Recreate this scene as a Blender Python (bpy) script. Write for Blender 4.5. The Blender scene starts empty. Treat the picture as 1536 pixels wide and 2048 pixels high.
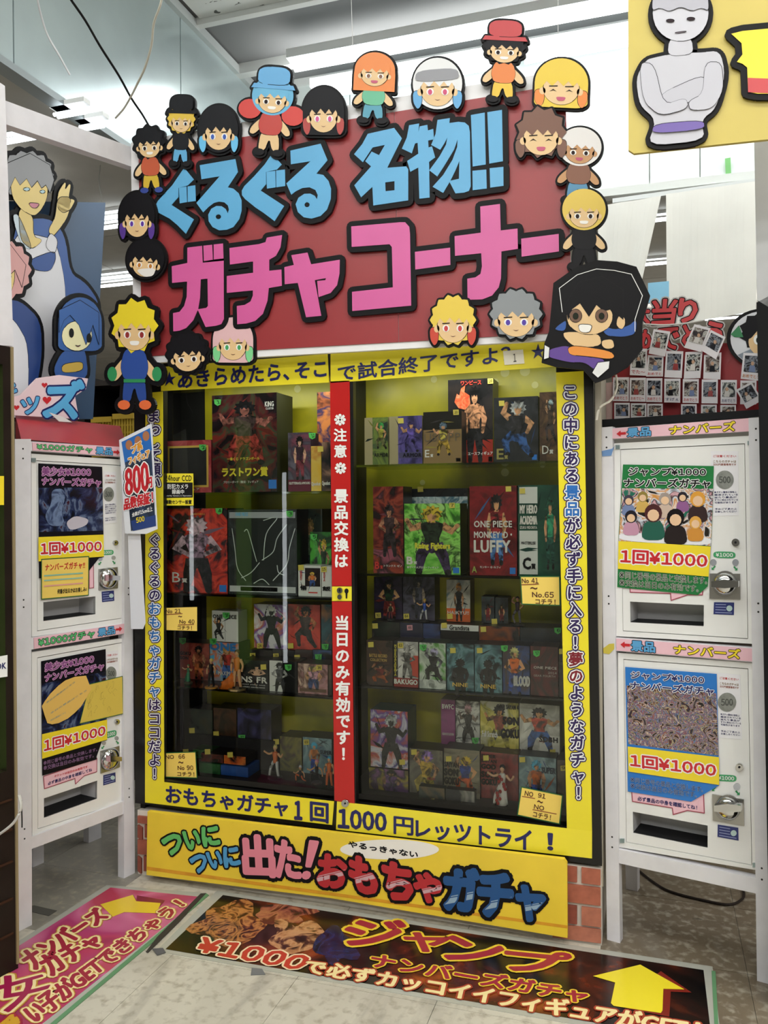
import bpy, math, random
import numpy as np
from mathutils import Matrix, Vector
from mathutils.geometry import tessellate_polygon
random.seed(7)
SC = bpy.context.scene
COL = SC.collection

# ---------------- camera, world, lights, exposure ----------------
F, CX, CY, EYE = 1650.0, 768.0, 1024.0, 1.5
YAW, ROLL, PIT = math.radians(18.0), .006, .0073
fw = np.array([-math.sin(YAW), math.cos(YAW), 0.]); rt = np.array([math.cos(YAW), math.sin(YAW), 0.]); zz = np.array([0, 0, 1.])
f2 = fw*math.cos(PIT) - zz*math.sin(PIT); u2 = zz*math.cos(PIT) + fw*math.sin(PIT)
r3 = rt*math.cos(ROLL) - u2*math.sin(ROLL); u3 = u2*math.cos(ROLL) + rt*math.sin(ROLL)
CAM = np.array([0, 0, EYE])
cd = bpy.data.cameras.new('camera'); cam = bpy.data.objects.new('camera', cd); COL.objects.link(cam)
cd.sensor_fit = 'HORIZONTAL'; cd.sensor_width = 36.0; cd.lens = F/1536*36.0; cd.clip_start = .05
m = Matrix.Identity(4)
for i in range(3):
    m[i][0] = r3[i]; m[i][1] = u3[i]; m[i][2] = -f2[i]; m[i][3] = CAM[i]
cam.matrix_world = m
SC.camera = cam
SC.view_settings.view_transform = 'Standard'; SC.view_settings.look = 'None'
SC.view_settings.gamma = 1; SC.view_settings.use_curve_mapping = False
SC.view_settings.exposure = 0.18
w = bpy.data.worlds.new('world'); SC.world = w; w.use_nodes = True
w.node_tree.nodes['Background'].inputs[0].default_value = (.86, .93, 1, 1)
w.node_tree.nodes['Background'].inputs[1].default_value = .45

def area(name, loc, sx, sy, power, rot=(0, 0, 0), col=(1, .985, .95)):
    l = bpy.data.lights.new(name, 'AREA'); l.shape = 'RECTANGLE'; l.size = sx; l.size_y = sy; l.energy = power; l.color = col
    o = bpy.data.objects.new(name, l); o.location = loc; o.rotation_euler = rot; COL.objects.link(o); return o
# fluorescent rows on the shop ceiling (over and behind the camera, and the rear trough)
area('lamp_row', (-.4, 1.2, 4.1), 4.5, .25, 26)
area('lamp_row', (.6, -.9, 4.1), 7.5, .25, 115)
area('lamp_row', (.6, -3.0, 4.1), 7.5, .25, 165)
area('lamp_row', (3.6, 1.0, 4.0), .25, 6.0, 120)  # unseen side row, added to light the left machines
area('lamp_row', (.2, 4.45, 4.0), 4.6, .3, 30)
area('lamp_row_glow', (.2, 4.5, 3.95), 4.6, .3, 22, (math.pi, 0, 0))  # upward share of the tube light, added to brighten the ceiling
area('lamp_row_glow', (.3, 1.2, 3.9), 5.0, .3, 60, (math.pi, 0, 0))
area('lamp_row', (-4.6, 3.4, 3.2), 3.0, .25, 28)
area('lamp_row_glow', (-4.6, 3.4, 3.1), 3.0, .25, 14, (math.pi, 0, 0))
area('lamp_row', (-1, 7.6, 3.2), 8.0, .25, 95)
area('lamp_row_glow', (-1, 7.6, 3.05), 8.0, .25, 30, (math.pi, 0, 0))
# unseen lights added in the head of the display cabinet to brighten its inside
area('cabinet_fill', (-1.42, 2.96, 2.0), .8, .03, 2.1, (math.radians(14), 0, 0), (.95, 1, .95))
area('cabinet_fill', (-.58, 2.96, 2.02), .8, .03, 1.7, (math.radians(14), 0, 0), (.95, 1, .95))

# ---------------- materials ----------------
GAIN = 1.0
def lin(h):
    h = h.lstrip('#'); c = [int(h[i:i+2], 16)/255 for i in (0, 2, 4)]
    c = [(x/12.92 if x <= .04045 else ((x+.055)/1.055)**2.4)*GAIN for x in c]; m_ = max(c)
    if m_ > .82: c = [x*.82/m_ for x in c]
    return tuple(c) + (1,)
MC = {}
def M(h, r=.5, m=0., n=0., ns=14., b=0., spec=None):
    if spec is None: spec = .5 if (m > 0 or max(int(h.lstrip('#')[i:i+2], 16) for i in (0, 2, 4)) > 70) else .16
    k = (h, r, m, n, ns, b, spec, GAIN)
    if k in MC: return MC[k]
    a = bpy.data.materials.new('paint_' + h.lstrip('#')); a.use_nodes = True; t = a.node_tree; p = t.nodes['Principled BSDF']
    c = lin(h); p.inputs['Base Color'].default_value = c; p.inputs['Roughness'].default_value = r; p.inputs['Metallic'].default_value = m
    p.inputs['Specular IOR Level'].default_value = spec
    if n or b:
        tc = t.nodes.new('ShaderNodeTexCoord'); no = t.nodes.new('ShaderNodeTexNoise'); no.inputs['Scale'].default_value = ns; no.inputs['Detail'].default_value = 6
        t.links.new(tc.outputs['Object'], no.inputs['Vector'])
        if n:
            mx = t.nodes.new('ShaderNodeMix'); mx.data_type = 'RGBA'; mx.inputs[6].default_value = tuple(x*(1-n) for x in c[:3]) + (1,)
            mx.inputs[7].default_value = tuple(min(1, x*(1+n*.5)) for x in c[:3]) + (1,)
            cr = t.nodes.new('ShaderNodeMapRange'); cr.inputs[1].default_value = .35; cr.inputs[2].default_value = .6
            t.links.new(no.outputs[0], cr.inputs[0]); t.links.new(cr.outputs[0], mx.inputs[0]); t.links.new(mx.outputs[2], p.inputs['Base Color'])
        if b:
            bp = t.nodes.new('ShaderNodeBump'); bp.inputs['Strength'].default_value = b; bp.inputs['Distance'].default_value = .004
            t.links.new(no.outputs[0], bp.inputs['Height']); t.links.new(bp.outputs[0], p.inputs['Normal'])
    MC[k] = a; return a
def A(cols, s=12., d=1.5, r=.3, det=4., seed=0., lo=.36, hi=.64):
    """printed picture: blotches of the given colours"""
    k = ('art', tuple(cols), s, d, r, det, seed, GAIN)
    if k in MC: return MC[k]
    a = bpy.data.materials.new('print_blotches'); a.use_nodes = True; t = a.node_tree; p = t.nodes['Principled BSDF']; p.inputs['Roughness'].default_value = r
    tc = t.nodes.new('ShaderNodeTexCoord'); no = t.nodes.new('ShaderNodeTexNoise'); no.inputs['Scale'].default_value = s; no.inputs['Detail'].default_value = det
    no.inputs['Distortion'].default_value = d
    mp = t.nodes.new('ShaderNodeMapping'); mp.inputs['Location'].default_value = (seed, seed*1.7, seed*.6)
    cr = t.nodes.new('ShaderNodeValToRGB'); e = cr.color_ramp.elements
    for i, c in enumerate(cols):
        pos = lo + (hi-lo)*i/max(1, len(cols)-1)
        el = e[i] if i < 2 else e.new(pos)
        el.position = pos; el.color = lin(c)
    t.links.new(tc.outputs['Object'], mp.inputs[0]); t.links.new(mp.outputs[0], no.inputs['Vector']); t.links.new(no.outputs[0], cr.inputs[0]); t.links.new(cr.outputs[0], p.inputs['Base Color'])
    MC[k] = a; return a
def EM(h, s):
    k = ('em', h, s)
    if k in MC: return MC[k]
    a = bpy.data.materials.new('lamp_glow'); a.use_nodes = True; p = a.node_tree.nodes['Principled BSDF']
    p.inputs['Base Color'].default_value = lin(h); p.inputs['Emission Color'].default_value = lin(h); p.inputs['Emission Strength'].default_value = s
    MC[k] = a; return a
def glass_mat(tint=(.80, .84, .78), rf=.012):
    a = bpy.data.materials.new('cabinet_glass'); a.use_nodes = True; t = a.node_tree
    t.nodes.remove(t.nodes['Principled BSDF']); out = t.nodes['Material Output']
    tr = t.nodes.new('ShaderNodeBsdfTransparent'); tr.inputs[0].default_value = (*tint, 1)
    gl = t.nodes.new('ShaderNodeBsdfGlossy'); gl.inputs['Roughness'].default_value = rf
    fr = t.nodes.new('ShaderNodeFresnel'); fr.inputs[0].default_value = 1.5; mx = t.nodes.new('ShaderNodeMixShader')
    t.links.new(fr.outputs[0], mx.inputs[0]); t.links.new(tr.outputs[0], mx.inputs[1]); t.links.new(gl.outputs[0], mx.inputs[2]); t.links.new(mx.outputs[0], out.inputs[0])
    return a

# ---------------- geometry helpers ----------------
def ray(px, py):
    px = np.asarray(px, float); py = np.asarray(py, float)
    return f2*F + (px-CX)[..., None]*r3 - (py-CY)[..., None]*u3
class Plane:
    def __init__(s, o, u, v):
        s.o = np.array(o, float); s.u = np.array(u, float); s.u /= np.linalg.norm(s.u); s.v = np.array(v, float); s.v /= np.linalg.norm(s.v); s.n = np.cross(s.u, s.v)
    def hit(s, pts, off=0.):
        pts = np.asarray(pts, float).reshape(-1, 2); d = ray(pts[:, 0], pts[:, 1])
        t = ((s.o + s.n*off - CAM) @ s.n)/(d @ s.n)
        return CAM + d*t[:, None]
    def uv(s, pts, off=0.):
        q = s.hit(pts, off) - s.o; return np.stack([q @ s.u, q @ s.v], 1)
    def p3(s, uv, off=0.):
        uv = np.asarray(uv, float).reshape(-1, 2); return s.o + uv[:, :1]*s.u + uv[:, 1:]*s.v + s.n*off
    def back(s, d): return Plane(s.o - s.n*d, s.u, s.v)
def gnd(px, py, z=0.):
    d = ray(px, py); return CAM + d*((z-EYE)/d[2])
class MB:
    def __init__(s): s.V = []; s.F = []; s.m = []; s.c = 0
    def add(s, vs, fs, mi=0):
        s.V.append(np.asarray(vs, float).reshape(-1, 3)); s.F += [tuple(i+s.c for i in f) for f in fs]; s.m += [mi]*len(fs); s.c += len(s.V[-1]); return s
    def fill(s, P, cs, off=0., th=0., mi=0, side=None):
        cs = [np.asarray(c, float) for c in cs]
        tri = tessellate_polygon([[Vector((a, b, 0)) for a, b in c] for c in cs]); al = np.concatenate(cs)
        fs = []
        for t in tri:
            a, b, c = al[t[0]], al[t[1]], al[t[2]]
            ar = (b[0]-a[0])*(c[1]-a[1])-(b[1]-a[1])*(c[0]-a[0])
            if abs(ar) > 1e-12: fs.append(t if ar > 0 else (t[0], t[2], t[1]))
        s.add(P.p3(al, off), fs, mi)
        if th:
            n = len(al); vs = np.concatenate([P.p3(al, off), P.p3(al, off-th)]); k = 0; f = []
            for c in cs:
                L = len(c)
                for i in range(L): f.append((k+i, k+(i+1) % L, n+k+(i+1) % L, n+k+i))
                k += L
            f += [(n+t[0], n+t[2], n+t[1]) for t in fs]
            s.add(vs, f, mi if side is None else side)
        return s
    def px(s, P, cs, off=0., th=0., mi=0):
        if len(np.shape(cs[0])) == 1: cs = [cs]
        return s.fill(P, [P.uv(c, off) for c in cs], off, th, mi)
    def stroke(s, P, uv, edges, w, off=0., th=0., mi=0, k=8):
        uv = np.asarray(uv, float); e = np.asarray(edges)
        if len(e) == 0: return s
        a, b = uv[e[:, 0]], uv[e[:, 1]]; d = b-a; L = np.linalg.norm(d, axis=1); ok = L > 1e-7; a, b, d, L = a[ok], b[ok], d[ok], L[ok]
        nn = np.stack([-d[:, 1], d[:, 0]], 1)/L[:, None]*w
        q = np.stack([a-nn, b-nn, b+nn, a+nn], 1).reshape(-1, 2); n = len(a)
        f = [(4*i, 4*i+1, 4*i+2, 4*i+3) for i in range(n)]
        vi = np.unique(e); an = np.arange(k)/k*2*math.pi; ring = np.stack([np.cos(an), np.sin(an)], 1)*w
        r = (uv[vi][:, None] + ring[None]).reshape(-1, 2)
        g = [tuple(4*n + k*j+i for i in range(k)) for j in range(len(vi))]
        al = np.concatenate([q, r]); N = len(al)
        lv = np.concatenate([np.repeat((np.arange(n) % 13)*2, 4), np.repeat((np.arange(len(vi)) % 13)*2+1, k)])*1.2e-5+1e-5   # no two overlapping pieces lie in one plane
        s.add(P.p3(al, off)-P.n*lv[:, None], f+g, mi)
        if th:
            sd = []
            for fc in f+g:
                for i in range(len(fc)): sd.append((fc[i], fc[(i+1) % len(fc)], N+fc[(i+1) % len(fc)], N+fc[i]))
            s.add(np.concatenate([P.p3(al, off)-P.n*lv[:, None], P.p3(al, off-th)]), sd, mi)
        return s
    def loopstroke(s, P, cs, w, off=0., th=0., mi=0, k=8, closed=True):
        for c in cs:
            n = len(c); e = [(i, (i+1) % n) for i in range(n if closed else n-1)]; s.stroke(P, c, e, w, off, th, mi, k)
        return s
    def box(s, P, a, b, o0, o1, mi=0):
        """a, b: uv corners; o0 front, o1 back"""
        (x0, y0), (x1, y1) = a, b
        return s.fill(P, [[(x0, y0), (x1, y0), (x1, y1), (x0, y1)]], o0, o0-o1, mi)
    def wbox(s, lo, hi, mi=0):
        x0, y0, z0 = lo; x1, y1, z1 = hi
        v = [(x0, y0, z0), (x1, y0, z0), (x1, y1, z0), (x0, y1, z0), (x0, y0, z1), (x1, y0, z1), (x1, y1, z1), (x0, y1, z1)]
        return s.add(v, [(3, 2, 1, 0), (4, 5, 6, 7), (0, 1, 5, 4), (1, 2, 6, 5), (2, 3, 7, 6), (3, 0, 4, 7)], mi)
    def bar(s, a, b, wd, mi=0):
        a = np.array(a, float); b = np.array(b, float); d = b-a; d /= np.linalg.norm(d)
        r = np.cross(d, zz); r = r/np.linalg.norm(r) if np.linalg.norm(r) > .01 else np.array([1., 0, 0]); q = np.cross(r, d); h = wd/2
        v = [p+r*i*h+q*j*h for p in (a, b) for i, j in ((-1, -1), (1, -1), (1, 1), (-1, 1))]
        return s.add(v, [(0, 1, 2, 3), (7, 6, 5, 4), (0, 4, 5, 1), (1, 5, 6, 2), (2, 6, 7, 3), (3, 7, 4, 0)], mi)
    def tube(s, pts, r, k=6, mi=0):
        pts = [np.array(p, float) for p in pts]; rings = []
        rr = r if hasattr(r, '__len__') else [r]*len(pts)
        for i, p in enumerate(pts):
            d = pts[min(i+1, len(pts)-1)]-pts[max(i-1, 0)]; d /= (np.linalg.norm(d)+1e-9)
            a = np.cross(d, zz if abs(d[2]) < .9 else np.array([1., 0, 0])); a /= np.linalg.norm(a); b = np.cross(d, a)
            rings.append([p + (a*math.cos(j/k*2*math.pi)+b*math.sin(j/k*2*math.pi))*rr[i] for j in range(k)])
        v = np.array(rings).reshape(-1, 3); n = len(pts)
        f = [(i*k+j, i*k+(j+1) % k, (i+1)*k+(j+1) % k, (i+1)*k+j) for i in range(n-1) for j in range(k)]
        f += [tuple(range(k))[::-1], tuple((n-1)*k+j for j in range(k))]
        return s.add(v, f, mi)
    def ball(s, c, rx, ry, rz, mi=0, n=10, m_=7):
        v = []; f = []
        for i in range(m_+1):
            t = math.pi*i/m_
            for j in range(n):
                a = 2*math.pi*j/n; v.append((c[0]+rx*math.sin(t)*math.cos(a), c[1]+ry*math.sin(t)*math.sin(a), c[2]+rz*math.cos(t)))
        for i in range(m_):
            for j in range(n): f.append((i*n+j, (i+1)*n+j, (i+1)*n+(j+1) % n, i*n+(j+1) % n))
        return s.add(v, f, mi)
    def dome(s, P, cx, cy, rp, h, off=0., mi=0, n=24, m_=6):
        c = P.uv([(cx, cy)], off)[0]; r = np.linalg.norm(P.uv([(cx+rp, cy)], off)[0]-c); v = []; f = []
        for i in range(m_+1):
            t = math.pi/2*i/m_
            for j in range(n):
                a = 2*math.pi*j/n; v.append(P.p3([(c[0]+r*math.cos(t)*math.cos(a), c[1]+r*math.cos(t)*math.sin(a))], off+h*math.sin(t))[0])
        for i in range(m_):
            for j in range(n): f.append((i*n+j, i*n+(j+1) % n, (i+1)*n+(j+1) % n, (i+1)*n+j))
        return s.add(v, f, mi)
    def build(s, name, mats, parent=None, smooth=False, **kw):
        if not s.V: return None
        V = np.concatenate(s.V); lo, hi = V.min(0), V.max(0); base = np.array([(lo[0]+hi[0])/2, (lo[1]+hi[1])/2, lo[2]])
        me = bpy.data.meshes.new(name); me.from_pydata((V-base).tolist(), [], s.F)
        mats = mats if isinstance(mats, (list, tuple)) else [mats]
        for x in mats: me.materials.append(x)
        if len(mats) > 1: me.polygons.foreach_set('material_index', s.m)
        if smooth: me.polygons.foreach_set('use_smooth', [True]*len(me.polygons))
        o = bpy.data.objects.new(name, me); COL.objects.link(o); o['_w'] = list(map(float, base))
        if parent is not None:
            o.parent = parent; o.location = base - np.array(parent['_w'])
        else: o.location = base
        for k, v in kw.items(): o[k] = v
        return o
def thing(name, label, cat, loc, group=None):
    o = bpy.data.objects.new(name, None); COL.objects.link(o); o.location = loc; o['_w'] = [float(x) for x in loc]; o.empty_display_size = .05
    o['label'] = label; o['category'] = cat
    if group: o['group'] = group
    return o
def struct(mb, name, mats, **kw): return mb.build(name, mats, None, kind='structure', **kw)
def soft(pts, n=2):
    for _ in range(n):
        out = []; L = len(pts)
        for i in range(L):
            a, b = pts[i], pts[(i+1) % L]; out += [(a[0]*.8+b[0]*.2, a[1]*.8+b[1]*.2), (a[0]*.2+b[0]*.8, a[1]*.2+b[1]*.8)]
        pts = out
    return pts
def Q(s, ox, oy, pts): return [(x/s+ox, y/s+oy) for x, y in pts]
def circ(cx, cy, rx, ry=None, n=20, a0=0.):
    ry = rx if ry is None else ry
    return [(cx+rx*math.cos(a0+2*math.pi*i/n), cy+ry*math.sin(a0+2*math.pi*i/n)) for i in range(n)]

# ---------------- glyphs ----------------
GC = {}
DG = None
def glyph(ch):
    if ch in GC: return GC[ch]
    if ch.isdigit() and ch.isascii():
        V, Fs, E, a = glyph(chr(0xFF10+int(ch))); V = V.copy(); V[:, 0] -= V[:, 0].min()-.05; GC[ch] = (V, Fs, E, V[:, 0].max()+.05); return GC[ch]
    cu = bpy.data.curves.new('glyph', 'FONT'); cu.body = ch; cu.resolution_u = 2
    o = bpy.data.objects.new('glyph', cu); COL.objects.link(o)
    dg = bpy.context.evaluated_depsgraph_get(); ev = o.evaluated_get(dg); me = ev.to_mesh()
    V = np.array([v.co[:2] for v in me.vertices]).reshape(-1, 2); Fs = [tuple(p.vertices) for p in me.polygons]
    ev.to_mesh_clear(); bpy.data.objects.remove(o); bpy.data.curves.remove(cu)
    cnt = {}
    for f in Fs:
        for i in range(len(f)):
            e = tuple(sorted((f[i], f[(i+1) % len(f)]))); cnt[e] = cnt.get(e, 0)+1
    E = [e for e, c in cnt.items() if c == 1]
    adv = 1.0 if (len(V) == 0 or ord(ch) > 0x2000) else V[:, 0].max()+.07
    if ch == ' ': adv = .35
    if ch == '　': adv = .6
    if ch in '！': adv = .7
    if ch in '、。': adv = .6
    if ch == '・': adv = .5
    GC[ch] = (V, Fs, E, adv); return GC[ch]
def layout(s, track=0.):
    x = 0; out = []
    for ch in s:
        V, Fs, E, adv = glyph(ch)
        if len(V):
            W = V.copy()
            if ch in '※': W = (W - W.mean(0))*1.5 + np.array([.5, .38])
            if ch in '！': W[:, 0] += .1
            if ch in '￥¥' : W = W
            out.append((W+np.array([x, 0]), Fs, E))
        x += adv+track
    return out
def emit(P, gl, mapf, off, bold, layers, mats_out, parent, name, th=0., skip=1):
    """layers: list of (extra width m, colour, lower)"""
    res = []
    for (wd, mt, do) in layers:
        mb = MB()
        for (W, Fs, E) in gl:
            uv = P.uv(mapf(W), off+do)
            v = P.p3(uv, off+do); mb.add(v, Fs)
            if wd > 0: mb.stroke(P, uv, E, wd, off+do, 0, 0, 6)
        res.append(mb.build(name, mt, parent))
    return res
def text(P, s, quad, mt, parent, off=.001, bold=0., outl=(), name='lettering', slant=0., track=0., ink=True):
    """quad px: TL TR BR BL of the inked text; outl: ((width, material), ...) from inner to outer; bold and widths in parts of the text height"""
    gl = layout(s, track)
    if not gl: return
    al = np.concatenate([g[0] for g in gl]); x0, x1 = al[:, 0].min(), al[:, 0].max(); y0, y1 = al[:, 1].min(), al[:, 1].max()
    q = np.array(quad, float)
    def mp(W):
        a = ((W[:, 0]-x0)/(x1-x0))[:, None]; b = ((W[:, 1]-y0)/(y1-y0))[:, None]
        return (q[3]*(1-a)+q[2]*a)*(1-b) + (q[0]*(1-a)+q[1]*a)*b
    c = P.uv(q, off); H = (np.linalg.norm(c[0]-c[3])+np.linalg.norm(c[1]-c[2]))/2
    L = [(bold*H, mt, 0.)]
    for i, (wd, mm) in enumerate(outl): L.append(((bold+wd)*H, mm, -.0005*(i+1)))
    return emit(P, gl, mp, off, bold, L, None, parent, name)
def vtext(P, s, p0, p1, size, mt, parent, off=.001, bold=0., outl=(), name='lettering', cols=None, squeeze=1.):
    """characters one below the other between the centres p0 and p1 (px)"""
    n = len(s); groups = {}
    for i, ch in enumerate(s):
        if ch in ' 　': continue
        groups.setdefault(cols[i] if cols else 0, []).append(i)
    for g, idx in groups.items():
        gl = []
        for i in idx:
            V, Fs, E, adv = glyph(s[i]); t = i/max(1, n-1)
            if s[i] == 'ー': V = np.stack([-(V[:, 1]-.38)+.5, -(V[:, 0]-.5)+.38], 1)
            cx = (V[:, 0].min()+V[:, 0].max())/2 if len(V) else .5
            C = np.array([p0[0]+(p1[0]-p0[0])*t, p0[1]+(p1[1]-p0[1])*t]); k = 1.5 if s[i] == '※' else 1
            W = np.stack([C[0]+(V[:, 0]-cx)*size*squeeze*k, C[1]-(V[:, 1]-.37)*size*k], 1); gl.append((W, Fs, E))
        H = size*np.linalg.norm(P.uv([p0], off)[0]-P.uv([(p0[0], p0[1]+10)], off)[0])/10
        mm = mt if not cols else g
        L = [(bold*H, mm, 0.)] + [((bold+wd)*H, x, -.0005*(i+1)) for i, (wd, x) in enumerate(outl)]
        emit(P, gl, lambda W: W, off, bold, L, None, parent, name)

# ---------------- planes ----------------
YC = 2.88                                           # front of the big display cabinet
PC = Plane((0, YC, 0), (1, 0, 0), (0, 0, 1))
PG = Plane((0, 0, 0), (1, 0, 0), (0, 1, 0))         # the ground
la, lb = gnd(50, 1853), gnd(259, 1748); ra, rb = gnd(1226, 1879), gnd(1526, 1961)
PL = Plane(la, lb-la, (0, 0, 1)); PR = Plane(ra, rb-ra, (0, 0, 1))
WHITE = M('#dad8dc', .45, 0, .05); BLACK = M('#131214', .45); INK = M('#1b1a1c', .5)

# ---------------- the room ----------------
fl = thing('floor', 'scuffed off-white vinyl tile floor', 'floor', (0, 0, 0)); fl['kind'] = 'structure'; del fl['category']
def floor_mat(k=0):
    a = bpy.data.materials.new('vinyl_tile'); a.use_nodes = True; t = a.node_tree; p = t.nodes['Principled BSDF']; p.inputs['Roughness'].default_value = .38
    g = t.nodes.new('ShaderNodeNewGeometry')
    def noise(s, d, det=8, v=(1, 1, 1)):
        mp = t.nodes.new('ShaderNodeMapping'); mp.inputs['Scale'].default_value = v; t.links.new(g.outputs['Position'], mp.inputs[0])
        n = t.nodes.new('ShaderNodeTexNoise'); n.inputs['Scale'].default_value = s; n.inputs['Detail'].default_value = det; n.inputs['Distortion'].default_value = d
        t.links.new(mp.outputs[0], n.inputs['Vector']); return n.outputs[0]
    def ramp(i, lo, hi):
        r = t.nodes.new('ShaderNodeMapRange'); r.inputs[1].default_value = lo; r.inputs[2].default_value = hi; t.links.new(i, r.inputs[0]); return r.outputs[0]
    def mix(f, a_, b_):
        x = t.nodes.new('ShaderNodeMix'); x.data_type = 'RGBA'; t.links.new(f, x.inputs[0])
        for s_, q in ((6, a_), (7, b_)):
            if isinstance(q, str): x.inputs[s_].default_value = lin(q)
            else: t.links.new(q, x.inputs[s_])
        return x.outputs[2]
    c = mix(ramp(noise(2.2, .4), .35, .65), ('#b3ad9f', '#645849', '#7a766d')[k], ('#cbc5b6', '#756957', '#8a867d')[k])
    c = mix(ramp(noise(30, .2), .5, .72), c, '#9c9484')
    c = mix(ramp(noise(1.3, 2., 10, (2.5, .6, 1)), .56, .78), c, '#8a857c')
    c = mix(ramp(noise(6, 2., 12, (.7, 3, 1)), .70, .74), c, '#4b4742')
    t.links.new(c, p.inputs['Base Color']); return a
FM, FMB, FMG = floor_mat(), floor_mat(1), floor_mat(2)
tl = .4545; k = 0
base = MB().wbox((-12, -5, -.03), (7, 12, -.004)).build('floor_bed', M('#6d685e', .8), fl)
rng = random.Random(3)
for i in range(-9, 6):
    for j in range(2, 12):
        x, y = -.17+i*tl, .12+j*tl
        if y > 5: continue
        MB().wbox((x+.0008, y+.0008, -.004), (x+tl-.0008, y+tl-.0008, 0)).build('floor_tile', FMB if (x > -.32 and y > 2.35) else FMG if (x < -2.15 and y > 2.3) else FM, fl)  # browner and greyer tiles also carry painted-in shade under the stands
for lo, hi in (((-12, -5), (7, .12+2*tl)), ((-12, .12+12*tl), (7, 12)), ((-12, .12+2*tl), (-.17-9*tl, .12+12*tl)), ((-.17+6*tl, .12+2*tl), (7, .12+12*tl))):
    MB().wbox((*lo, -.004), (*hi, 0)).build('outer_flooring', FM, fl, kind='stuff')

def ceil_mat():
    a = M('#dcdfdd', .85); a = a.copy(); t = a.node_tree; p = t.nodes['Principled BSDF']
    tc = t.nodes.new('ShaderNodeNewGeometry'); n = t.nodes.new('ShaderNodeTexNoise'); n.inputs['Scale'].default_value = 16; n.inputs['Detail'].default_value = 3; n.inputs['Distortion'].default_value = .6
    mp = t.nodes.new('ShaderNodeMapping'); mp.inputs['Scale'].default_value = (1, 2.2, 1)
    t.links.new(tc.outputs['Position'], mp.inputs[0]); t.links.new(mp.outputs[0], n.inputs['Vector'])
    r = t.nodes.new('ShaderNodeMapRange'); r.inputs[1].default_value = .66; r.inputs[2].default_value = .69; t.links.new(n.outputs[0], r.inputs[0])
    x = t.nodes.new('ShaderNodeMix'); x.data_type = 'RGBA'; x.inputs[6].default_value = lin('#dcdfdd'); x.inputs[7].default_value = lin('#5e605e'); t.links.new(r.outputs[0], x.inputs[0]); t.links.new(x.outputs[2], p.inputs['Base Color'])
    return a
CM = ceil_mat(); XL, YB, ZB, ZT = -2.42, 4.85, 3.24, 4.2
ce = thing('ceiling', 'pitted acoustic ceiling boards of the shop', 'ceiling', (0, 0, ZT)); ce['kind'] = 'structure'; del ce['category']
MB().wbox((XL-.3, -5, ZT+.012), (7, YB+.1, ZT+.06)).build('ceiling_bed', M('#77797a', .9), ce)
for i in range(5):
    for j in range(5):
        x0, y0 = XL+.05+i*1.82, YB-.8-(j+1)*.91
        MB().wbox((x0+.002, y0+.002, ZT), (x0+1.818, y0+.908, ZT+.012)).build('ceiling_board', CM, ce)
MB().wbox((XL, -5, ZT), (7, YB-.8-5*.91, ZT+.012)).build('ceiling_board', CM, ce)
# raised trough that holds the rear lamps
MB().wbox((XL, YB-.8, ZT-.03), (7, YB-.76, ZT+.012)).wbox((XL, YB-.02, ZT-.03), (7, YB, ZT+.012)).wbox((XL, YB-.30, ZT-.05), (7, YB-.24, ZT+.012)).build('trough_edge', M('#d2d5d3', .6), ce)
# lower ceiling past the bulkheads
c2 = thing('ceiling', 'lower ceiling past the bulkheads', 'ceiling', (0, 0, ZB+.02)); c2['kind'] = 'structure'; del c2['category']
CM2 = M('#a8a6a0', .85, 0, .1, 3)
for i in range(7):
    for j in range(7):
        x0, y0 = XL-.06-(i+1)*1.3, -1+j*1.85
        MB().wbox((x0+.004, y0+.004, ZB+.02), (x0+1.296, y0+1.846, ZB+.04)).build('ceiling_board', CM2, c2)
for i in range(6):
    for j in range(4):
        x0, y0 = XL-.06+i*1.5, YB+.07+j*1.85
        MB().wbox((x0+.004, y0+.004, ZB+.02), (x0+1.496, y0+1.846, ZB+.04)).build('ceiling_board', CM2, c2)
MB().wbox((-12, -5, ZB+.04), (XL-.06, 12.4, ZB+.07)).wbox((XL-.06, YB+.07, ZB+.04), (7, 12.4, ZB+.07)).build('ceiling_bed', M('#55565a', .9), c2)
# bulkheads with glossy panels
PM = M('#bac8ca', .22, .3, .06, 2.5)
wl = thing('wall_left', 'glossy blue-grey panel bulkhead under the raised ceiling', 'wall', (XL, 1, ZB)); wl['kind'] = 'structure'; del wl['category']
ys = [gnd(27, 100, 3.6), None]
def ywall(px, py):
    d = ray(px, py); t = XL/d[0]; return d[1]*t
y1, y2 = ywall(27, 60), ywall(361, 100); seams = [-5, y1-(y2-y1), y1, y2, YB+.05]
for a_, b_ in zip(seams, seams[1:]):
    MB().wbox((XL-.02, a_+.004, ZB+.03), (XL, b_-.004, ZT)).build('wall_panel', PM, wl)
MB().wbox((XL-.06, -5, ZB), (XL-.021, YB+.05, ZT)).wbox((XL-.021, -5, ZB), (XL+.012, YB, ZB+.03)).build('bulkhead_core', M('#8f9799', .5, .3), wl)
MB().wbox((XL, -5, ZT-.05), (XL+.03, YB, ZT)).build('cornice', M('#c2c8c8', .5, .2), wl)
wb = thing('wall_back', 'white glossy panel bulkhead behind the sign', 'wall', (1, YB, ZB)); wb['kind'] = 'structure'; del wb['category']
PM2 = M('#d5dedc', .25, .1, .03, 2.)
def xwall(px, py, Y=YB):
    d = ray(px, py); return d[0]*Y/d[1]
xs = [XL, xwall(700, 250), xwall(1000, 250), xwall(1299, 340), xwall(1400, 340), xwall(1530, 340), 7]
for a_, b_ in zip(xs, xs[1:]):
    MB().wbox((a_+.003, YB, ZB+.045), (b_-.003, YB+.02, ZT)).build('wall_panel', PM2, wb)
MB().wbox((XL, YB+.021, ZB), (7, YB+.06, ZT)).wbox((XL, YB-.02, ZB), (7, YB+.021, ZB+.045)).build('bulkhead_core', M('#c9cdca', .4, .3), wb)
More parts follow.
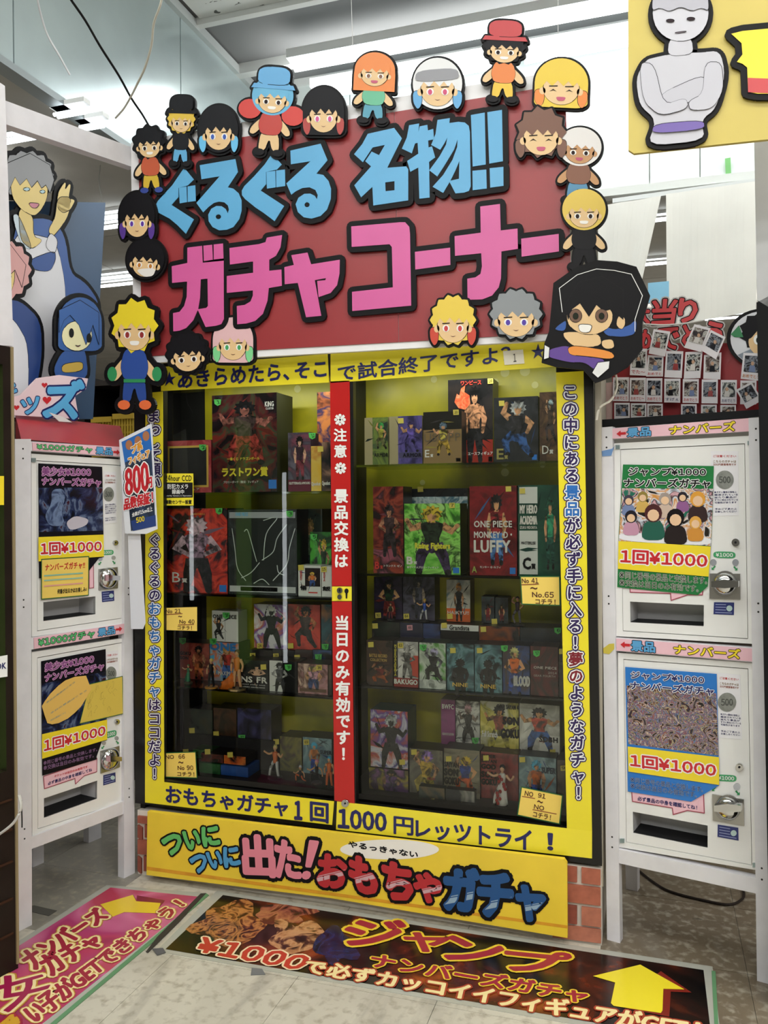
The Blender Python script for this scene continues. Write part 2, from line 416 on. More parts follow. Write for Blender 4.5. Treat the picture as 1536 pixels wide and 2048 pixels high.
# far walls of the shop and the walls behind the camera
struct(MB().wbox((-12, 12.3, 0), (7, 12.5, ZB+.02)), 'wall_far', M('#b9b7b2', .8))
struct(MB().wbox((-12.2, -5, 0), (-12, 12.5, ZB+.1)), 'wall_left_far', M('#a5a29c', .8))
struct(MB().wbox((7, -5, 0), (7.2, 12.5, ZT)), 'wall_right', M('#bdbbb6', .8))
struct(MB().wbox((-12, -5.2, 0), (7, -5, ZT)), 'wall_rear', M('#77756f', .8))

# fluorescent lamps
TUBE = EM('#f4fbff', 6.)
def lamp(a, b, label, group, two=.07, s=1.):
    a = np.array(a, float); b = np.array(b, float); c = (a+b)/2
    t = thing('ceiling_light', label, 'light', c+np.array([0, 0, .06]), group)
    d = (b-a)/np.linalg.norm(b-a); q = np.array([-d[1], d[0], 0])
    lo = [a+q*two-d*.02, a-q*two-d*.02, b-q*two+d*.02, b+q*two+d*.02]; z0 = a[2]+.03; z1 = a[2]+(.08 if two > .04 else .05)
    v = [(p[0], p[1], z) for z in (z0, z1) for p in lo]
    MB().add(v, [(0, 1, 2, 3), (7, 6, 5, 4), (0, 4, 5, 1), (1, 5, 6, 2), (2, 6, 7, 3), (3, 7, 4, 0)]).build('housing', M('#e6e8e8', .4), t)
    for k_ in (-1, 1):
        MB().tube([a+q*k_*two*.55, b+q*k_*two*.55], .016 if two > .04 else .008, 8).build('tube', TUBE, t)
    return t
zt = 4.02
for x0, x1, nm in ((-1.95, -.72, 'nearest the corner of the bulkheads'), (-.68, .55, 'above the middle of the red sign'), (.6, 1.85, 'above the right end of the red sign'), (1.9, 3.1, 'past the right end of the red sign')):
    lamp((x0, 4.36, zt), (x1, 4.36, zt), 'rear trough lamp of the front row, ' + nm, 'rear trough lamps', .05)
    lamp((x0, 4.70, zt), (x1, 4.70, zt), 'rear trough lamp of the wall row, ' + nm, 'rear trough lamps', .05)
for y in (1.2, -.9, -3.0):
    for x in (-2.1, -.6, .9, 2.4) if y != 1.2 else (-1.9, -.4, 1.1):
        t = lamp((x-.6, y, 4.12), (x+.6, y, 4.12), 'aisle ceiling lamp, %s row from the cabinet, %s from the blue-grey bulkhead' % ({1.2: 'first', -.9: 'second', -3.0: 'third'}[y], {-2.1: 'first', -1.9: 'first', -.6: 'second', -.4: 'second', .9: 'third', 1.1: 'third', 2.4: 'fourth'}[x]), 'aisle lamps', .07)
far = [((8, 284), (78, 268), 'far fluorescent lamp seen just under the white beam beside the left post'),
       ((112, 232), (168, 223), 'far fluorescent lamp seen above the white beam, larger one'), ((163, 257), (202, 248), 'far fluorescent lamp seen above the white beam, smaller one'),
       ((190, 439), (262, 428), 'far lamp left of the sign, upper one of the higher pair'), ((190, 458), (262, 447), 'far lamp left of the sign, lower one of the higher pair'),
       ((190, 559), (264, 548), 'far lamp left of the sign, upper one of the lower pair'), ((190, 574), (264, 564), 'far lamp left of the sign, lower one of the lower pair'),
       ((1280, 530), (1345, 520), 'far lamp seen in the gap beside the white hanging sheet'), ((1285, 443), (1345, 434), 'far lamp seen high in the gap beside the white sheet'),
       ((1400, 640), (1500, 625), 'far lamp seen above the photo board')]
for p, q_, lb_ in far:
    a = gnd(*p, z=ZB-.03); b = gnd(*q_, z=ZB-.03); b[1] = a[1]
    lamp(a, b, lb_, 'far shop lamps', .022)

# hanging sheets below the back bulkhead
def sheet(px, y, label, mt=M('#dcdcd6', .8, 0, .04, 3)):
    P = Plane((0, y, 0), (1, 0, 0), (0, 0, 1)); c = P.uv(px); n = 14; mb = MB(); vs = []
    for i in range(n+1):
        t = i/n; a = c[0]*(1-t)+c[1]*t; b = c[3]*(1-t)+c[2]*t
        for q_, s_ in ((a, .0), (b, 1)):
            p = P.p3([q_], 0)[0]; p[1] += math.sin(i*.9)*.003*(1+s_); vs.append(p)
    f = [(2*i+1, 2*i+3, 2*i+2, 2*i) for i in range(n)]
    N = len(vs); vs += [v+np.array([0, .004, 0]) for v in vs]
    f += [(N+2*i, N+2*i+2, N+2*i+3, N+2*i+1) for i in range(n)] + [(0, 2*i*0+2, 2, 0)][:0]
    o = mb.add(vs, f).build('hanging_sheet', mt, None, label=label, category='sheet'); return o
sheet([(1332, 388), (1516, 362), (1512, 622), (1334, 652)], YB-.05, 'large white sheet hanging below the rail, right of the sign', M('#d9d9d3', .8, 0, .05, 3))
sheet([(1196, 412), (1322, 392), (1284, 560), (1196, 640)], YB-.06, 'slanting white sheet hanging beside the sign, half hidden by cutouts')
PB = Plane((0, YB-.03, 0), (1, 0, 0), (0, 0, 1))
MB().px(PB, [(1296, 566), (1338, 562), (1338, 604), (1296, 606)], .02, .02).build('hanging_banner', M('#7db6d4', .5), None, label='small light blue banner seen between the sign and the white sheet', category='banner')
PBk = Plane((0, YB-.012, 0), (1, 0, 0), (0, 0, 1))
MB().px(PBk, [(1450, 317), (1461, 315), (1463, 366), (1452, 368)], .004, .002).build('tape_strip', M('#6fb06a', .5), None, label='strip of green tape stuck on the white bulkhead', category='tape')
MB().px(PBk, [(1225, 397), (1530, 354), (1530, 362), (1225, 406)], .03, .03).build('curtain_rail', M('#c4c8c8', .3, .6), None, label='grey metal rail along the bottom of the white bulkhead', category='rail')

# dark storage behind the left gap, with yellow crates
st = thing('storage_shelf', 'dark storage shelf behind the gap left of the cabinet', 'shelf', (-2.9, 4.3, 0))
PS = Plane((0, 4.1, 0), (1, 0, 0), (0, 0, 1))
c = PS.uv([(150, 752), (345, 1500)]); x0, x1, ztop = c[0][0], c[1][0], c[0][1]
for x in (x0, x1-.05): MB().wbox((x, 4.12, 0), (x+.05, 4.6, ztop)).build('upright', M('#1c1a19', .5), st)
MB().wbox((x0+.05, 4.57, 0), (x1-.05, 4.6, ztop)).build('back_panel', M('#24211f', .6), st)
for z in (.3, .8, 1.25, 1.72, ztop-.03): MB().wbox((x0+.05, 4.14, z-.03), (x1-.05, 4.57, z)).build('shelf_board', M('#2b2724', .5), st)
for i, (a, b) in enumerate((((183, 833), (224, 872)), ((226, 826), (268, 874)))):
    P = Plane((0, 3.9, 0), (1, 0, 0), (0, 0, 1)); ca = P.uv([(a[0], b[1]), (b[0], a[1])]); (u0, v0), (u1, v1) = ca; v0 -= .12
    t = thing('plastic_crate', ('yellow slotted plastic crate behind the red box, left one', 'yellow slotted plastic crate beside the poster, right one')[i], 'crate', (u0/2+u1/2, 4.0, v0), 'yellow crates')
    ym = M('#b99a2c', .5)
    mb = MB(); cols, rows = 7, 5; W, H = (u1-u0), (v1-v0)
    mb.box(P, (u0, v0), (u1, v0+.02), 0, -.02).box(P, (u0, v1-.03), (u1, v1), .006, -.02)
    mb.build('rim', ym, t)
    mb = MB()
    for q_ in range(cols+1): x = u0+(W-.012)*q_/cols; mb.box(P, (x, v0+.02), (x+.012, v1-.03), 0, -.012)
    for q_ in range(1, rows): z = v0+.02+(H-.05)*q_/rows; mb.box(P, (u0, z), (u1, z+.01), -.002, -.012)
    mb.build('lattice', ym, t)
    MB().wbox((u0, 3.9+.02, v0), (u1, 3.9+.024, v1-.01)).wbox((u0, 3.9+.024, v0), (u1, 4.1, v0+.01)).build('inside', M('#4a3c14', .6), t)
# shelf carrying the crates
cz = Plane((0, 3.9, 0), (1, 0, 0), (0, 0, 1)).uv([(183, 872)])[0]
MB().wbox((cz[0]-.3, 3.88, 0), (cz[0]+.32, 4.1, cz[1]-.122)).build('crate_stand', M('#262220', .6), None, label='dark plinth under the yellow crates', category='plinth')

# ---------------- display cabinet ----------------
GL = gnd(283, 1752); cabx0, cabx1 = PC.uv([(272, 1600)])[0][0], PC.uv([(1205, 1730)])[0][0]
cab = thing('display_cabinet', 'large black glass display cabinet full of figure boxes, yellow sign strips on its frame', 'cabinet', ((cabx0+cabx1)/2, YC+.2, .0))
ztopc = PC.uv([(1180, 640)])[0][1]; zb0 = PC.uv([(272, 1632)])[0][1]; YBK = 3.2
def zline(l): pass
FR = M('#141313', .3, .2)
# outer frame face (hole polygons for the panes)
hl = [(327, 770), (660, 752), (668, 1604), (325, 1560)]; hr = [(706, 752), (1112, 728), (1133, 1659), (712, 1608)]
fo = [(268, 745), (655, 690), (1185, 655), (1204, 1732), (270, 1606)]
MB().px(PC, [fo, hl[::-1], hr[::-1]], 0, .03).build('front_frame', FR, cab)
MB().wbox((cabx0, YC+.031, zb0), (cabx0+.02, YBK+.03, ztopc)).build('side_panel', M('#1d1c1c', .4), cab)
MB().wbox((cabx1-.02, YC+.031, zb0-.05), (cabx1, YBK+.03, ztopc)).build('side_panel', M('#b3ab9a', .6), cab)
MB().wbox((cabx0+.021, YBK+.005, zb0), (cabx1-.021, YBK+.03, ztopc)).build('back_panel', M('#222220', .6), cab)
MB().wbox((cabx0+.021, YC+.031, ztopc-.02), (cabx1-.021, YBK+.005, ztopc)).build('top_panel', M('#2a2927', .6), cab)
xb = xwall(400, 900, YBK)
yb = MB().wbox((-1.86, YBK-.003, .42), (cabx1-.05, YBK+.004, ztopc-.03)).build('backing_sheet', A(['#8f8b1c', '#b5ab1e', '#c9bb22', '#a8a02a'], 2.2, .3, .35), cab)
ZF = .42
MB().wbox((cabx0+.021, YC+.031, ZF-.02), (cabx1-.021, YBK+.004, ZF)).build('cabinet_floor', M('#24221f', .5), cab)
# dots printed on the backing sheet
PY = Plane((0, YBK-.004, 0), (1, 0, 0), (0, 0, 1)); mb = MB(); rg = random.Random(5)
for cx_, cy_, r_ in ((868, 759, 6), (1010, 945, 7), (1050, 742, 9), (990, 765, 7), (1070, 770, 6), (845, 965, 5), (935, 930, 4), (1010, 745, 8), (595, 778, 7), (1085, 930, 5)):
    c_ = PY.uv([(cx_, cy_)])[0]; mb.fill(PY, [circ(c_[0], c_[1], r_*.0022)], .0006)
mb.build('printed_dot', M('#d8cf7a', .4), cab, kind='stuff')
GLS = glass_mat((.90, .93, .88))
SH = {}
def shelf(key, z, px0, px1, y0=2.93):
    SH[key] = z; x0 = xwall(px0, 1012, y0); x1 = xwall(px1, 1012, y0)
    MB().wbox((x0, y0, z-.008), (x1, YBK-.004, z)).build('shelf', GS, cab)
GS = glass_mat((.86, .92, .86), .05)
shelf('L1', 1.558, 322, 664); shelf('L2', 1.150, 322, 664); shelf('L3', .770, 322, 664)
shelf('R1', 1.655, 712, 1140); shelf('R2', 1.246, 712, 1140); shelf('R3', .822, 712, 1140)
SH['LF'] = SH['RF'] = ZF
# pilaster behind the red strip
MB().wbox((xwall(672, 1012, 3.0), 2.99, ZF), (xwall(700, 1012, 3.0), YBK-.004, ztopc-.03)).build('divider', M('#1a1a1a', .4), cab)
# panes
PGl = PC.back(.034); 
def inset(q, d): c = np.mean(q, 0); return [tuple(np.array(p)+(np.array(p)-c)/np.abs(np.array(p)-c)*d) for p in q]
pane = MB().px(PGl, inset(hl, 4), 0, 0).build('glass_door', GLS, cab)
pane = MB().px(PC.back(.032), inset(hr, 4), 0, 0).build('glass_door', GLS, cab)

# brick plinth under the cabinet
pb = thing('brick_plinth', 'low brick plinth with white mortar under the display cabinet', 'plinth', ((cabx0+cabx1)/2, YC+.1, 0))
PBr = PC.back(.0)
x0 = PC.uv([(274, 1700)])[0][0]; x1 = PC.uv([(1203, 1800)])[0][0]
tl_, tr_ = PC.uv([(272, 1612)])[0], PC.uv([(1203, 1735)])[0]
zt0 = min(tl_[1], tr_[1])-.006
MB().wbox((x0, YC+.006, 0), (x1, YBK, zt0)).build('mortar_core', M('#cfc8bd', .9, 0, .1), pb)
rows = [(1735, 1766), (1771, 1807), (1813, 1850), (1854, 1882)]
def brick(P, x0_, x1_, y0_, y1_, ci):
    s_ = .128*(1 if x0_ > 700 else 1)
    MB().px(P, [(x0_, y0_+(x0_-1170)*s_), (x1_, y0_+(x1_-1170)*s_), (x1_, y1_+(x1_-1170)*s_), (x0_, y1_+(x0_-1170)*s_)], .004, .009).build('brick', M(('#9c5643', '#a8614b', '#8d4a3a', '#b06d56')[ci % 4], .85, 0, .15, 30), pb)
for r_, (ya, yb_) in enumerate(rows):
    spans = [(1080, 1155), (1161, 1203)] if r_ % 2 == 0 else [(1100, 1201)] if r_ == 1 else [(1090, 1154), (1160, 1203)]
    spans = {0: [(1100, 1154), (1163, 1201)], 1: [(1105, 1201)], 2: [(1100, 1154), (1163, 1202)], 3: [(1105, 1202)]}[r_]
    for i, (xa, xb_) in enumerate(spans): brick(PBr, xa, xb_, ya+2, yb_+1, r_+i)
for r_, (ya, yb_) in enumerate(((1636, 1650), (1654, 1679), (1683, 1712), (1716, 1746))):
    for i, (xa, xb_) in enumerate({0: [(275, 330)], 1: [(275, 284), (289, 340)], 2: [(275, 330)], 3: [(275, 282), (287, 340)]}[r_]):
        MB().px(PBr, [(xa, ya-4), (xb_, ya+2), (xb_, yb_+2), (xa, yb_-4)], .004, .009).build('brick', M(('#9c5643', '#8d4a3a')[r_ % 2], .85, 0, .15, 30), pb)

# unseen dark boards added behind the two stands to keep light off the floor
rp = PR.back(.95); c = rp.uv([(1215, 1200), (1700, 1200)])
rp_ = MB().fill(rp, [[(c[0][0], 0), (c[1][0], 0), (c[1][0], 1.62), (c[0][0], 1.62)]], 0, .03).build('blocker', M('#3a332d', .7), None, label='dark board partition added behind the right stand to shade its floor', category='blocker')
lp_ = PL.back(.85); c = lp_.uv([(-250, 1200), (172, 1200)])
MB().fill(lp_, [[(c[0][0], 0), (c[1][0], 0), (c[1][0], 1.5), (c[0][0], 1.5)]], 0, .03).build('blocker', M('#3b3a38', .7), None, label='dark board partition added behind the left stand to shade its floor', category='blocker')

# yellow sign strips
YEL = M('#e6d52c', .3, 0, .03, 6); YEL2 = M('#ecdb36', .28, 0, .02, 6); NAVY = M('#1c1f5c', .35); PUR = M('#2b1a52', .35); WH = M('#f0f0ee', .35); BLU = M('#2668b4', .35); DRED = M('#7a1c28', .35)
def strip(name, px, label, mt=YEL, off=.004, th=.003, P=PC):
    t = thing(name, label, 'sign', P.p3([P.uv([px[3]])[0]], off)[0]); MB().px(P, px, off, th).build('board', mt, t); return t
s1 = strip('sign_strip', [(322, 734), (655, 708), (658, 765), (322, 782)], 'yellow sign strip over the left glass door, dark blue letters and star')
for s_, q_ in (('★', [(325, 744), (352, 741), (352, 770), (325, 773)]),):
    text(PC, s_, q_, NAVY, s1, .0055, .0)
text(PC, 'あきらめたら、そこ', [(356, 742), (652, 721), (652, 753), (356, 777)], NAVY, s1, .0055, .035)
s2 = strip('sign_strip', [(661, 707), (1100, 676), (1112, 733), (661, 766)], 'yellow sign strip over the right glass door, dark blue letters ending in a star')
text(PC, 'で試合終了ですよ？', [(676, 731), (1020, 690), (1020, 724), (676, 763)], NAVY, s2, .0055, .025)
text(PC, '★', [(1062, 688), (1090, 686), (1090, 716), (1062, 718)], NAVY, s2, .0055)
nt = MB().px(PC, [(1006, 702), (1046, 699), (1049, 727), (1009, 730)], .0075, .001).build('paper_note', M('#efe9d8', .7), None, label='small white paper note reading 1 on the top yellow strip', category='note')
text(PC, '1', [(1026, 708), (1032, 707), (1033, 723), (1027, 724)], INK, nt, .009)
s3 = strip('sign_strip', [(291, 786), (325, 783), (328, 1600), (290, 1600)], 'vertical yellow sign strip along the left edge of the cabinet')
vtext(PC, 'まわして願い', (307, 832), (309, 965), 27, PUR, s3, .0065, .03, [(.075, WH), (.15, PUR)])
cc = [PUR]*5+[BLU]*2+[BLU]*5+[NAVY]*6
cc = [PUR, PUR, PUR, PUR, PUR, BLU, BLU, BLU, BLU, BLU, BLU, BLU, PUR, PUR, PUR, PUR, PUR, PUR]
vtext(PC, 'ぐるぐるのおもちゃガチャはココだよ！', (309, 1080), (309, 1547), 25, PUR, s3, .0065, .03, [(.075, WH), (.15, PUR)], cols=cc)
s4 = strip('sign_strip', [(1112, 745), (1167, 742), (1184, 1664), (1134, 1662)], 'vertical yellow sign strip along the right edge of the cabinet')
cc = [PUR]*6+[BLU]*2+[PUR]*8+[DRED]+[DRED]+[PUR]*7
vtext(PC, 'この中にある景品が必ず手に入る！夢のようなガチャ！', (1140, 784), (1157, 1586), 30, PUR, s4, .0065, .03, [(.075, WH), (.15, PUR)], cols=cc)
s5 = strip('sign_strip', [(290, 1560), (668, 1603), (664, 1650), (290, 1605)], 'yellow sign strip under the left glass door, dark blue letters', off=.0045)
text(PC, 'おもちゃガチャ', [(332, 1571), (575, 1600), (575, 1633), (332, 1606)], NAVY, s5, .006, .035)
text(PC, '1', [(590, 1603), (603, 1604), (603, 1639), (590, 1638)], NAVY, s5, .006, .06)
text(PC, '回', [(621, 1604), (656, 1608), (656, 1646), (621, 1641)], NAVY, s5, .006, .04)
s6 = strip('sign_strip', [(674, 1603), (1184, 1663), (1184, 1717), (672, 1659)], 'yellow sign strip under the right glass door, dark blue letters', YEL2, off=.0045)
text(PC, '1000', [(677, 1618), (772, 1627), (772, 1662), (677, 1655)], NAVY, s6, .006, .05)
text(PC, '円', [(788, 1633), (826, 1637), (826, 1671), (788, 1667)], NAVY, s6, .006, .03)
text(PC, 'レッツトライ', [(832, 1640), (1062, 1662), (1062, 1702), (832, 1674)], NAVY, s6, .006, .035)
text(PC, '！', [(1096, 1667), (1105, 1668), (1105, 1700), (1096, 1699)], NAVY, s6, .006, .05)
RED = M('#b8211f', .25, 0, .04, 8)
s7 = strip('sign_strip', [(660, 763), (699, 761), (703, 1172), (664, 1172)], 'red vertical sign on the door edge, upper half, white letters', RED)
vtext(PC, '※注意※', (680, 838), (681, 935), 27, WH, s7, .006, .03)
vtext(PC, '景品交換は', (682, 992), (683, 1122), 29, WH, s7, .006, .035)
s8 = strip('sign_strip', [(664, 1203), (703, 1203), (709, 1609), (669, 1601)], 'red vertical sign on the door edge, lower half, white letters', RED)
vtext(PC, '当日のみ有効です！', (684, 1246), (687, 1508), 30, WH, s8, .006, .035)
s9 = strip('sign_strip', [(664, 1173), (703, 1173), (703, 1202), (664, 1202)], 'small yellow label with a key drawing between the red signs', YEL2)
MB().px(PC, circ(693, 1182, 4.2, 5), .0055).px(PC, [(691, 1186), (695, 1186), (694.5, 1197), (691.5, 1197)], .0055).build('key_drawing', INK, s9)
lk = thing('door_lock', 'round chrome lock on the lower edge of the glass doors', 'lock', PC.p3([PC.uv([(690, 1614)])[0]])[0])
CHR = M('#c9c9c9', .12, 1.); STEEL = M('#9b9a96', .3, .9)
for r_, o_ in ((7.5, .012), (5, .016)): MB().px(PC, circ(690, 1607, r_), o_, .009).build('lock_ring', CHR, lk, True)
MB().px(PC, circ(690, 1607, 2), .017, .002).build('keyhole', INK, lk)
lk2 = thing('key_cylinder', 'small chrome key cylinder on the yellow key label', 'lock', PC.p3([PC.uv([(682, 1200)])[0]])[0])
MB().px(PC, circ(679, 1181, 5.5, 6), .014, .01).px(PC, circ(679, 1194, 4.5, 5), .012, .008).build('barrel', CHR, lk2)
MB().px(PC, circ(679, 1181, 2, 3), .015, .002).build('keyhole', INK, lk2)

# cards stuck on the glass
NOTE = M('#e8c860', .6); GRN = M('#1f5a2c', .5); PEN = M('#4a1c12', .5); PG2 = PC.back(.028)
def card(px, lines, label, P=PG2, mt=NOTE, edge=None):
    t = thing('note_card', label, 'note', P.p3([P.uv([px[3]])[0]])[0])
    MB().px(P, px, .002, .001).build('card', mt, t)
    if edge: MB().loopstroke(P, [P.uv(px, .0026)], .0018, .0026).build('border', edge, t)
    q = np.array(px, float)
    for s_, (a0, b0, a1, b1), mt_ in lines:
        f = lambda a, b: tuple((q[0]*(1-a)+q[1]*a)*(1-b)+(q[3]*(1-a)+q[2]*a)*b)
        text(P, s_, [f(a0, b0), f(a1, b0), f(a1, b1), f(a0, b1)], mt_, t, .0036, .02)
    return t
def under(t, P, px, a, b, mt, w_=.0012):
    q = np.array(px, float); f = lambda a_: tuple((q[0]*(1-a_[0])+q[1]*a_[0])*(1-a_[1])+(q[3]*(1-a_[0])+q[2]*a_[0])*a_[1])
    MB().loopstroke(P, [P.uv([f(a), f(b)], .0036)], w_, .0036, closed=False).build('underline', mt, t)
n1 = [(329, 1216), (394, 1214), (394, 1262), (329, 1260)]
t = card(n1, [('No 21', (.04, .06, .5, .24), PEN), ('~', (.42, .36, .54, .42), PEN), ('No 40', (.46, .52, .92, .70), PEN), ('コチラ！', (.4, .8, .84, .96), PEN)], 'yellow card reading No 21 to No 40 on the left glass')
under(t, PG2, n1, (.02, .3), (.55, .27), DRED); under(t, PG2, n1, (.42, .76), (.9, .73), DRED)
n2 = [(327, 1506), (391, 1504), (394, 1556), (329, 1554)]
t = card(n2, [('NO  66', (.06, .08, .66, .25), PEN), ('~', (.45, .36, .6, .44), PEN), ('No 90', (.42, .52, .9, .7), PEN), ('コチラ！', (.4, .78, .92, .94), PEN)], 'yellow card reading NO 66 to NO 90 low on the left glass', edge=GRN)
n3 = [(1041, 1153), (1119, 1153), (1120, 1211), (1044, 1208)]
t = card(n3, [('No 41', (.03, .06, .45, .24), PEN), ('~', (.24, .38, .42, .46), PEN), ('No.65', (.28, .54, .84, .74), PEN), ('コチラ！', (.36, .8, .88, .98), PEN)], 'yellow card reading No 41 to No.65 on the right glass', edge=GRN)
under(t, PG2, n3, (.02, .3), (.46, .27), DRED)
n4 = [(1043, 1574), (1125, 1591), (1119, 1648), (1035, 1630)]
t = card(n4, [('NO', (.1, .1, .3, .27), PEN), ('91', (.42, .08, .6, .24), PEN), ('~', (.42, .34, .55, .42), PEN), ('NO', (.36, .5, .6, .66), PEN), ('コチラ！', (.36, .76, .78, .94), PEN)], 'tilted yellow card reading NO 91 low on the right glass', edge=GRN)
under(t, PG2, n4, (.05, .32), (.35, .3), DRED); under(t, PG2, n4, (.34, .7), (.9, .68), DRED)
sc_ = [(328, 947), (386.5, 947), (387, 1011), (327, 1011)]
t = thing('security_sticker', 'yellow and black security camera sticker on the left glass', 'sticker', PG2.p3([PG2.uv([sc_[3]])[0]])[0])
MB().px(PG2, sc_, .002, .001).build('label_sheet', YEL2, t)
MB().px(PG2, [(328.5, 965), (385.5, 965), (385.5, 995), (328.5, 996)], .0025).build('black_field', INK, t)
text(PG2, '24hour CCD', [(330, 950), (383, 950), (383, 962), (330, 962)], INK, t, .003, .02)
text(PG2, '防犯カメラ', [(335, 968), (376, 968), (376, 978), (335, 978)], WH, t, .003, .02)
text(PG2, '録画中', [(344, 979), (368, 979), (368, 988), (344, 988)], WH, t, .003, .02)
text(PG2, 'Security Camera in Operation', [(330, 990), (383, 990), (383, 993.5), (330, 993.5)], WH, t, .003, .01)
text(PG2, '振動センサー設置', [(331, 1000), (383, 1000), (383, 1008), (331, 1008)], INK, t, .003, .03)

# ---------------- yellow banner in front of the bricks ----------------
PBn = Plane((0, YC-.045, 0), (1, 0, 0), (0, 0, 1))
bn = thing('floor_banner', 'long yellow board with colourful painted letters leaning on the brick plinth', 'sign', PBn.p3([PBn.uv([(700, 1815)])[0]])[0])
BY = M('#e8c93a', .4, 0, .06, 5)
bq = [(295, 1623), (1128, 1719), (1134, 1728), (1135, 1876), (660, 1796), (293, 1750)]
MB().px(PBn, bq, 0, .02).build('board', BY, bn)
MB().px(PBn, [(294, 1733), (1135, 1851), (1135, 1857), (294, 1740)], .0006).build('orange_stripe', M('#d89a2a', .45, 0, .1, 20), bn)
MB().px(PBn, circ(779, 1699, 99, 20, 40), .0008).build('speech_bubble', M('#eeeae2', .4), bn)
text(PBn, 'やるっきゃない', [(697, 1682), (836, 1704), (835, 1716), (697, 1694)], BLACK, bn, .0018, .05)
def paint(s, px, mt, hl=None, bold=.075, out=.1):
    text(PBn, s, px, mt, bn, .0030, bold, [(out, BLACK)], name='painted_letter')
GRL = M('#5fb765', .4); BLL = M('#4b97c6', .4); PKL = M('#dd8494', .4); RDL = M('#b32d34', .4); BL2 = M('#1b4f86', .4)
paint('つ', [(322, 1674), (362, 1668), (360, 1702), (334, 1712)], GRL); paint('い', [(366, 1665), (397, 1660), (400, 1692), (376, 1700)], GRL); paint('に', [(403, 1657), (434, 1650), (439, 1689), (408, 1692)], GRL)
paint('つ', [(378, 1713), (412, 1709), (411, 1738), (390, 1748)], BLL); paint('い', [(413, 1707), (441, 1701), (444, 1733), (424, 1737)], BLL); paint('に', [(447, 1697), (474, 1692), (480, 1729), (450, 1734)], BLL)
paint('出', [(484, 1672), (545, 1674), (548, 1752), (490, 1750)], PKL, bold=.06); paint('た', [(552, 1678), (598, 1692), (600, 1756), (552, 1752)], PKL, bold=.06); 
paint('！', [(619, 1682), (637, 1684), (618, 1757), (604, 1757)], PKL, bold=.03)
for ch, q_ in (('お', [(640, 1710), (690, 1714), (692, 1776), (636, 1770)]), ('も', [(700, 1712), (744, 1722), (755, 1788), (702, 1780)]), ('ち', [(766, 1722), (824, 1738), (822, 1800), (772, 1794)]), ('ゃ', [(828, 1744), (880, 1752), (882, 1804), (832, 1802)])):
    paint(ch, q_, RDL)
for ch, q_ in (('ガ', [(890, 1736), (955, 1742), (950, 1822), (892, 1816)]), ('チ', [(958, 1748), (1022, 1752), (1022, 1834), (960, 1828)]), ('ャ', [(1034, 1768), (1090, 1786), (1080, 1842), (1036, 1838)])):
    paint(ch, q_, BL2)
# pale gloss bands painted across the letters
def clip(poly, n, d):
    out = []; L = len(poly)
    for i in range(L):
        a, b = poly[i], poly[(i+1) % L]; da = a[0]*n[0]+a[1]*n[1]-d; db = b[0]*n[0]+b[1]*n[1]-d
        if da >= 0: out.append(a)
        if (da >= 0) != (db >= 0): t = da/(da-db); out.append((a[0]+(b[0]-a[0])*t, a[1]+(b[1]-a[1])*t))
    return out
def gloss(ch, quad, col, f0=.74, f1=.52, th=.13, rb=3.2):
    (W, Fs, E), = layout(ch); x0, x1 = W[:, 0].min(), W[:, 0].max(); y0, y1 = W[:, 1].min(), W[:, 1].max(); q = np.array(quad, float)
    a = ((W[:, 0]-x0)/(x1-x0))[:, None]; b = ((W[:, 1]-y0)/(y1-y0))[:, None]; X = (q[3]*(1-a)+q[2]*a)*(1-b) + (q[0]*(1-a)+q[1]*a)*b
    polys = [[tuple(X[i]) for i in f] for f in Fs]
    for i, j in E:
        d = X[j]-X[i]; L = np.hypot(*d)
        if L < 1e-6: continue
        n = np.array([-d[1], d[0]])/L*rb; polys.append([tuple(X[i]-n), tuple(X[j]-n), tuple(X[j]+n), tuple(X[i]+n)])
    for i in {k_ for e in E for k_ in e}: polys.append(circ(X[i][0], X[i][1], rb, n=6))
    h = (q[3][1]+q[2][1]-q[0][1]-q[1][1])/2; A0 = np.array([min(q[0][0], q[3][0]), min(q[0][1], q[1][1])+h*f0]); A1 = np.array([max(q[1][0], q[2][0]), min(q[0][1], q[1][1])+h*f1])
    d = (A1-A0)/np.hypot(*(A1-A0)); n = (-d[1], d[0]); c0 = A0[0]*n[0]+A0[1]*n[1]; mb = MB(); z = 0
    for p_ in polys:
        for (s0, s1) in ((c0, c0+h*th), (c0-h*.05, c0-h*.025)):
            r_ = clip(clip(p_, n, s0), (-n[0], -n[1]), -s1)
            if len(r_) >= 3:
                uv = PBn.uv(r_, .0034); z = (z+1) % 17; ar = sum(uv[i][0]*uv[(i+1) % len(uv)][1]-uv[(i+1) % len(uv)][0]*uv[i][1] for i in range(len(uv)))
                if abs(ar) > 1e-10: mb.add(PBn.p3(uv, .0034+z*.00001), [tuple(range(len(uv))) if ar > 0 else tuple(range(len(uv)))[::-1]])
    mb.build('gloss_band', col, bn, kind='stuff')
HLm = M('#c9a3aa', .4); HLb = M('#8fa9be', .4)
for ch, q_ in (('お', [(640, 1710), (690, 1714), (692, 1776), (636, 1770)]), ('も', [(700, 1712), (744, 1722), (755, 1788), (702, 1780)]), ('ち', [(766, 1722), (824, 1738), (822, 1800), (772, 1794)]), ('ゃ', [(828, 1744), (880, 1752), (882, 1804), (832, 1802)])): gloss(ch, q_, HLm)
for ch, q_ in (('ガ', [(890, 1736), (955, 1742), (950, 1822), (892, 1816)]), ('チ', [(958, 1748), (1022, 1752), (1022, 1834), (960, 1828)]), ('ャ', [(1034, 1768), (1090, 1786), (1080, 1842), (1036, 1838)])): gloss(ch, q_, HLb, .78, .62)

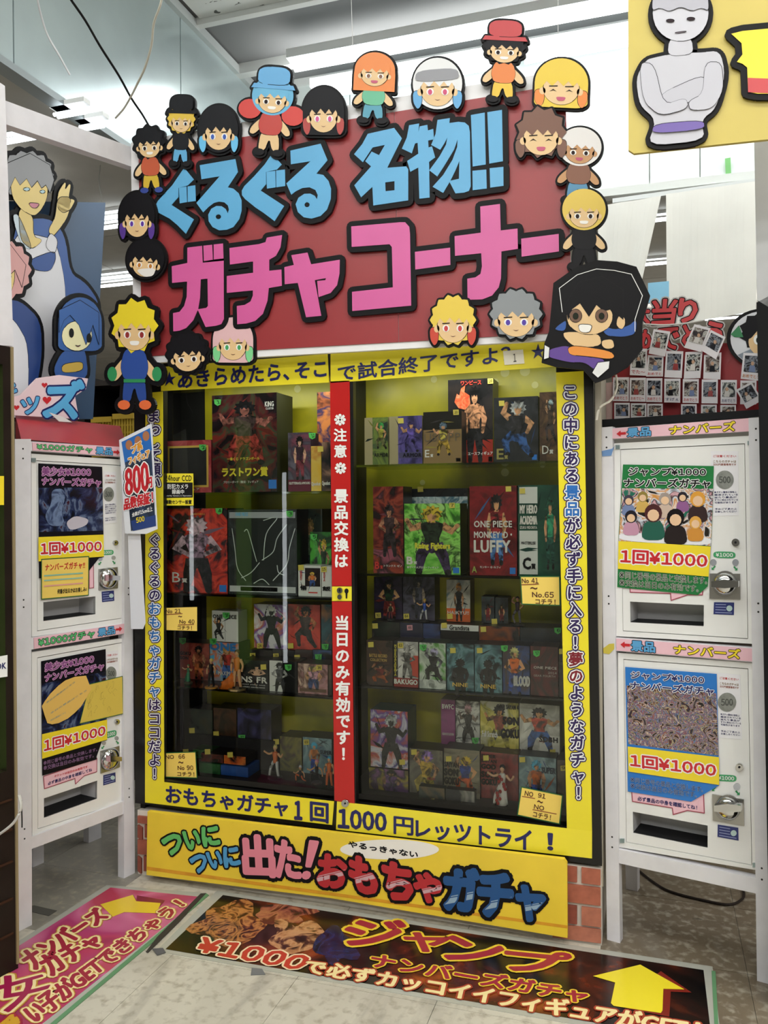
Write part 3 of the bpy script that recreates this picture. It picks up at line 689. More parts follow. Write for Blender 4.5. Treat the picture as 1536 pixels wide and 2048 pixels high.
# ---------------- big red sign board ----------------
PSn = Plane((0, YC-.07, 0), (1, 0, 0), (0, 0, 1))
sg = thing('sign_board', 'big red sign board with white border above the cabinet, carrying blue and pink cut-out letters', 'sign', PSn.p3([PSn.uv([(700, 720)])[0]])[0])
MB().px(PSn, [(262, 318), (262, 285), (480, 245), (1128, 140), (1176, 640), (1150, 684), (480, 722), (285, 738), (272, 690)][0:3]+[(1120, 142), (1150, 678), (797, 698), (283, 727), (266, 600)], -.004, .02).build('white_panel', M('#e4e2e4', .4), sg)
SR = M('#943235', .35, 0, .03, 4)
MB().px(PSn, [(277, 310), (480, 275), (788, 224), (797, 684), (284, 713)], 0, .004).build('red_panel', SR, sg)
MB().px(PSn, [(789, 223.8), (1130, 168), (1146, 664), (798, 684)], 0, .004).build('red_panel', SR, sg)
SB = M('#5aa3d0', .35, 0, .03, 6); SP = M('#cd5a98', .35, 0, .03, 6)
LB = []
def signletter(name_cs, mt, label=None, w_=9.5, lift=.016):
    """cs: px contours (first outer, rest holes or further pieces as ('+', ...))"""
    t = None
    pieces = name_cs
    mb = MB(); mk = MB()
    for cs in pieces:
        uv = [PSn.uv(c, lift) for c in cs]; wm = w_*np.linalg.norm(PSn.uv([(600, 400)], lift)[0]-PSn.uv([(601, 400)], lift)[0])
        mk.fill(PSn, [uv[0]], lift-.002, .012); mk.loopstroke(PSn, [uv[0]], wm, lift-.002, .012, 0, 10)
        mb.fill(PSn, uv, lift, .0018)
    mk.build('letter_backing', BLACK, sg); mb.build('letter', mt, sg)
S1 = lambda p: Q(3.84, 300, 260, p); S2 = lambda p: Q(4.2667, 680, 200, p); S3 = lambda p: Q(3.84, 320, 440, p); S4 = lambda p: Q(3.339, 680, 380, p)
signletter([[S1([(262, 290), (337, 380), (290, 425), (218, 445), (218, 515), (165, 575), (337, 686), (275, 797), (210, 730), (150, 680), (65, 635), (45, 610), (42, 580), (60, 545), (110, 490), (170, 425)])],
            [S1([(222, 443), (280, 434), (284, 553), (228, 563)])], [S1([(288, 433), (347, 424), (351, 545), (290, 553)])]], SB)
signletter([[S1([(382, 270), (655, 223), (675, 322), (597, 440), (640, 450), (680, 485), (703, 540), (703, 620), (685, 685), (640, 745), (590, 766), (530, 770), (480, 745), (450, 700), (447, 650), (470, 605), (510, 583), (550, 585), (580, 605), (597, 640), (606, 610), (598, 580), (570, 555), (530, 550), (490, 560), (450, 590), (408, 632), (356, 560), (535, 355), (395, 378)]),
             S1(circ(525, 666, 21, 19, 12))]], SB)
signletter([[S1([(938, 180), (1012, 265), (975, 303), (890, 322), (892, 415), (850, 465), (1030, 583), (957, 700), (870, 635), (810, 595), (730, 530), (706, 500), (705, 465), (725, 430), (800, 355), (880, 265)])],
            [S1([(893, 322), (962, 313), (965, 440), (898, 450)])], [S1([(968, 311), (1036, 303), (1038, 430), (970, 440)])]], SB)
signletter([[S1([(1078, 158), (1310, 105), (1363, 232), (1277, 335), (1330, 345), (1370, 390), (1390, 450), (1388, 530), (1360, 610), (1310, 660), (1240, 680), (1180, 670), (1135, 630), (1118, 570), (1140, 520), (1185, 490), (1230, 488), (1265, 505), (1282, 532), (1288, 500), (1270, 460), (1225, 440), (1170, 445), (1120, 470), (1085, 497), (1047, 410), (1232, 240), (1082, 263)]),
             S1(circ(1206, 574, 20, 19, 12))]], SB)
signletter([[S2([(237, 288), (462, 238), (528, 326), (403, 578), (565, 566), (582, 590), (582, 856), (284, 900), (276, 740), (180, 830), (122, 728), (265, 566), (215, 522), (270, 440), (333, 470), (383, 383), (278, 405), (195, 530), (120, 462), (190, 375)]),
             S2([(386, 703), (465, 692), (465, 770), (388, 778)])]], SB)
signletter([[S2([(590, 215), (675, 200), (668, 275), (680, 225), (745, 212), (750, 260), (795, 246), (803, 335), (752, 345), (755, 405), (785, 395), (812, 490), (760, 528), (765, 832), (677, 842), (668, 575), (600, 612), (573, 520), (668, 458), (662, 365), (640, 370), (612, 455), (528, 415), (570, 320)])],
            [S2([(832, 170), (938, 154), (932, 196), (1010, 186), (1065, 192), (1098, 220), (1108, 270), (1115, 735), (1100, 775), (1060, 790), (985, 797), (935, 700), (880, 793), (790, 740), (880, 640), (960, 510), (1000, 400), (1003, 335), (975, 420), (900, 545), (830, 652), (762, 600), (850, 480), (905, 380), (915, 322), (890, 370), (855, 425), (778, 383), (815, 290)]),
             S2([(1018, 520), (1015, 672), (942, 688), (985, 600)])]], SB)
signletter([[S2([(1117, 128), (1235, 107), (1244, 550), (1132, 567)])], [S2([(1257, 104), (1382, 84), (1390, 522), (1274, 543)])], [S2([(1130, 604), (1248, 593), (1252, 755), (1132, 770)])], [S2([(1277, 582), (1394, 570), (1395, 732), (1282, 748)])]], SB)
signletter([[S3([(210, 212), (322, 198), (327, 328), (488, 312), (490, 760), (470, 800), (430, 812), (350, 822), (290, 690), (255, 770), (200, 830), (150, 850), (102, 855), (100, 715), (150, 705), (185, 660), (205, 590), (208, 472), (93, 483), (90, 355), (210, 330)]),
             S3([(312, 455), (365, 450), (368, 660), (355, 675), (292, 685), (306, 600)])], [S3([(333, 197), (400, 190), (405, 305), (337, 315)])], [S3([(412, 188), (483, 180), (487, 295), (413, 303)])]], SP)
signletter([[S3([(533, 215), (760, 185), (810, 170), (820, 135), (937, 115), (925, 210), (890, 275), (838, 305), (838, 390), (932, 380), (935, 505), (835, 522), (825, 620), (790, 720), (730, 775), (660, 795), (593, 800), (590, 660), (650, 652), (695, 625), (713, 580), (713, 540), (513, 560), (513, 430), (715, 405), (715, 318), (537, 342)])]], SP)
signletter([[S3([(1008, 270), (1132, 250), (1160, 340), (1380, 305), (1378, 410), (1360, 500), (1310, 560), (1218, 592), (1207, 468), (1270, 462), (1275, 445), (1188, 462), (1238, 735), (1122, 747), (1058, 483), (958, 493), (955, 362), (1028, 345)])]], SP)
signletter([[S4([(75, 243), (400, 215), (435, 215), (462, 245), (467, 290), (475, 772), (82, 808), (80, 680), (353, 650), (346, 380), (330, 362), (78, 380)])]], SP)
signletter([[S4([(500, 413), (735, 385), (737, 500), (503, 531)])]], SP)
signletter([[S4([(937, 110), (1068, 93), (1073, 270), (1185, 257), (1188, 393), (1078, 410), (1075, 590), (1060, 650), (1015, 705), (950, 730), (852, 733), (850, 592), (905, 583), (938, 560), (948, 510), (943, 422), (768, 440), (765, 308), (940, 285)])]], SP)
signletter([[S4([(1210, 325), (1460, 293), (1462, 410), (1213, 445)])]], SP)

# ---------------- capsule machines on their white wooden stands ----------------
MW = M('#e3e2e0', .35, 0, .03, 5); MW2 = M('#cfced0', .4, 0, .03, 5); PINK = M('#e6b9c4', .5); GRT = M('#5cb873', .4); BLT = M('#5a9fd0', .4); REDT = M('#c3262e', .35); YLT = M('#eed52e', .35)
PAPER = M('#e2e0e4', .5)
def qx(q, f): return np.array(q, float)
def bil(q, a, b):
    q = np.array(q, float); return tuple((q[0]*(1-a)+q[1]*a)*(1-b)+(q[3]*(1-a)+q[2]*a)*b)
def sub(q, a0, b0, a1, b1): return [bil(q, a0, b0), bil(q, a1, b0), bil(q, a1, b1), bil(q, a0, b1)]
def stand(P, posts, rails, back, label, zt_, D=.40):
    c = P.uv([posts[0][3], posts[1][2]]); t = thing('machine_stand', label, 'stand', P.p3([c.mean(0)*[1, 0]], -D/2)[0])
    for q in posts:
        u = P.uv(q, .012); u[2][1] = u[3][1] = max(0, min(u[2][1], u[3][1]))*0; mb = MB().fill(P, [u[::-1]], .012, .035); o = mb.build('post', WHITE, t)
        for yy in (.02, .04, .33, .345, .8, .82):
            p = bil(q, .5, yy); pc_ = P.uv([p], .0125)[0]
            MB().fill(P, [circ(pc_[0], pc_[1], .0032, n=8)], .0128, .0008).build('screw', M('#2d2b2a', .4), o)
    for q in back:
        PBk_ = P.back(D); u = PBk_.uv(q); u[2][1] = u[3][1] = 0; MB().fill(PBk_, [u[::-1]], 0, .035).build('post', WHITE, t)
    for q in rails:
        MB().px(P, q, .008, .03).build('rail', WHITE, t)
    # shelf boards under each machine
    return t
def header(P, q, items, label, t=None):
    t = thing('header_strip', label, 'sign', P.p3([P.uv([q[3]], .011)[0]], .011)[0]); MB().px(P, q, .011, .0025).build('board', PINK, t)
    for s_, (a0, b0, a1, b1), mt, dy in items:
        if s_ in '<>':
            pts = [(0, .5), (.45, 0), (.45, .3), (1, .3), (1, .7), (.45, .7), (.45, 1)]
            if s_ == '>': pts = [(1-x, y) for x, y in pts]
            MB().px(P, [bil(q, a0+(a1-a0)*x, b0+(b1-b0)*y) for x, y in pts], .0125).build('arrow', mt, t)
        else: text(P, s_, sub(q, a0, b0, a1, b1), mt, t, .0128, .045, [(.07, INK)])
    return t
def machine(P, g, label, D=.33):
    t = thing('capsule_machine', label, 'vending machine', P.p3([P.uv([g['outer'][3]])[0]], -D/2)[0])
    slot = P.uv(g['slot'], -.004)
    big = P.uv(g['outer'], -.016)
    MB().fill(P, [big, P.uv(g['slot'], -.016)], -.016, .004).build('body_front', M('#8f8e90', .5), t)
    lo = big.min(0); hi = big.max(0)
    MB().fill(P, [big[::-1]], -.12, D-.12).build('body', MW2, t)
    MB().fill(P, [P.uv(g['outer'], -.002), P.uv(g['inner'], -.002)], -.002, .014).build('door_frame', MW, t)
    inn = P.uv(g['inner'], -.004); c = inn.mean(0); inn2 = c+(inn-c)*(1-.008)
    MB().fill(P, [inn2, slot], -.004, .012).build('door_panel', MW, t)
    # chute recess
    a = P.p3(slot, -.005); b = P.p3(slot, -.10); f = [(0, 1, 5, 4), (1, 2, 6, 5), (2, 3, 7, 6), (3, 0, 4, 7), (4, 5, 6, 7)]
    MB().add(np.concatenate([a, b]), f).build('chute', M('#c3c2c4', .5), t)
    fl_ = P.p3(slot[[3, 2]], -.006); fb = P.p3(slot[[3, 2]], -.099); up_ = np.array([0, 0, .002])
    MB().add(np.concatenate([fl_+up_, fb[::-1]+up_]), [(0, 1, 2, 3)]).build('chute_floor', M('#1c1c1e', .6), t)
    # notice with the coin
    pq = g['paper']; MB().px(P, pq, -.003, .0006).build('notice', PAPER, t)
    for s_, b0, b1, mt in (('ご注意ください', .06, .095, REDT), ('こちらのガチャは', .14, .18, M('#7a5a1a', .5)), ('500円硬貨専用です', .19, .225, M('#8a3a1a', .5)), ('※ガチャ筐体の特性上', .62, .65, NAVY), ('搬送されている', .66, .69, NAVY), ('当たり景品が', .70, .73, NAVY), ('すでに排出されている', .74, .77, NAVY), ('可能性があります', .78, .81, NAVY), ('予めご了承の上', .88, .91, NAVY), ('お楽しみください', .92, .95, NAVY)):
        text(P, s_, sub(pq, .08, b0, .92 if 'され' not in s_ else .97, b1), mt, t, -.0022, .02)
    cx_, cy_, rx_, ry_ = g['coin']
    MB().px(P, circ(cx_, cy_, rx_, ry_, 24), -.0015, .001).build('coin_picture', M('#8d8f8a', .45, .3, .2, 60), t)
    text(P, '500', [(cx_-rx_*.62, cy_-ry_*.35), (cx_+rx_*.62, cy_-ry_*.35), (cx_+rx_*.62, cy_+ry_*.35), (cx_-rx_*.62, cy_+ry_*.35)], M('#4d504c', .5), t, -.0008, .04)
    # lock
    x, y, r_ = g['lock']
    lk_ = MB().px(P, circ(x, y, r_), .003, .007).px(P, circ(x, y, r_*.7), .007, .004).build('lock', CHR, t)
    MB().px(P, circ(x, y, r_*.3), .008, .001).build('keyhole', INK, lk_)
    bq_ = g['badge']; MB().px(P, sum([[bil(bq_, .5+.5*(abs(math.cos(a))**.4)*math.copysign(1, math.cos(a)), .5+.5*(abs(math.sin(a))**.8)*math.copysign(1, math.sin(a)))] for a in np.linspace(0, 2*math.pi, 25)[:-1]], []), -.0028, .001).build('price_badge', M('#3f9a63', .4), t)
    text(P, '¥1000' if g['pos'] == 'R' else '¥1000', sub(bq_, .12, .22, .88, .78), WH, t, -.0015, .03)
    for (x, y, r_) in g['lamps']:
        MB().px(P, circ(x, y, r_, r_*1.05), -.002, .002).build('coin_slot_button', M('#b9bcc4', .2, .5), t)
    for (x, y, r_, d_) in g['arrows']:
        pts = [(1, 1), (0, 1), (.35, .65), (-.3-.2, 0-.2), (0-.1, -.6), (.65, .3), (1, 0)]
        MB().px(P, [(x+d_*(px_-.3)*r_, y+(py_-.3)*r_) for px_, py_ in pts], -.002, .001).build('green_arrow', M('#2b8a4f', .5), t)
    sq = g['sticker']; s__ = MB().px(P, sq, -.0025, .0008).build('maker_sticker', M('#26306f', .35), t)
    for b_ in (.2, .42, .64, .86): MB().px(P, sub(sq, .08, b_-.05, .6 if b_ < .8 else .9, b_+.02), -.0018).build('text_line', M('#8c94bd', .5), s__)
    c_ = bil(sq, .77, .48); MB().px(P, circ(c_[0], c_[1], 4.4 if g['pos'] == 'L' else 6), -.0016).build('round_mark', M('#b8d0cf', .5), s__)
    # coin handle
    pl_ = g['plate']; MB().px(P, pl_, .002, .012).build('coin_plate', M('#a7a5a0', .28, .85), t)
    x, y, r_ = g['knob']; kq = MB()
    kq.px(P, circ(x, y, r_, r_*1.03, 28), .008, .008)
    MB().px(P, circ(x, y, r_*1.0, r_*1.03, 28), .0085, .006).build('knob_ring', STEEL, t)
    kn = MB().dome(P, x, y, r_*.93, .022, .009).build('coin_knob', CHR, t, True)
    hx = g['hx']
    MB().px(P, [(x+hx[0], y-r_*.22), (x, y-r_*.34), (x+hx[1], y-r_*.22), (x+hx[1], y+r_*.24), (x, y+r_*.34), (x+hx[0], y+r_*.24)], .05, .026).build('turn_handle', CHR, kn)
    for (x, y) in g['clips']: MB().px(P, [(x-4, y-4), (x+4, y-4), (x+4, y+4), (x-4, y+4)], .004, .008).build('corner_clip', M('#8fa0a0', .3, .5), t)
    return t
def poster(P, g, label):
    q = g['poster']; c0 = g['pc']; t = thing('price_poster', label, 'poster', P.p3([P.uv([q[-1]])[0]], .0)[0])
    MB().px(P, q, .0005, .0008).build('sheet', g['pm'], t)
    art = g['art']; MB().px(P, art, .0012).build('picture', g['am'], t)
    for i_, (pts, mt) in enumerate(g.get('shapes', ())): MB().px(P, soft(pts) if len(pts) < 10 else pts, .0014+i_*.00008).build('picture_shape', mt, t)
    MB().px(P, g['band'], .0036).build('price_band', YLT, t)
    for s_, qq, mt, ol, b_ in g['texts']: text(P, s_, qq, mt, t, .0045, b_, ol)
    return t
KL = lambda p: Q(4.267, 0, 820, p); KL2 = lambda p: Q(4.267, 0, 1240, p); KR = lambda p: Q(4.267, 1180, 820, p); KR2 = lambda p: Q(3.413, 1180, 1260, p)
LO = [(.05, WH), (.13, M('#b8397a', .4))]
tpl = [(.07, WH), (.14, INK)]
# left pair
stand(PL, [[(30, 878), (62, 878), (64, 1853), (36, 1853)], [(249, 894), (263, 895), (270, 1748), (248, 1748)]],
      [KL([(262, 268), (1070, 318), (1070, 405), (262, 350)]), KL([(262, 1945), (1082, 1818), (1085, 1905), (268, 2045)]), KL2([(270, 1852), (1098, 1530), (1095, 1640), (270, 1955)])],
      [[(178, 1300), (203, 1290), (203, 1726), (178, 1733)], [(66, 1300), (88, 1300), (88, 1750), (66, 1760)]], 'white wooden stand carrying the two left capsule machines', 0)
header(PL, KL([(275, 275), (1062, 320), (1062, 400), (280, 345)]), [('¥1000ガチャ', (.05, .15, .65, .82), GRT, 0), ('景品', (.69, .15, .87, .88), BLT, 0), ('>', (.88, .25, .95, .85), REDT, 0)], 'upper pink header on the left stand, green and blue letters, red arrow')
header(PL, KL([(290, 1945), (1082, 1820), (1085, 1902), (292, 2040)]), [('¥1000ガチャ', (.05, .15, .65, .85), GRT, 0), ('景品', (.69, .12, .87, .85), BLT, 0), ('>', (.88, .2, .95, .75), REDT, 0)], 'middle pink header on the left stand between the two machines')
g1 = dict(pos='L', outer=KL([(268, 372), (1074, 425), (1078, 1825), (272, 1935)]), inner=KL([(310, 430), (1030, 470), (1036, 1780), (318, 1888)]), slot=KL([(370, 1640), (815, 1590), (815, 1742), (370, 1802)]),
          paper=KL([(888, 525), (992, 530), (995, 960), (890, 975)]), coin=(217.5, 988.5, 10.5, 14.5), lock=(232, 1085.5, 4.8), badge=KL([(850, 1198), (970, 1192), (970, 1235), (850, 1240)]),
          lamps=[(201, 1118, 4), (227.5, 1115.5, 4)], arrows=[(200, 1127, 4, -1), (228, 1125, 4, 1)], sticker=KL([(868, 1550), (972, 1540), (976, 1628), (872, 1640)]), plate=KL([(847, 1358), (1005, 1340), (1008, 1520), (847, 1538)]),
          knob=(217.5, 1156, 18), hx=(0, 23), clips=[(68, 920), (246, 928)])
machine(PL, g1, 'upper left capsule machine, white with chrome coin knob and dark poster')
BKP = M('#15131a', .3); PURP = M('#8a4a86', .4)
dark = A(['#0b0b14', '#141a33', '#232c4f', '#5b6a86', '#3a1420'], 9, 2., .25, 5, 3)
pA = dict(poster=KL([(328, 455), (873, 485), (887, 1255), (845, 1265), (760, 1372), (760, 1440), (335, 1435)]), pc=0, pm=BKP, art=KL([(332, 665), (876, 660), (880, 1030), (334, 1040)]), am=dark,
          band=KL([(328, 1085), (884, 1063), (887, 1250), (328, 1292)]),
          texts=[('美少女¥1000', KL([(360, 485), (775, 500), (775, 562), (360, 560)]), M('#7a3c78', .4), [(.07, M('#d9a9cc', .4))], .035), ('ナンバーズガチャ', KL([(360, 573), (862, 588), (858, 655), (360, 640)]), M('#7a3c78', .4), [(.07, M('#d9a9cc', .4))], .035),
                 ('1回¥1000', KL([(350, 1135), (866, 1120), (866, 1205), (352, 1238)]), REDT, [(.09, WH), (.15, INK)], .04)])
pA['shapes'] = [(KL([(560, 960), (640, 900), (760, 930), (740, 985), (600, 1032)]), M('#b9b2bd', .4)), (KL([(440, 680), (540, 668), (560, 750), (520, 860), (560, 990), (420, 990), (380, 900), (440, 800)]), A(['#2c3a5c', '#6d7fa0', '#1a2340'], 20, 1, .3))]
poster(PL, pA, 'dark poster with purple lettering on the upper left machine')
t = card(KL([(355, 1275), (758, 1250), (755, 1580), (355, 1615)]), [('ナンバーズガチャ!!', (.08, .12, .92, .3), REDT), ('何番が出るかはお楽しみ♪', (.34, .78, .96, .9), INK)], 'yellow note card with red handwriting on the upper left machine', Plane(PL.o+PL.n*.002, PL.u, PL.v), NOTE, GRN)
for k_, (b_, c_) in enumerate(((.4, '#7fae9a'), (.52, '#8bb7a4'), (.66, '#d99a8c'))): MB().px(PL, sub(KL([(355, 1275), (758, 1250), (755, 1580), (355, 1615)]), .05, b_, .88, b_+.035), .0055).build('faded_writing', M(c_, .6), t)
g2 = dict(pos='L', outer=KL2([(272, 275), (1085, 150), (1096, 1540), (276, 1852)]), inner=KL2([(318, 320), (1042, 190), (1052, 1558), (322, 1785)]), slot=KL2([(375, 1522), (830, 1370), (828, 1525), (375, 1690)]),
          paper=KL2([(903, 270), (1012, 258), (1015, 690), (905, 720)]), coin=(222.5, 1347, 10.5, 14), lock=(235, 1443.5, 5), badge=KL2([(890, 960), (995, 935), (995, 990), (890, 1015)]),
          lamps=[(208, 1486, 4), (233.5, 1476.5, 4)], arrows=[(206, 1495, 4, -1), (235, 1485, 4, 1)], sticker=KL2([(882, 1325), (985, 1300), (987, 1382), (882, 1412)]), plate=KL2([(862, 1120), (1020, 1075), (1025, 1255), (862, 1310)]),
          knob=(221, 1518, 18), hx=(0, 23), clips=[(252, 1590)])
machine(PL, g2, 'lower left capsule machine, white with chrome coin knob and two yellow cards')
pB = dict(poster=KL2([(352, 352), (902, 248), (915, 1025), (870, 1035), (825, 1165), (825, 1190), (362, 1328)]), pc=0, pm=BKP, art=KL2([(356, 545), (905, 440), (912, 850), (358, 975)]), am=dark,
          band=KL2([(358, 975), (915, 850), (915, 1020), (360, 1185)]),
          texts=[('美少女¥1000', KL2([(385, 372), (800, 300), (800, 362), (385, 440)]), M('#7a3c78', .4), [(.07, M('#d9a9cc', .4))], .035), ('ナンバーズガチャ', KL2([(385, 462), (885, 362), (885, 425), (385, 528)]), M('#7a3c78', .4), [(.07, M('#d9a9cc', .4))], .035),
                 ('1回¥1000', KL2([(378, 1025), (898, 900), (898, 985), (380, 1125)]), REDT, [(.09, WH), (.15, INK)], .04), ('※同じ番号の景品と交換します。', KL2([(372, 1205), (830, 1088), (830, 1118), (372, 1240)]), M('#7a5a80', .5), [], .03), ('※交換は当日のみ有効です。', KL2([(372, 1245), (800, 1140), (800, 1172), (372, 1285)]), M('#7a5a80', .5), [], .03)])
poster(PL, pB, 'dark poster with purple lettering on the lower left machine')
def speech(P, px, lines, label):
    t = thing('speech_sticker', label, 'sticker', P.p3([P.uv([px[0]])[0]])[0]); MB().px(P, px, -.0022, .0008).build('sheet', PINK, t); MB().loopstroke(P, [P.uv(px, -.0018)], .0016, -.0018).build('border', M('#9a4152', .5), t)
    for s_, q_, mt in lines: text(P, s_, q_, mt, t, -.0012, .03)
speech(PL, KL2([(372, 1335), (828, 1180), (826, 1295), (718, 1330), (645, 1400), (640, 1352), (380, 1440)]), [('チケットは当日のみ有効です', KL2([(465, 1325), (748, 1240), (748, 1262), (465, 1345)]), REDT), ('必ず景品の中身を確認してね', KL2([(410, 1382), (785, 1262), (785, 1290), (410, 1412)]), NAVY)], 'pink speech bubble sticker above the slot of the lower left machine')
speech(PL, KL([(762, 1370), (798, 1300), (800, 1515), (762, 1522)]), [], 'end of a pink sticker behind the yellow card on the upper left machine')
Pn = Plane(PL.o+PL.n*.002, PL.u, PL.v)
t = thing('note_card', 'plain yellow card with pencil scribbles on the lower left machine', 'note', Pn.p3([Pn.uv(KL2([(680, 885)]))[0]])[0])
q_ = KL2([(765, 548), (1045, 480), (1050, 800), (680, 885)]); MB().px(Pn, q_, .002, .0008).build('card', M('#d3b84e', .6), t); MB().loopstroke(Pn, [Pn.uv(q_, .0026)], .0014, .0026).build('border', GRN, t)
rg = random.Random(9); mb = MB()
for i in range(16):
    a, b = rg.uniform(.08, .9), rg.uniform(.1, .85); pts = [bil(q_, min(.96, max(.03, a+.07*math.cos(k_*.9+i)*rg.random())), min(.95, max(.05, b+.1*math.sin(k_*.9+i)))) for k_ in range(6)]
    mb.loopstroke(Pn, [Pn.uv(pts, .0030)], .0004, .0030, closed=False, k=4)
mb.build('scribble', M('#9a8440', .6), t, kind='stuff')
t = thing('note_card', 'yellow card cut as an oval with blue handwriting on the lower left machine', 'note', Pn.p3([Pn.uv(KL2([(440, 890)]))[0]])[0])
MB().px(Pn, KL2([(358, 735), (385, 690), (430, 630), (500, 560), (560, 515), (640, 485), (735, 475), (755, 530), (780, 590), (740, 660), (690, 740), (640, 790), (580, 840), (500, 880), (445, 890), (405, 880), (380, 810)]), .0045, .001).build('card', M('#dcb25a', .6), t)
for a, b in (((395, 700), (640, 520)), ((430, 790), (740, 590)), ((430, 850), (560, 780))):
    c = KL2([a, b, (b[0], b[1]+16), (a[0], a[1]+16)]); text(Pn, '本日の景品はこちら', c, M('#5f8d97', .6), t, .0055, 0)
# right pair
stand(PR, [[(1200.5, 855), (1224.5, 853), (1240, 1879), (1214, 1879)], [(1497, 836), (1526, 834), (1539, 1962), (1514, 1962)]],
      [KR([(188, 155), (1355, 70), (1358, 185), (188, 248)]), KR2([(165, 52), (1120, 122), (1120, 222), (165, 143)]), KR2([(166, 1490), (1146, 1697), (1146, 1802), (165, 1585)])],
      [[(1250, 1700), (1274, 1705), (1275, 1828), (1252, 1831)]], 'white wooden stand carrying the two right capsule machines', 0)
header(PR, KR([(190, 158), (1352, 70), (1356, 182), (190, 245)]), [('<', (.03, .25, .1, .85), REDT, 0), ('景品', (.11, .12, .28, .9), BLT, 0), ('ナンバーズ', (.42, .16, .9, .88), YLT, 0)], 'upper pink header on the right stand, blue and yellow letters, red arrow')
header(PR, KR2([(178, 58), (1118, 128), (1118, 216), (180, 140)]), [('<', (.03, .2, .1, .75), REDT, 0), ('景品', (.11, .1, .28, .9), BLT, 0), ('ナンバーズ', (.42, .14, .9, .86), YLT, 0)], 'middle pink header on the right stand between the two machines')
g3 = dict(pos='R', outer=KR([(205, 285), (1378, 218), (1395, 1996), (222, 1930)]), inner=KR([(258, 335), (1322, 285), (1350, 1955), (280, 1888)]), slot=KR([(342, 1635), (972, 1665), (970, 1845), (345, 1812)]),
          paper=KR([(1030, 350), (1265, 352), (1270, 900), (1050, 905)]), coin=(1449.5, 959.5, 18, 18.5), lock=(1471, 1085, 7.8), badge=KR([(1052, 1206), (1242, 1210), (1242, 1268), (1052, 1262)]),
          lamps=[(1426.5, 1125, 6.5), (1471, 1125, 6.5)], arrows=[(1427, 1136, 5.5, -1), (1471, 1137, 5.5, 1)], sticker=KR([(1058, 1640), (1230, 1643), (1228, 1750), (1054, 1742)]), plate=KR([(1022, 1395), (1280, 1398), (1282, 1618), (1018, 1610)]),
          knob=(1449.5, 1168, 25.5), hx=(-27, 27), clips=[(1235, 894), (1499, 886)])
machine(PR, g3, 'upper right capsule machine, white with chrome coin knob and green poster')
GP = M('#2c7a44', .2); art3 = A(['#2b2622', '#e8e4e6', '#c98a3c', '#cfd6e2', '#3a2a2a', '#d7a7b0', '#2f6b5a'], 13, 1.6, .15, 3, 5)
tw = [(.07, WH)]
pC = dict(poster=KR([(282, 465), (1057, 478), (1045, 900), (1030, 1165), (1005, 1505), (920, 1580), (233, 1512), (245, 1060)]), pc=0, pm=GP, art=KR([(276, 668), (1052, 672), (1030, 1160), (245, 1118)]), am=art3,
          band=KR([(243, 1118), (1030, 1165), (1012, 1422), (238, 1355)]),
          texts=[('ジャンプ¥1000', KR([(330, 488), (988, 498), (988, 562), (330, 560)]), INK, tw, .035), ('ナンバーズガチャ', KR([(290, 580), (1028, 590), (1022, 670), (290, 655)]), INK, tw, .035),
                 ('1回¥1000', KR([(265, 1190), (1000, 1235), (996, 1345), (262, 1305)]), REDT, [(.09, WH), (.15, INK)], .04),
                 ('※同じ番号の景品と交換します。', KR([(250, 1375), (998, 1425), (998, 1488), (250, 1435)]), INK, [(.04, M('#c8d4c0', .4))], .005), ('※交換は当日のみ有効です。', KR([(250, 1442), (925, 1495), (925, 1555), (250, 1500)]), INK, [(.04, M('#c8d4c0', .4))], .005)])
def folks(f, L):
    out = []
    for (x, y, r_, hair, coat) in L:
        out += [(f([(x-r_*1.5, y+r_*3.2), (x-r_*1.1, y+r_*.9), (x+r_*1.1, y+r_*.9), (x+r_*1.5, y+r_*3.2)]), M(coat, .3)), (f(circ(x, y, r_*1.05, r_*1.1, 14)), M(hair, .3)), (f(circ(x, y+r_*.25, r_*.7, r_*.7, 12)), M('#e0bb98', .3))]
    return out
pC['shapes'] = [(KR([(250, 1040), (1035, 1080), (1030, 1162), (246, 1118)]), M('#e4e3e8', .3))]+folks(KR, [(330, 770, 42, '#3f3a48', '#7382a8'), (450, 740, 42, '#8c7a3c', '#caa65a'), (640, 760, 50, '#9c8f88', '#c7b0a0'), (790, 740, 40, '#2c2830', '#8c5a8c'), (920, 760, 62, '#d7993c', '#3a2c2c'), (350, 910, 50, '#26242c', '#bf8fa6'), (540, 880, 72, '#4a2426', '#245a4c'), (730, 920, 72, '#1c181a', '#2b2424'), (900, 960, 50, '#d8a24a', '#c98a3a')])
poster(PR, pC, 'glossy green poster with a group picture on the upper right machine')
speech(PR, KR([(340, 1500), (962, 1545), (960, 1578), (830, 1578), (692, 1625), (688, 1566), (343, 1555)]), [], 'pink speech bubble sticker under the green poster')
g4 = dict(pos='R', outer=KR2([(190, 155), (1112, 225), (1140, 1640), (198, 1482)]), inner=KR2([(228, 198), (1080, 262), (1107, 1608), (247, 1450)]), slot=KR2([(292, 1240), (803, 1335), (803, 1487), (295, 1385)]),
          paper=KR2([(872, 292), (1025, 305), (1038, 748), (882, 735)]), coin=(1454, 1404.5, 18.5, 19), lock=(1478.5, 1534.5, 8), badge=KR2([(860, 985), (1000, 992), (1000, 1038), (860, 1030)]),
          lamps=[(1473.5, 1573.5, 7)], arrows=[(1428, 1578, 6, -1), (1475, 1586, 6, 1)], sticker=KR2([(872, 1328), (1012, 1350), (1014, 1438), (870, 1412)]), plate=KR2([(833, 1122), (1050, 1158), (1052, 1337), (838, 1300)]),
          knob=(1455, 1617, 26), hx=(-27, 27), clips=[(1244, 1682), (1509, 1731)])
machine(PR, g4, 'lower right capsule machine, white with chrome coin knob and blue poster')
BP = M('#2674c4', .2)
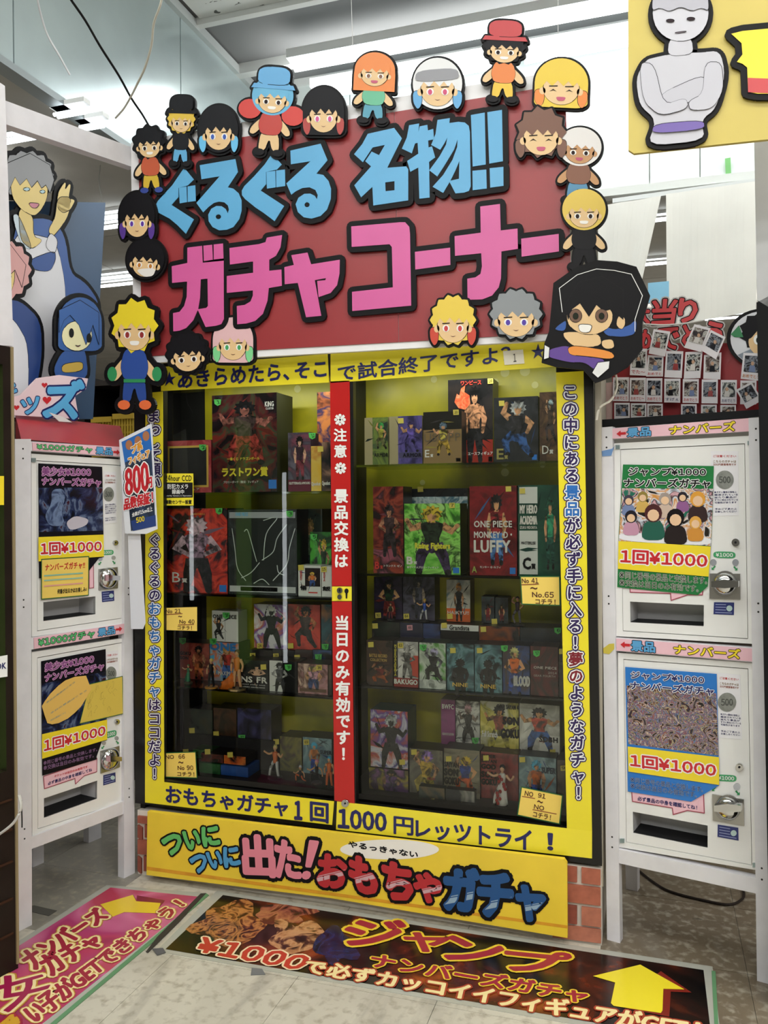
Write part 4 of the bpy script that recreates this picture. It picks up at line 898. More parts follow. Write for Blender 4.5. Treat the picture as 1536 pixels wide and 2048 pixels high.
pD = dict(poster=KR2([(240, 252), (865, 300), (882, 1060), (690, 1172), (258, 1102)]), pc=0, pm=BP, art=KR2([(250, 378), (862, 432), (878, 858), (262, 778)]), am=A(['#1d1a1c', '#7a4a34', '#c9b9a8', '#2c3d6e', '#9a5a3a', '#6e7fa3', '#1c1416', '#b6a888', '#5a1c16', '#2c2a34'], 24, 2.5, .2, 6, 8),
          band=KR2([(257, 795), (880, 868), (882, 1058), (262, 966)]),
          texts=[('ジャンプ¥1000', KR2([(280, 280), (778, 318), (778, 368), (280, 330)]), NAVY, tw, .035), ('ナンバーズガチャ', KR2([(275, 348), (845, 392), (842, 450), (275, 405)]), NAVY, tw, .035),
                 ('1回¥1000', KR2([(275, 848), (860, 918), (856, 1002), (278, 932)]), REDT, [(.09, WH), (.15, INK)], .04),
                 ('※同じ番号の景品と交換します。', KR2([(275, 1002), (770, 1068), (770, 1108), (275, 1036)]), NAVY, [(.035, M('#9fc0e0', .4))], .005), ('※交換は当日のみ有効です。', KR2([(275, 1042), (728, 1105), (728, 1145), (275, 1078)]), NAVY, [(.035, M('#9fc0e0', .4))], .005)])
poster(PR, pD, 'blue poster with a crowded picture on the lower right machine')
speech(PR, KR2([(283, 1080), (775, 1120), (780, 1250), (665, 1232), (568, 1260), (562, 1215), (290, 1170)]), [('必ず景品の中身を確認してね！', KR2([(325, 1135), (730, 1198), (730, 1228), (325, 1165)]), NAVY)], 'pink speech bubble sticker above the slot of the lower right machine')
MB().px(Plane(PR.o+PR.n*.002, PR.u, PR.v), KR([(100, 350), (190, 330), (205, 310), (180, 390), (105, 395)]), .012, .004).build('packing_tape', M('#6f93c4', .3), None, label='scrap of blue and clear tape at the top corner of the right stand', category='tape')
MB().px(PR, KR2([(90, 125), (130, 95), (165, 92), (165, 130), (130, 165), (92, 158)]), .014, .001).build('tape_patch', M('#cdbb4a', .5), None, label='torn yellow tape on the left post of the right stand', category='tape')

# ---------------- floor posters under clear film ----------------
def mat_(q, mt, label, film):
    t = thing('floor_mat', label, 'mat', (PG.p3([PG.uv(q).mean(0)])[0]))
    MB().px(PG, film, .0015, .0015).build('clear_film', M('#a9a99f', .15), t)
    MB().px(PG, q, .0022, .0007).build('printed_sheet', mt, t); return t
C4 = lambda p: Q(2.194, 0, 1600, p); C5 = lambda p: Q(1.7534, 660, 1600, p)
qa = [(221, 1775), (404, 1794), (-20, 2130), (-330, 2126)]
m1 = mat_(qa, A(['#8a2a4e', '#b23a5c', '#a83a6a', '#c96a90', '#b54058'], 1.6, 1., .25, 2, 1), 'crimson floor poster with cream-edged letters and yellow arrow, in front of the left stand', [(213, 1770), (412, 1786), (-10, 2140), (-345, 2126)])
YM = M('#e3c235', .3); CRM = M('#f0dca0', .35); CRIM = M('#9c2338', .35)
MB().px(PG, C4([(440, 458), (585, 415), (600, 442), (725, 432), (735, 450), (700, 495), (545, 490), (495, 512)][:3]+[(600, 418), (725, 440), (700, 470), (600, 460)]), .0028).build('arrow_shadow', M('#7d2338', .35), m1)
MB().px(PG, C4([(440, 458), (583, 416), (598, 444), (705, 452), (688, 497), (545, 492), (495, 512)]), .0034).build('arrow', YM, m1)
def gtext(s, q, mt, t, ol, b=.04): text(PG, s, q, mt, t, .0050, b, ol)
oc = [(.07, CRM), (.1, M('#b9882c', .4))]
gtext('ナンバーズ', C4([(75, 672), (420, 470), (480, 510), (150, 752)]), CRIM, m1, oc)
gtext('ガチャ', C4([(155, 690), (395, 590), (460, 622), (235, 778)]), CRIM, m1, oc)
gtext('女', C4([(-80, 790), (165, 750), (225, 815), (30, 935)]), M('#9a1c48', .35), m1, [(.06, CRM), (.09, M('#b9882c', .4))], .02)
gtext('少', C4([(-420, 960), (-120, 820), (-60, 920), (-260, 1100)]), M('#9a1c48', .35), m1, [(.06, CRM)], .02)
gtext('い子がGETできちゃう！', C4([(95, 908), (765, 435), (815, 462), (160, 985)]), CRIM, m1, oc)
gtext('可愛', C4([(-90, 1040), (60, 935), (110, 1000), (-20, 1110)]), M('#c9992c', .35), m1, [(.07, CRIM)])
MB().px(PG, [(412, 1786), (418, 1790), (-2, 2143), (-10, 2140)], .003, .002).build('green_tape', M('#5d8a62', .5), None, label='green tape along the edge of the crimson floor poster', category='tape')
MB().px(PG, C4([(905, 408), (880, 410), (770, 520), (690, 600), (640, 665), (650, 668), (790, 530)]), .004, .002).build('dark_tape', M('#3a3733', .5), None, label='worn dark tape end between the two floor posters', category='tape')
qb = [(446, 1790), (1407, 1940), (1424, 2085), (331, 1898)]
m2 = mat_(qb, A(['#0d0b0c', '#17100e', '#2a1410', '#5c2412', '#a04a1e', '#c9682a'], 2.6, 2., .2, 6, 4, .38, .8), 'black and orange floor poster with red letters and a big yellow arrow', [(434, 1781), (1425, 1933), (1445, 2100), (312, 1902)])
def blob(L, seed, k=.16, n=30):
    cx_, cy_, rx_, ry_ = L; rr_ = random.Random(seed); ph_ = [rr_.uniform(0, 6.3) for _ in range(5)]
    return [(cx_+rx_*(1+k*sum(math.sin((q+2)*a+ph_[q]) for q in range(5))/1.6)*math.cos(a), cy_+ry_*(1+k*sum(math.sin((q+2)*a+ph_[q]) for q in range(5))/1.6)*math.sin(a)) for a in np.linspace(0, 2*math.pi, n+1)[:-1]]
for L, cs, s_ in (((1010, 545, 160, 85), ['#2a1410', '#6a3820', '#b87a42', '#8a5a34', '#3a1c12'], 14), ((1240, 500, 130, 40), ['#3a2018', '#8a4a3c', '#a86a4a', '#5a2a20'], 8), ((1300, 600, 110, 75), ['#1a1210', '#a8744c', '#c09064', '#5a3626', '#171011'], 9), ((1470, 640, 90, 75), ['#141830', '#222a52', '#10121f'], 9), ((960, 590, 60, 30), ['#0e1210', '#1d2620', '#3a4a3a'], 30)):
    MB().px(PG, C4(blob(L, L[0])), .0026+L[0]*1e-7).build('picture_shape', A(cs, s_, 2, .2, 6, L[0]*.01), m2)
og = [(.07, YM)]
gtext('ジ', C5([(60, 420), (265, 425), (240, 515), (55, 505)]), CRIM, m2, og, .05); gtext('ャ', C5([(262, 462), (418, 475), (400, 540), (262, 520)]), CRIM, m2, og, .05)
gtext('ン', C5([(410, 475), (612, 500), (590, 575), (405, 555)]), CRIM, m2, og, .05); gtext('プ', C5([(620, 520), (848, 540), (800, 618), (612, 590)]), CRIM, m2, og, .05)
gtext('ナンバーズガチャ', C5([(150, 535), (910, 665), (890, 712), (145, 585)]), CRIM, m2, og)
gtext('¥1000', C4([(895, 600), (1370, 690), (1310, 745), (860, 662)]), M('#b8382a', .35), m2, [(.08, M('#f0d8b0', .35))], .05)
gtext('で必ずカッコイイフィギュアがGET！', [(613, 1917), (1400, 2042), (1392, 2078), (606, 1944)], CRM, m2, [(.07, M('#a03a22', .35))])
MB().px(PG, C5([(1090+70, 600), (1268, 675), (1195, 672), (1190, 760), (1060, 735), (1000, 720)]), .0028).build('arrow_shadow', M('#7c2216', .35), m2)
MB().px(PG, C5([(922, 617), (1088, 577), (1243, 664), (1169, 662), (1166, 738), (1160, 747), (995, 722), (985, 712), (1000, 640)]), .0034).build('arrow', M('#ead62c', .3), m2)
MB().px(PG, C5([(1338, 598), (1352, 600), (1362, 786), (1348, 786)]), .003, .002).build('green_tape', M('#5d8a62', .5), None, label='green tape along the right end of the black floor poster', category='tape')
MB().px(PG, C4([(1105, 735), (1150, 740), (1165, 765), (1100, 768)]), .002, .001).build('grey_tape', M('#6d6f70', .5), None, label='scrap of grey tape at the lower edge of the black floor poster', category='tape')
MB().px(PG, C4([(668, 652), (715, 648), (728, 668), (690, 680)]), .004, .001).build('grey_tape', M('#55565a', .5), None, label='curled grey tape at the left corner of the black floor poster', category='tape')
MB().px(PG, C4([(135, 465), (150, 462), (250, 485), (215, 508), (140, 490)]), .002, .001).build('floor_patch', M('#4c4a45', .7), None, label='dark rubber strip on the floor beside the left stand leg', category='strip')
# cable loop lying under the right stand
def spline(pts, n=6):
    P_ = [np.array(p, float) for p in pts]; P_ = [P_[0]]+P_+[P_[-1]]; out = []
    for i in range(1, len(P_)-2):
        for k_ in range(n):
            t = k_/n; a, b, c, d = P_[i-1:i+3]
            out.append(.5*((2*b)+(-a+c)*t+(2*a-5*b+4*c-d)*t*t+(-a+3*b-3*c+d)*t**3))
    out.append(P_[-2]); return out
cp = [gnd(*p)+np.array([0, 0, .006]) for p in C5([(1080, 250), (1130, 290), (1190, 325), (1300, 355), (1400, 372), (1448, 350), (1450, 320)])]
MB().tube(spline(cp), .0045).build('floor_cable', M('#2b2420', .6), None, label='dark cable looped on the floor under the right stand', category='cable')

# ---------------- things above and behind the left stand ----------------
rb_ = Plane(PL.o-PL.n*.05, PL.u, PL.v)
t = thing('lid_box', 'red painted sloping box lid on top of the left stand', 'box', PL.p3([PL.uv([(150, 885)])[0]], -.2)[0])
RB = M('#a52a30', .4, 0, .04, 6)
f0 = PL.p3(PL.uv([(42, 878), (256, 896)], .0), .0); b0 = Plane(PL.o-PL.n*.22, PL.u, PL.v)
b_ = b0.p3(b0.uv([(31, 829), (240, 852)]))
bb = b_.copy(); bb[:, 2] = f0[:, 2].mean()
MB().add(np.concatenate([f0, b_, bb]), [(0, 1, 3, 2), (2, 3, 5, 4), (0, 2, 4), (1, 5, 3), (0, 4, 5, 1)]).build('lid', RB, t)
p_ = rb_.back(.1)
cd_ = MB().px(rb_.back(.07), KL([(420, 20), (545, 60), (615, 105), (505, 98)]), .002, .002).build('paper_card', M('#d9d6d6', .5), None, label='small white card lying on the red box lid', category='card')
# blue back board with cut-outs: built with the cut-outs below

# ---------------- cut-out boards with plain cartoon people ----------------
SKIN = '#dcb988'
def rot(pts, cx, cy, a):
    c, s = math.cos(a), math.sin(a); return [(cx+(x-cx)*c-(y-cy)*s, cy+(x-cx)*s+(y-cy)*c) for x, y in pts]
def hairline(cx, cy, rx, ry, style):
    out = []; n = {'spiky': 44, 'wavy': 56, 'smooth': 40, 'bob': 40, 'long': 40}[style]
    for i in range(n):
        a = 2*math.pi*i/n; s, c = math.sin(a), math.cos(a); k = 1.
        if style == 'spiky': k = (1.0 if i % 4 == 0 else .84 if i % 4 == 2 else .9)
        if style == 'wavy': k = .94+.06*math.cos(i*math.pi/2)
        x, y = cx+rx*c*k, cy+ry*s*k
        if style == 'bob' and s > .1: x = cx+rx*math.copysign(min(1, abs(c)*1.0+s*.55), c)
        if style == 'long' and s > .0: x = cx+rx*math.copysign(min(1.02, abs(c)+s*.7), c); y = cy+ry*min(1.15, s*1.5)
        out.append((x, y))
    return out
NCUT = 0
def cutout(label, P, cx, cy, w_, h_, kind='H', hair='#1a181b', style='wavy', skin=SKIN, tip=None, eye='#2b1c1a', shirt='#b04030', pants='#3a5ea0', hat=None, tilt=0., mouth='smile', off=.03, out=4.5, blink=False, shoes='#1a181b', extra=None):
    """cx, cy centre and w_, h_ size (px) of the whole board"""
    global NCUT; NCUT += 1; off += (NCUT % 3)*.0012
    t = thing('cartoon_cutout', label, 'cutout', P.p3([P.uv([(cx, cy+h_/2)], off)[0]], off)[0], 'cartoon cutouts')
    R = lambda pts: rot(pts, cx, cy, tilt)
    m1 = np.linalg.norm(P.uv([(cx, cy)], off)[0]-P.uv([(cx+1, cy)], off)[0]); sh = []
    if kind == 'H': hx, hy, rx, ry = cx, cy, w_/2-out, h_/2-out
    else:
        hh = h_*.54; hx, hy, rx, ry = cx, cy-h_/2+hh/2, min(w_/2-out, hh*.5), hh/2-out
        if hat: hy += hh*.12; ry *= .86
        by = hy+ry*.8; H = cy+h_/2-out-by; bw = rx*.52
        sh += [('trousers', pants, [(cx-bw*.8, by+H*.45), (cx+bw*.8, by+H*.45), (cx+bw*1.0, by+H*.9), (cx+bw*.35, by+H*.9), (cx, by+H*.62), (cx-bw*.35, by+H*.9), (cx-bw*1.0, by+H*.9)], 1)]
        for s in (-1, 1):
            sh += [('shoe', shoes, circ(cx+s*bw*.85, by+H*.94, bw*.5, H*.08, 12), 2)]
            sh += [('arm', skin, [(cx+s*bw*.6, by+H*.08), (cx+s*bw*1.75, by+H*.36), (cx+s*bw*1.9, by+H*.52), (cx+s*bw*1.45, by+H*.55), (cx+s*bw*.55, by+H*.3)], 1)]
        sh += [('shirt', shirt, [(cx-bw*.75, by), (cx+bw*.75, by), (cx+bw*1.15, by+H*.3), (cx+bw*.85, by+H*.54), (cx-bw*.85, by+H*.54), (cx-bw*1.15, by+H*.3)], 2)]
    hl_ = hairline(hx, hy, rx, ry, style)
    sh.append(('hair', hair, hl_, 3))
    if tip:
        for s in (-1, 1): sh.append(('hair_tip', tip, [(hx+s*rx*.62, hy+ry*.25), (hx+s*rx*1.0, hy+ry*.3), (hx+s*rx*.98, hy+ry*.75), (hx+s*rx*.8, hy+ry*1.02), (hx+s*rx*.62, hy+ry*.8)], 4))
    fy = hy+ry*.22
    for s in (-1, 1): sh.append(('ear', skin, circ(hx+s*rx*.70, fy+ry*.12, rx*.12, ry*.15, 12), 5))
    sh.append(('face', skin, circ(hx, fy, rx*.68, ry*.66, 28), 5))
    fr = [(hx-rx*.76, fy+ry*.02), (hx-rx*.74, hy-ry*.35), (hx-rx*.45, hy-ry*.6), (hx, hy-ry*.68), (hx+rx*.45, hy-ry*.6), (hx+rx*.74, hy-ry*.35), (hx+rx*.76, fy+ry*.02), (hx+rx*.58, fy-ry*.26), (hx+rx*.44, fy-ry*.08), (hx+rx*.26, fy-ry*.3), (hx+rx*.08, fy-ry*.1), (hx-rx*.14, fy-ry*.32), (hx-rx*.34, fy-ry*.08), (hx-rx*.56, fy-ry*.28)]
    sh.append(('fringe', hair, fr, 6))
    for s in (-1, 1):
        ex, ey = hx+s*rx*.3, fy+ry*.1
        if blink: sh.append(('eye', '#1b1415', [(ex-rx*.14, ey+ry*.03), (ex, ey-ry*.07), (ex+rx*.14, ey+ry*.03), (ex, ey-ry*.02)], 7))
        else:
            sh.append(('eye', '#efece8', circ(ex, ey, rx*.15, ry*.14, 14), 7)); sh.append(('pupil', eye, circ(ex, ey+ry*.01, rx*.085, ry*.11, 12), 8))
        sh.append(('brow', '#1b1415', [(ex-rx*.16, ey-ry*.2), (ex+rx*.16, ey-ry*.22), (ex+rx*.16, ey-ry*.18), (ex-rx*.16, ey-ry*.16)], 7))
    mx, my = hx, fy+ry*.4
    if mouth == 'open': sh.append(('mouth', '#b8486a', [(mx-rx*.2, my-ry*.06), (mx+rx*.2, my-ry*.06), (mx+rx*.12, my+ry*.1), (mx-rx*.12, my+ry*.1)], 7))
    elif mouth == 'teeth': sh.append(('mouth', '#ece9e4', [(mx-rx*.22, my-ry*.08), (mx+rx*.22, my-ry*.08), (mx+rx*.16, my+ry*.08), (mx-rx*.16, my+ry*.08)], 7))
    else: sh.append(('mouth', '#6b3430', [(mx-rx*.14, my-ry*.02), (mx, my+ry*.05), (mx+rx*.14, my-ry*.02), (mx, my+ry*.02)], 7))
    if hat:
        hw = rx*.95
        sh.append(('hat_brim', hat, [(hx-hw*1.12, hy-ry*.35), (hx+hw*1.12, hy-ry*.35), (hx+hw*1.0, hy-ry*.58), (hx-hw*1.0, hy-ry*.58)], 8))
        sh.append(('hat', hat, [(hx-hw*.8, hy-ry*.55), (hx+hw*.8, hy-ry*.55), (hx+hw*.82, hy-ry*1.25), (hx+hw*.5, cy-h_/2+out), (hx-hw*.5, cy-h_/2+out), (hx-hw*.82, hy-ry*1.25)], 8))
    if extra: sh += extra(hx, hy, rx, ry)
    sh = [(nm, c, soft(pts, 2) if len(pts) < 12 and nm in ('shirt', 'trousers', 'arm', 'hair_tip', 'hat', 'mouth', 'scarf', 'face_cloth', 'headband') else pts, l) for nm, c, pts, l in sh]
    mk = MB()
    for nm, c, pts, l in sh:
        if l in (1, 2, 3, 4) or nm in ('hat', 'hat_brim', 'ear') or nm.startswith('outer'):
            uv = P.uv(R(pts), off); mk.fill(P, [uv], off-.003, .012); mk.loopstroke(P, [uv], out*m1, off-.003, .012, 0, 8)
    mk.build('backing_board', BLACK, t)
    for nm, c, pts, l in sh:
        nm = nm.replace('outer_', '')
        o_ = off+l*.0005; mb = MB().px(P, R(pts), o_)
        if l >= 1 and nm in ('face', 'shirt', 'trousers', 'hair_tip', 'arm', 'hat'): mb.loopstroke(P, [P.uv(R(pts), o_-.0002)], m1*.5, o_+.0001, mi=1, k=5)
        mb.build(nm, [M(c, .4), INK], t)
    return t
P1 = PSn
cutout('full-figure cartoon cutout with wild black hair, red shirt and yellow trousers', P1, 300, 318, 74, 142, 'B', '#17161a', 'spiky', shirt='#b8502c', pants='#c9a92c', tilt=-.05, mouth='teeth', shoes='#2b3f8c', off=.022)
cutout('full-figure cartoon cutout with tall black hat, blond hair and blue trousers', P1, 362, 262, 66, 148, 'B', '#d9b63c', 'wavy', shirt='#1c1b20', pants='#5aa0cc', hat='#17161a', tilt=.03, off=.02)
cutout('cartoon head cutout with black hair and light blue tips, blue eyes', P1, 437, 258, 88, 104, 'H', '#17161a', 'smooth', tip='#62b4e0', eye='#2a4fa8', tilt=.0, off=.022)
cutout('full-figure cartoon cutout with blue hat between two red round shoulders', P1, 543, 222, 92, 186, 'B', '#5fa9cf', 'smooth', shirt='#b8362c', pants='#dcb988', hat='#5a9fd0', tilt=.08, mouth='teeth', off=.022,
       extra=lambda hx, hy, rx, ry: [('outer_shoulder', '#c9342c', circ(hx-rx*1.05, hy+ry*.75, rx*.55, ry*.5, 18), 2), ('outer_shoulder', '#c9342c', circ(hx+rx*1.05, hy+ry*.95, rx*.55, ry*.5, 18), 2)])
cutout('cartoon head cutout with long black hair, dark red side locks and pink eyes', P1, 647, 222, 92, 106, 'H', '#17161a', 'bob', eye='#c94a8c', tip='#a8342f', off=.022)
cutout('full-figure cartoon cutout with long orange hair and blue trousers', P1, 748, 175, 98, 150, 'B', '#e07f33', 'long', shirt='#5fb08c', pants='#4a94ac', mouth='open', eye='#7a4a2c', tilt=.05, off=.022)
cutout('cartoon head cutout with white and grey headband, blue side locks and pink eyes', P1, 875, 167, 108, 112, 'H', '#dcdcde', 'smooth', tip='#5a9fd0', eye='#c23a6a', off=.022, extra=lambda hx, hy, rx, ry: [('headband', '#8a8a90', [(hx-rx*.93, hy-ry*.05), (hx-rx*.85, hy-ry*.5), (hx+rx*.8, hy-ry*.62), (hx+rx*.9, hy-ry*.15)], 9)])
cutout('full-figure cartoon cutout with red and white cap and orange shirt', P1, 1008, 122, 94, 172, 'B', '#17161a', 'wavy', shirt='#d9782c', pants='#dcb52c', hat='#b8262c', mouth='teeth', tilt=.05, off=.022)
cutout('crying cartoon head cutout with straight yellow hair turning orange', P1, 1123, 166, 116, 108, 'H', '#dcbc30', 'bob', tip='#df812c', mouth='open', blink=True, tilt=.04, off=.022)
cutout('laughing cartoon head cutout with brown hair', P1, 1082, 264, 112, 114, 'H', '#6f4632', 'spiky', mouth='open', blink=True, off=.026, tip='#6f4632')
cutout('full-figure cartoon cutout with big white fur cap and open mouth', P1, 1158, 330, 100, 160, 'B', '#dcd8d8', 'smooth', skin='#b98858', shirt='#7a4a30', pants='#4a86ac', mouth='open', off=.022, tilt=.05)
cutout('full-figure cartoon cutout with blond hair and black suit', P1, 1168, 458, 96, 170, 'B', '#dabb4a', 'smooth', shirt='#1a191c', pants='#1a191c', mouth='teeth', off=.026)
cutout('cartoon head cutout with black hair, purple tips and purple eyes on the left border', P1, 274, 432, 80, 104, 'H', '#17161a', 'smooth', tip='#54358c', eye='#5a2f9c', off=.026)
cutout('cartoon head cutout with straight black hair and a white face cloth', P1, 291, 518, 84, 90, 'H', '#17161a', 'smooth', eye='#b8742c', tilt=.1, off=.028, extra=lambda hx, hy, rx, ry: [('face_cloth', '#dedad6', [(hx-rx*.5, hy+ry*.55), (hx+rx*.62, hy+ry*.38), (hx+rx*.5, hy+ry*.8), (hx, hy+ry*.9)], 9)])
cutout('full-figure cartoon cutout with spiky yellow hair, blue suit and green sleeves', P1, 269, 706, 112, 238, 'B', '#e3cc2c', 'spiky', shirt='#2a4a94', pants='#27458c', mouth='teeth', eye='#8c2c2c', shoes='#d9693a', off=.034, out=8, extra=lambda hx, hy, rx, ry: [('outer_sleeve', '#2f8a55', circ(hx-rx*.93, hy+ry*1.72, rx*.2, ry*.26, 14), 2), ('outer_sleeve', '#2f8a55', circ(hx+rx*.93, hy+ry*1.72, rx*.2, ry*.26, 14), 2), ('belt', '#2f8a55', [(hx-rx*.45, hy+ry*1.9), (hx+rx*.45, hy+ry*1.9), (hx+rx*.45, hy+ry*2.02), (hx-rx*.45, hy+ry*2.02)], 5)])
cutout('frowning cartoon head cutout with short black hair at the lower left of the sign', P1, 374, 706, 92, 92, 'H', '#17161a', 'wavy', tilt=-.1, off=.03)
cutout('cartoon head cutout with pink hair and green side locks under the pink letters', P1, 466, 680, 90, 100, 'H', '#d9b0b4', 'bob', tip='#7ac98c', eye='#3f9a5c', off=.008)
cutout('cartoon head cutout with yellow hair and red side locks at the bottom of the sign', P1, 906, 640, 102, 112, 'H', '#dfc146', 'wavy', tip='#c2402c', eye='#c23a3a', off=.026)
cutout('cartoon head cutout with grey curly hair and violet eyes at the bottom of the sign', P1, 1032, 628, 116, 112, 'H', '#84888c', 'wavy', eye='#4a2f9c', off=.026)
# large reclining figure at the lower right corner of the sign
def bigfig():
    P = P1; off = .045
    t = thing('cartoon_cutout', 'largest cartoon cutout, black hair with blue tips, purple trousers and orange belt', 'cutout', P.p3([P.uv([(1190, 770)], off)[0]], off)[0], 'cartoon cutouts')
    B = lambda p: Q(3.368, 1080, 520, p); m1 = np.linalg.norm(P.uv([(1190, 640)], off)[0]-P.uv([(1191, 640)], off)[0])
    outl = B([(90, 155), (240, 50), (380, 0), (520, 10), (650, 45), (742, 240), (690, 420), (690, 600), (590, 720), (470, 790), (370, 828), (290, 740), (110, 720), (10, 690), (30, 560), (60, 480), (75, 330)])
    mk = MB().px(P, outl, off, .014); mk.build('backing_board', BLACK, t)
    L = [('hair', '#121114', B([(130, 190), (250, 95), (380, 55), (500, 65), (620, 95), (690, 240), (650, 380), (560, 450), (200, 420), (140, 330)]), .0006),
         ('hair_tip', '#22509c', B([(410, 430), (500, 470), (600, 440), (650, 400), (645, 500), (560, 520), (440, 510)]), .001), ('hair_tip', '#22509c', B([(180, 400), (120, 440), (95, 470), (170, 480)]), .001),
         ('chest', '#dcb988', B([(155, 480), (400, 490), (420, 580), (240, 590), (160, 525)]), .0012),
         ('ear', '#dcb988', B(circ(545, 420, 30, 45, 14)), .0014), ('face', '#dcb988', B(circ(335, 385, 155, 118, 30)), .0016),
         ('fringe', '#121114', B([(170, 300), (260, 150), (420, 110), (560, 200), (560, 400), (480, 330), (430, 345), (380, 300), (330, 380), (270, 290), (215, 330), (190, 400)]), .0022),
         ('trousers', '#5a3a8c', B([(60, 600), (190, 570), (300, 650), (450, 670), (380, 750), (300, 690), (200, 690), (40, 650)]), .0016), ('belt', '#df8a33', B([(185, 590), (240, 575), (470, 610), (505, 650), (470, 670), (330, 650), (200, 640)]), .0022),
         ('hand', '#dcb988', B([(415, 540), (490, 530), (505, 590), (450, 600), (415, 580)]), .0028), ('shoe', '#dcdcdc', B([(350, 760), (390, 690), (470, 680), (465, 730), (390, 795)]), .0028), ('shoe', '#dcdcdc', B([(25, 670), (30, 570), (65, 590), (60, 660)]), .0028),
         ('mouth', '#e8e5e0', B([(255, 430), (355, 435), (335, 490), (270, 485)]), .003)]
    for x in (240, 415): L += [('eye', '#6a4a34', B(circ(x, 375, 42, 45, 18)), .003), ('pupil', '#1e2416', B(circ(x, 378, 18, 22, 12)), .0036)]
    for nm, c, pts, o_ in L:
        if nm not in ('fringe', 'stick', 'shoe'): pts = soft(pts, 2)
        mb = MB().px(P, pts, off+o_); mb.loopstroke(P, [P.uv(pts, off+o_)], m1*.6, off+o_+.0002, mi=1, k=5); mb.build(nm, [M(c, .4), INK], t)
    MB().loopstroke(P, [P.uv(B([(150, 350), (130, 190), (250, 100), (380, 60), (500, 70), (615, 95), (690, 240), (640, 400), (640, 480)]), off+.002)], m1*.7, off+.002, closed=False).build('white_contour', WH, t)
bigfig()

# ---------------- left poster wall with tall cut-outs ----------------
PLB = Plane(PL.o-PL.n*.42, PL.u, PL.v)
lbz = PL.p3(PL.uv([(120, 835)]))[0][2]
MB().px(PLB, [(-120, 400), (211, 405), (186, 838), (-120, 838)], 0, .02).build('blue_board', M('#345377', .4, 0, .04, 3), None, label='plain dark blue board standing behind the tall cutouts on the left', category='board')
PL2 = Plane(PL.o-PL.n*.36, PL.u, PL.v)
def poly_cut(label, P, L, out=7, off=0., group='tall cutouts on the left', name='cartoon_cutout'):
    base_ = max((p for _, _, pts, _ in L for p in pts), key=lambda p: p[1])
    t = thing(name, label, 'cutout', P.p3([P.uv([base_], off)[0]], off)[0], group); L = [(nm, c, soft(pts, 2) if len(pts) < 22 and nm != 'fringe' else pts, l) for nm, c, pts, l in L]
    m1 = np.linalg.norm(P.uv([base_], off)[0]-P.uv([(base_[0]+1, base_[1])], off)[0]); mk = MB()
    for nm, c, pts, l in L:
        if l <= 3: uv = P.uv(pts, off); mk.fill(P, [uv], off-.003, .012); mk.loopstroke(P, [uv], out*m1, off-.003, .012)
    mk.build('backing_board', BLACK, t)
    for nm, c, pts, l in L:
        o_ = off+l*.0006; mb = MB().px(P, pts, o_); mb.loopstroke(P, [P.uv(pts, o_)], m1*.5, o_+.0002, mi=1, k=5); mb.build(nm, [M(c, .4), INK], t)
    return t
D3 = lambda p: [(x/3, y/3) for x, y in p]
poly_cut('tall cutout of a person with grey hair and white shirt, one hand raised', PL2, [
    ('jacket', '#254f96', D3([(60, 1330), (290, 1300), (390, 1400), (420, 1640), (520, 1700), (600, 1820), (560, 2000), (440, 2350), (60, 2350)]), 1),
    ('shirt', '#d7d6dc', D3([(70, 1420), (180, 1400), (340, 1440), (400, 1750), (380, 2350), (170, 2350), (120, 1900)]), 2),
    ('collar', '#c6d3dc', D3([(70, 1290), (110, 1280), (200, 1500), (130, 1480)]), 3), ('neck', '#dcc27a', D3([(110, 1240), (200, 1290), (200, 1420), (260, 1440), (190, 1500), (120, 1440)]), 3),
    ('hair', '#8b8c90', D3(hairline(160, 1050, 165, 150, 'wavy')), 3), ('face', '#dfc67e', D3([(60, 1060), (130, 1030), (285, 1080), (285, 1180), (250, 1260), (205, 1300), (130, 1260), (70, 1180)]), 4),
    ('fringe', '#8b8c90', D3([(40, 980), (180, 920), (300, 990), (325, 1080), (300, 1160), (275, 1110), (250, 1130), (225, 1085), (190, 1125), (160, 1070), (120, 1110), (90, 1060), (50, 1150)]), 5),
    ('eye', '#a9c6cf', D3(circ(160, 1135, 20, 10, 12)), 6), ('eye', '#a9c6cf', D3(circ(255, 1150, 16, 10, 12)), 6), ('mouth', '#c27a8a', D3([(170, 1215), (240, 1220), (220, 1250), (190, 1245)]), 6),
    ('arm', '#dfc67e', D3([(330, 1310), (345, 1180), (430, 1180), (410, 1290), (370, 1360), (310, 1430), (290, 1380)]), 3),
    ('hand', '#dfc67e', D3([(345, 1190), (350, 1150), (380, 1100), (395, 1095), (390, 1140), (415, 1100), (425, 1110), (410, 1190), (440, 1195), (450, 1205), (420, 1260), (380, 1280), (345, 1250)]), 3),
    ('sleeve', '#d7d6dc', D3([(300, 1390), (350, 1440), (330, 1530), (270, 1480)]), 4), ('sash', '#1f478c', D3([(170, 1560), (330, 1500), (335, 1560), (300, 1630), (200, 1620)]), 4)])
PL3 = Plane(PL.o-PL.n*.30, PL.u, PL.v)
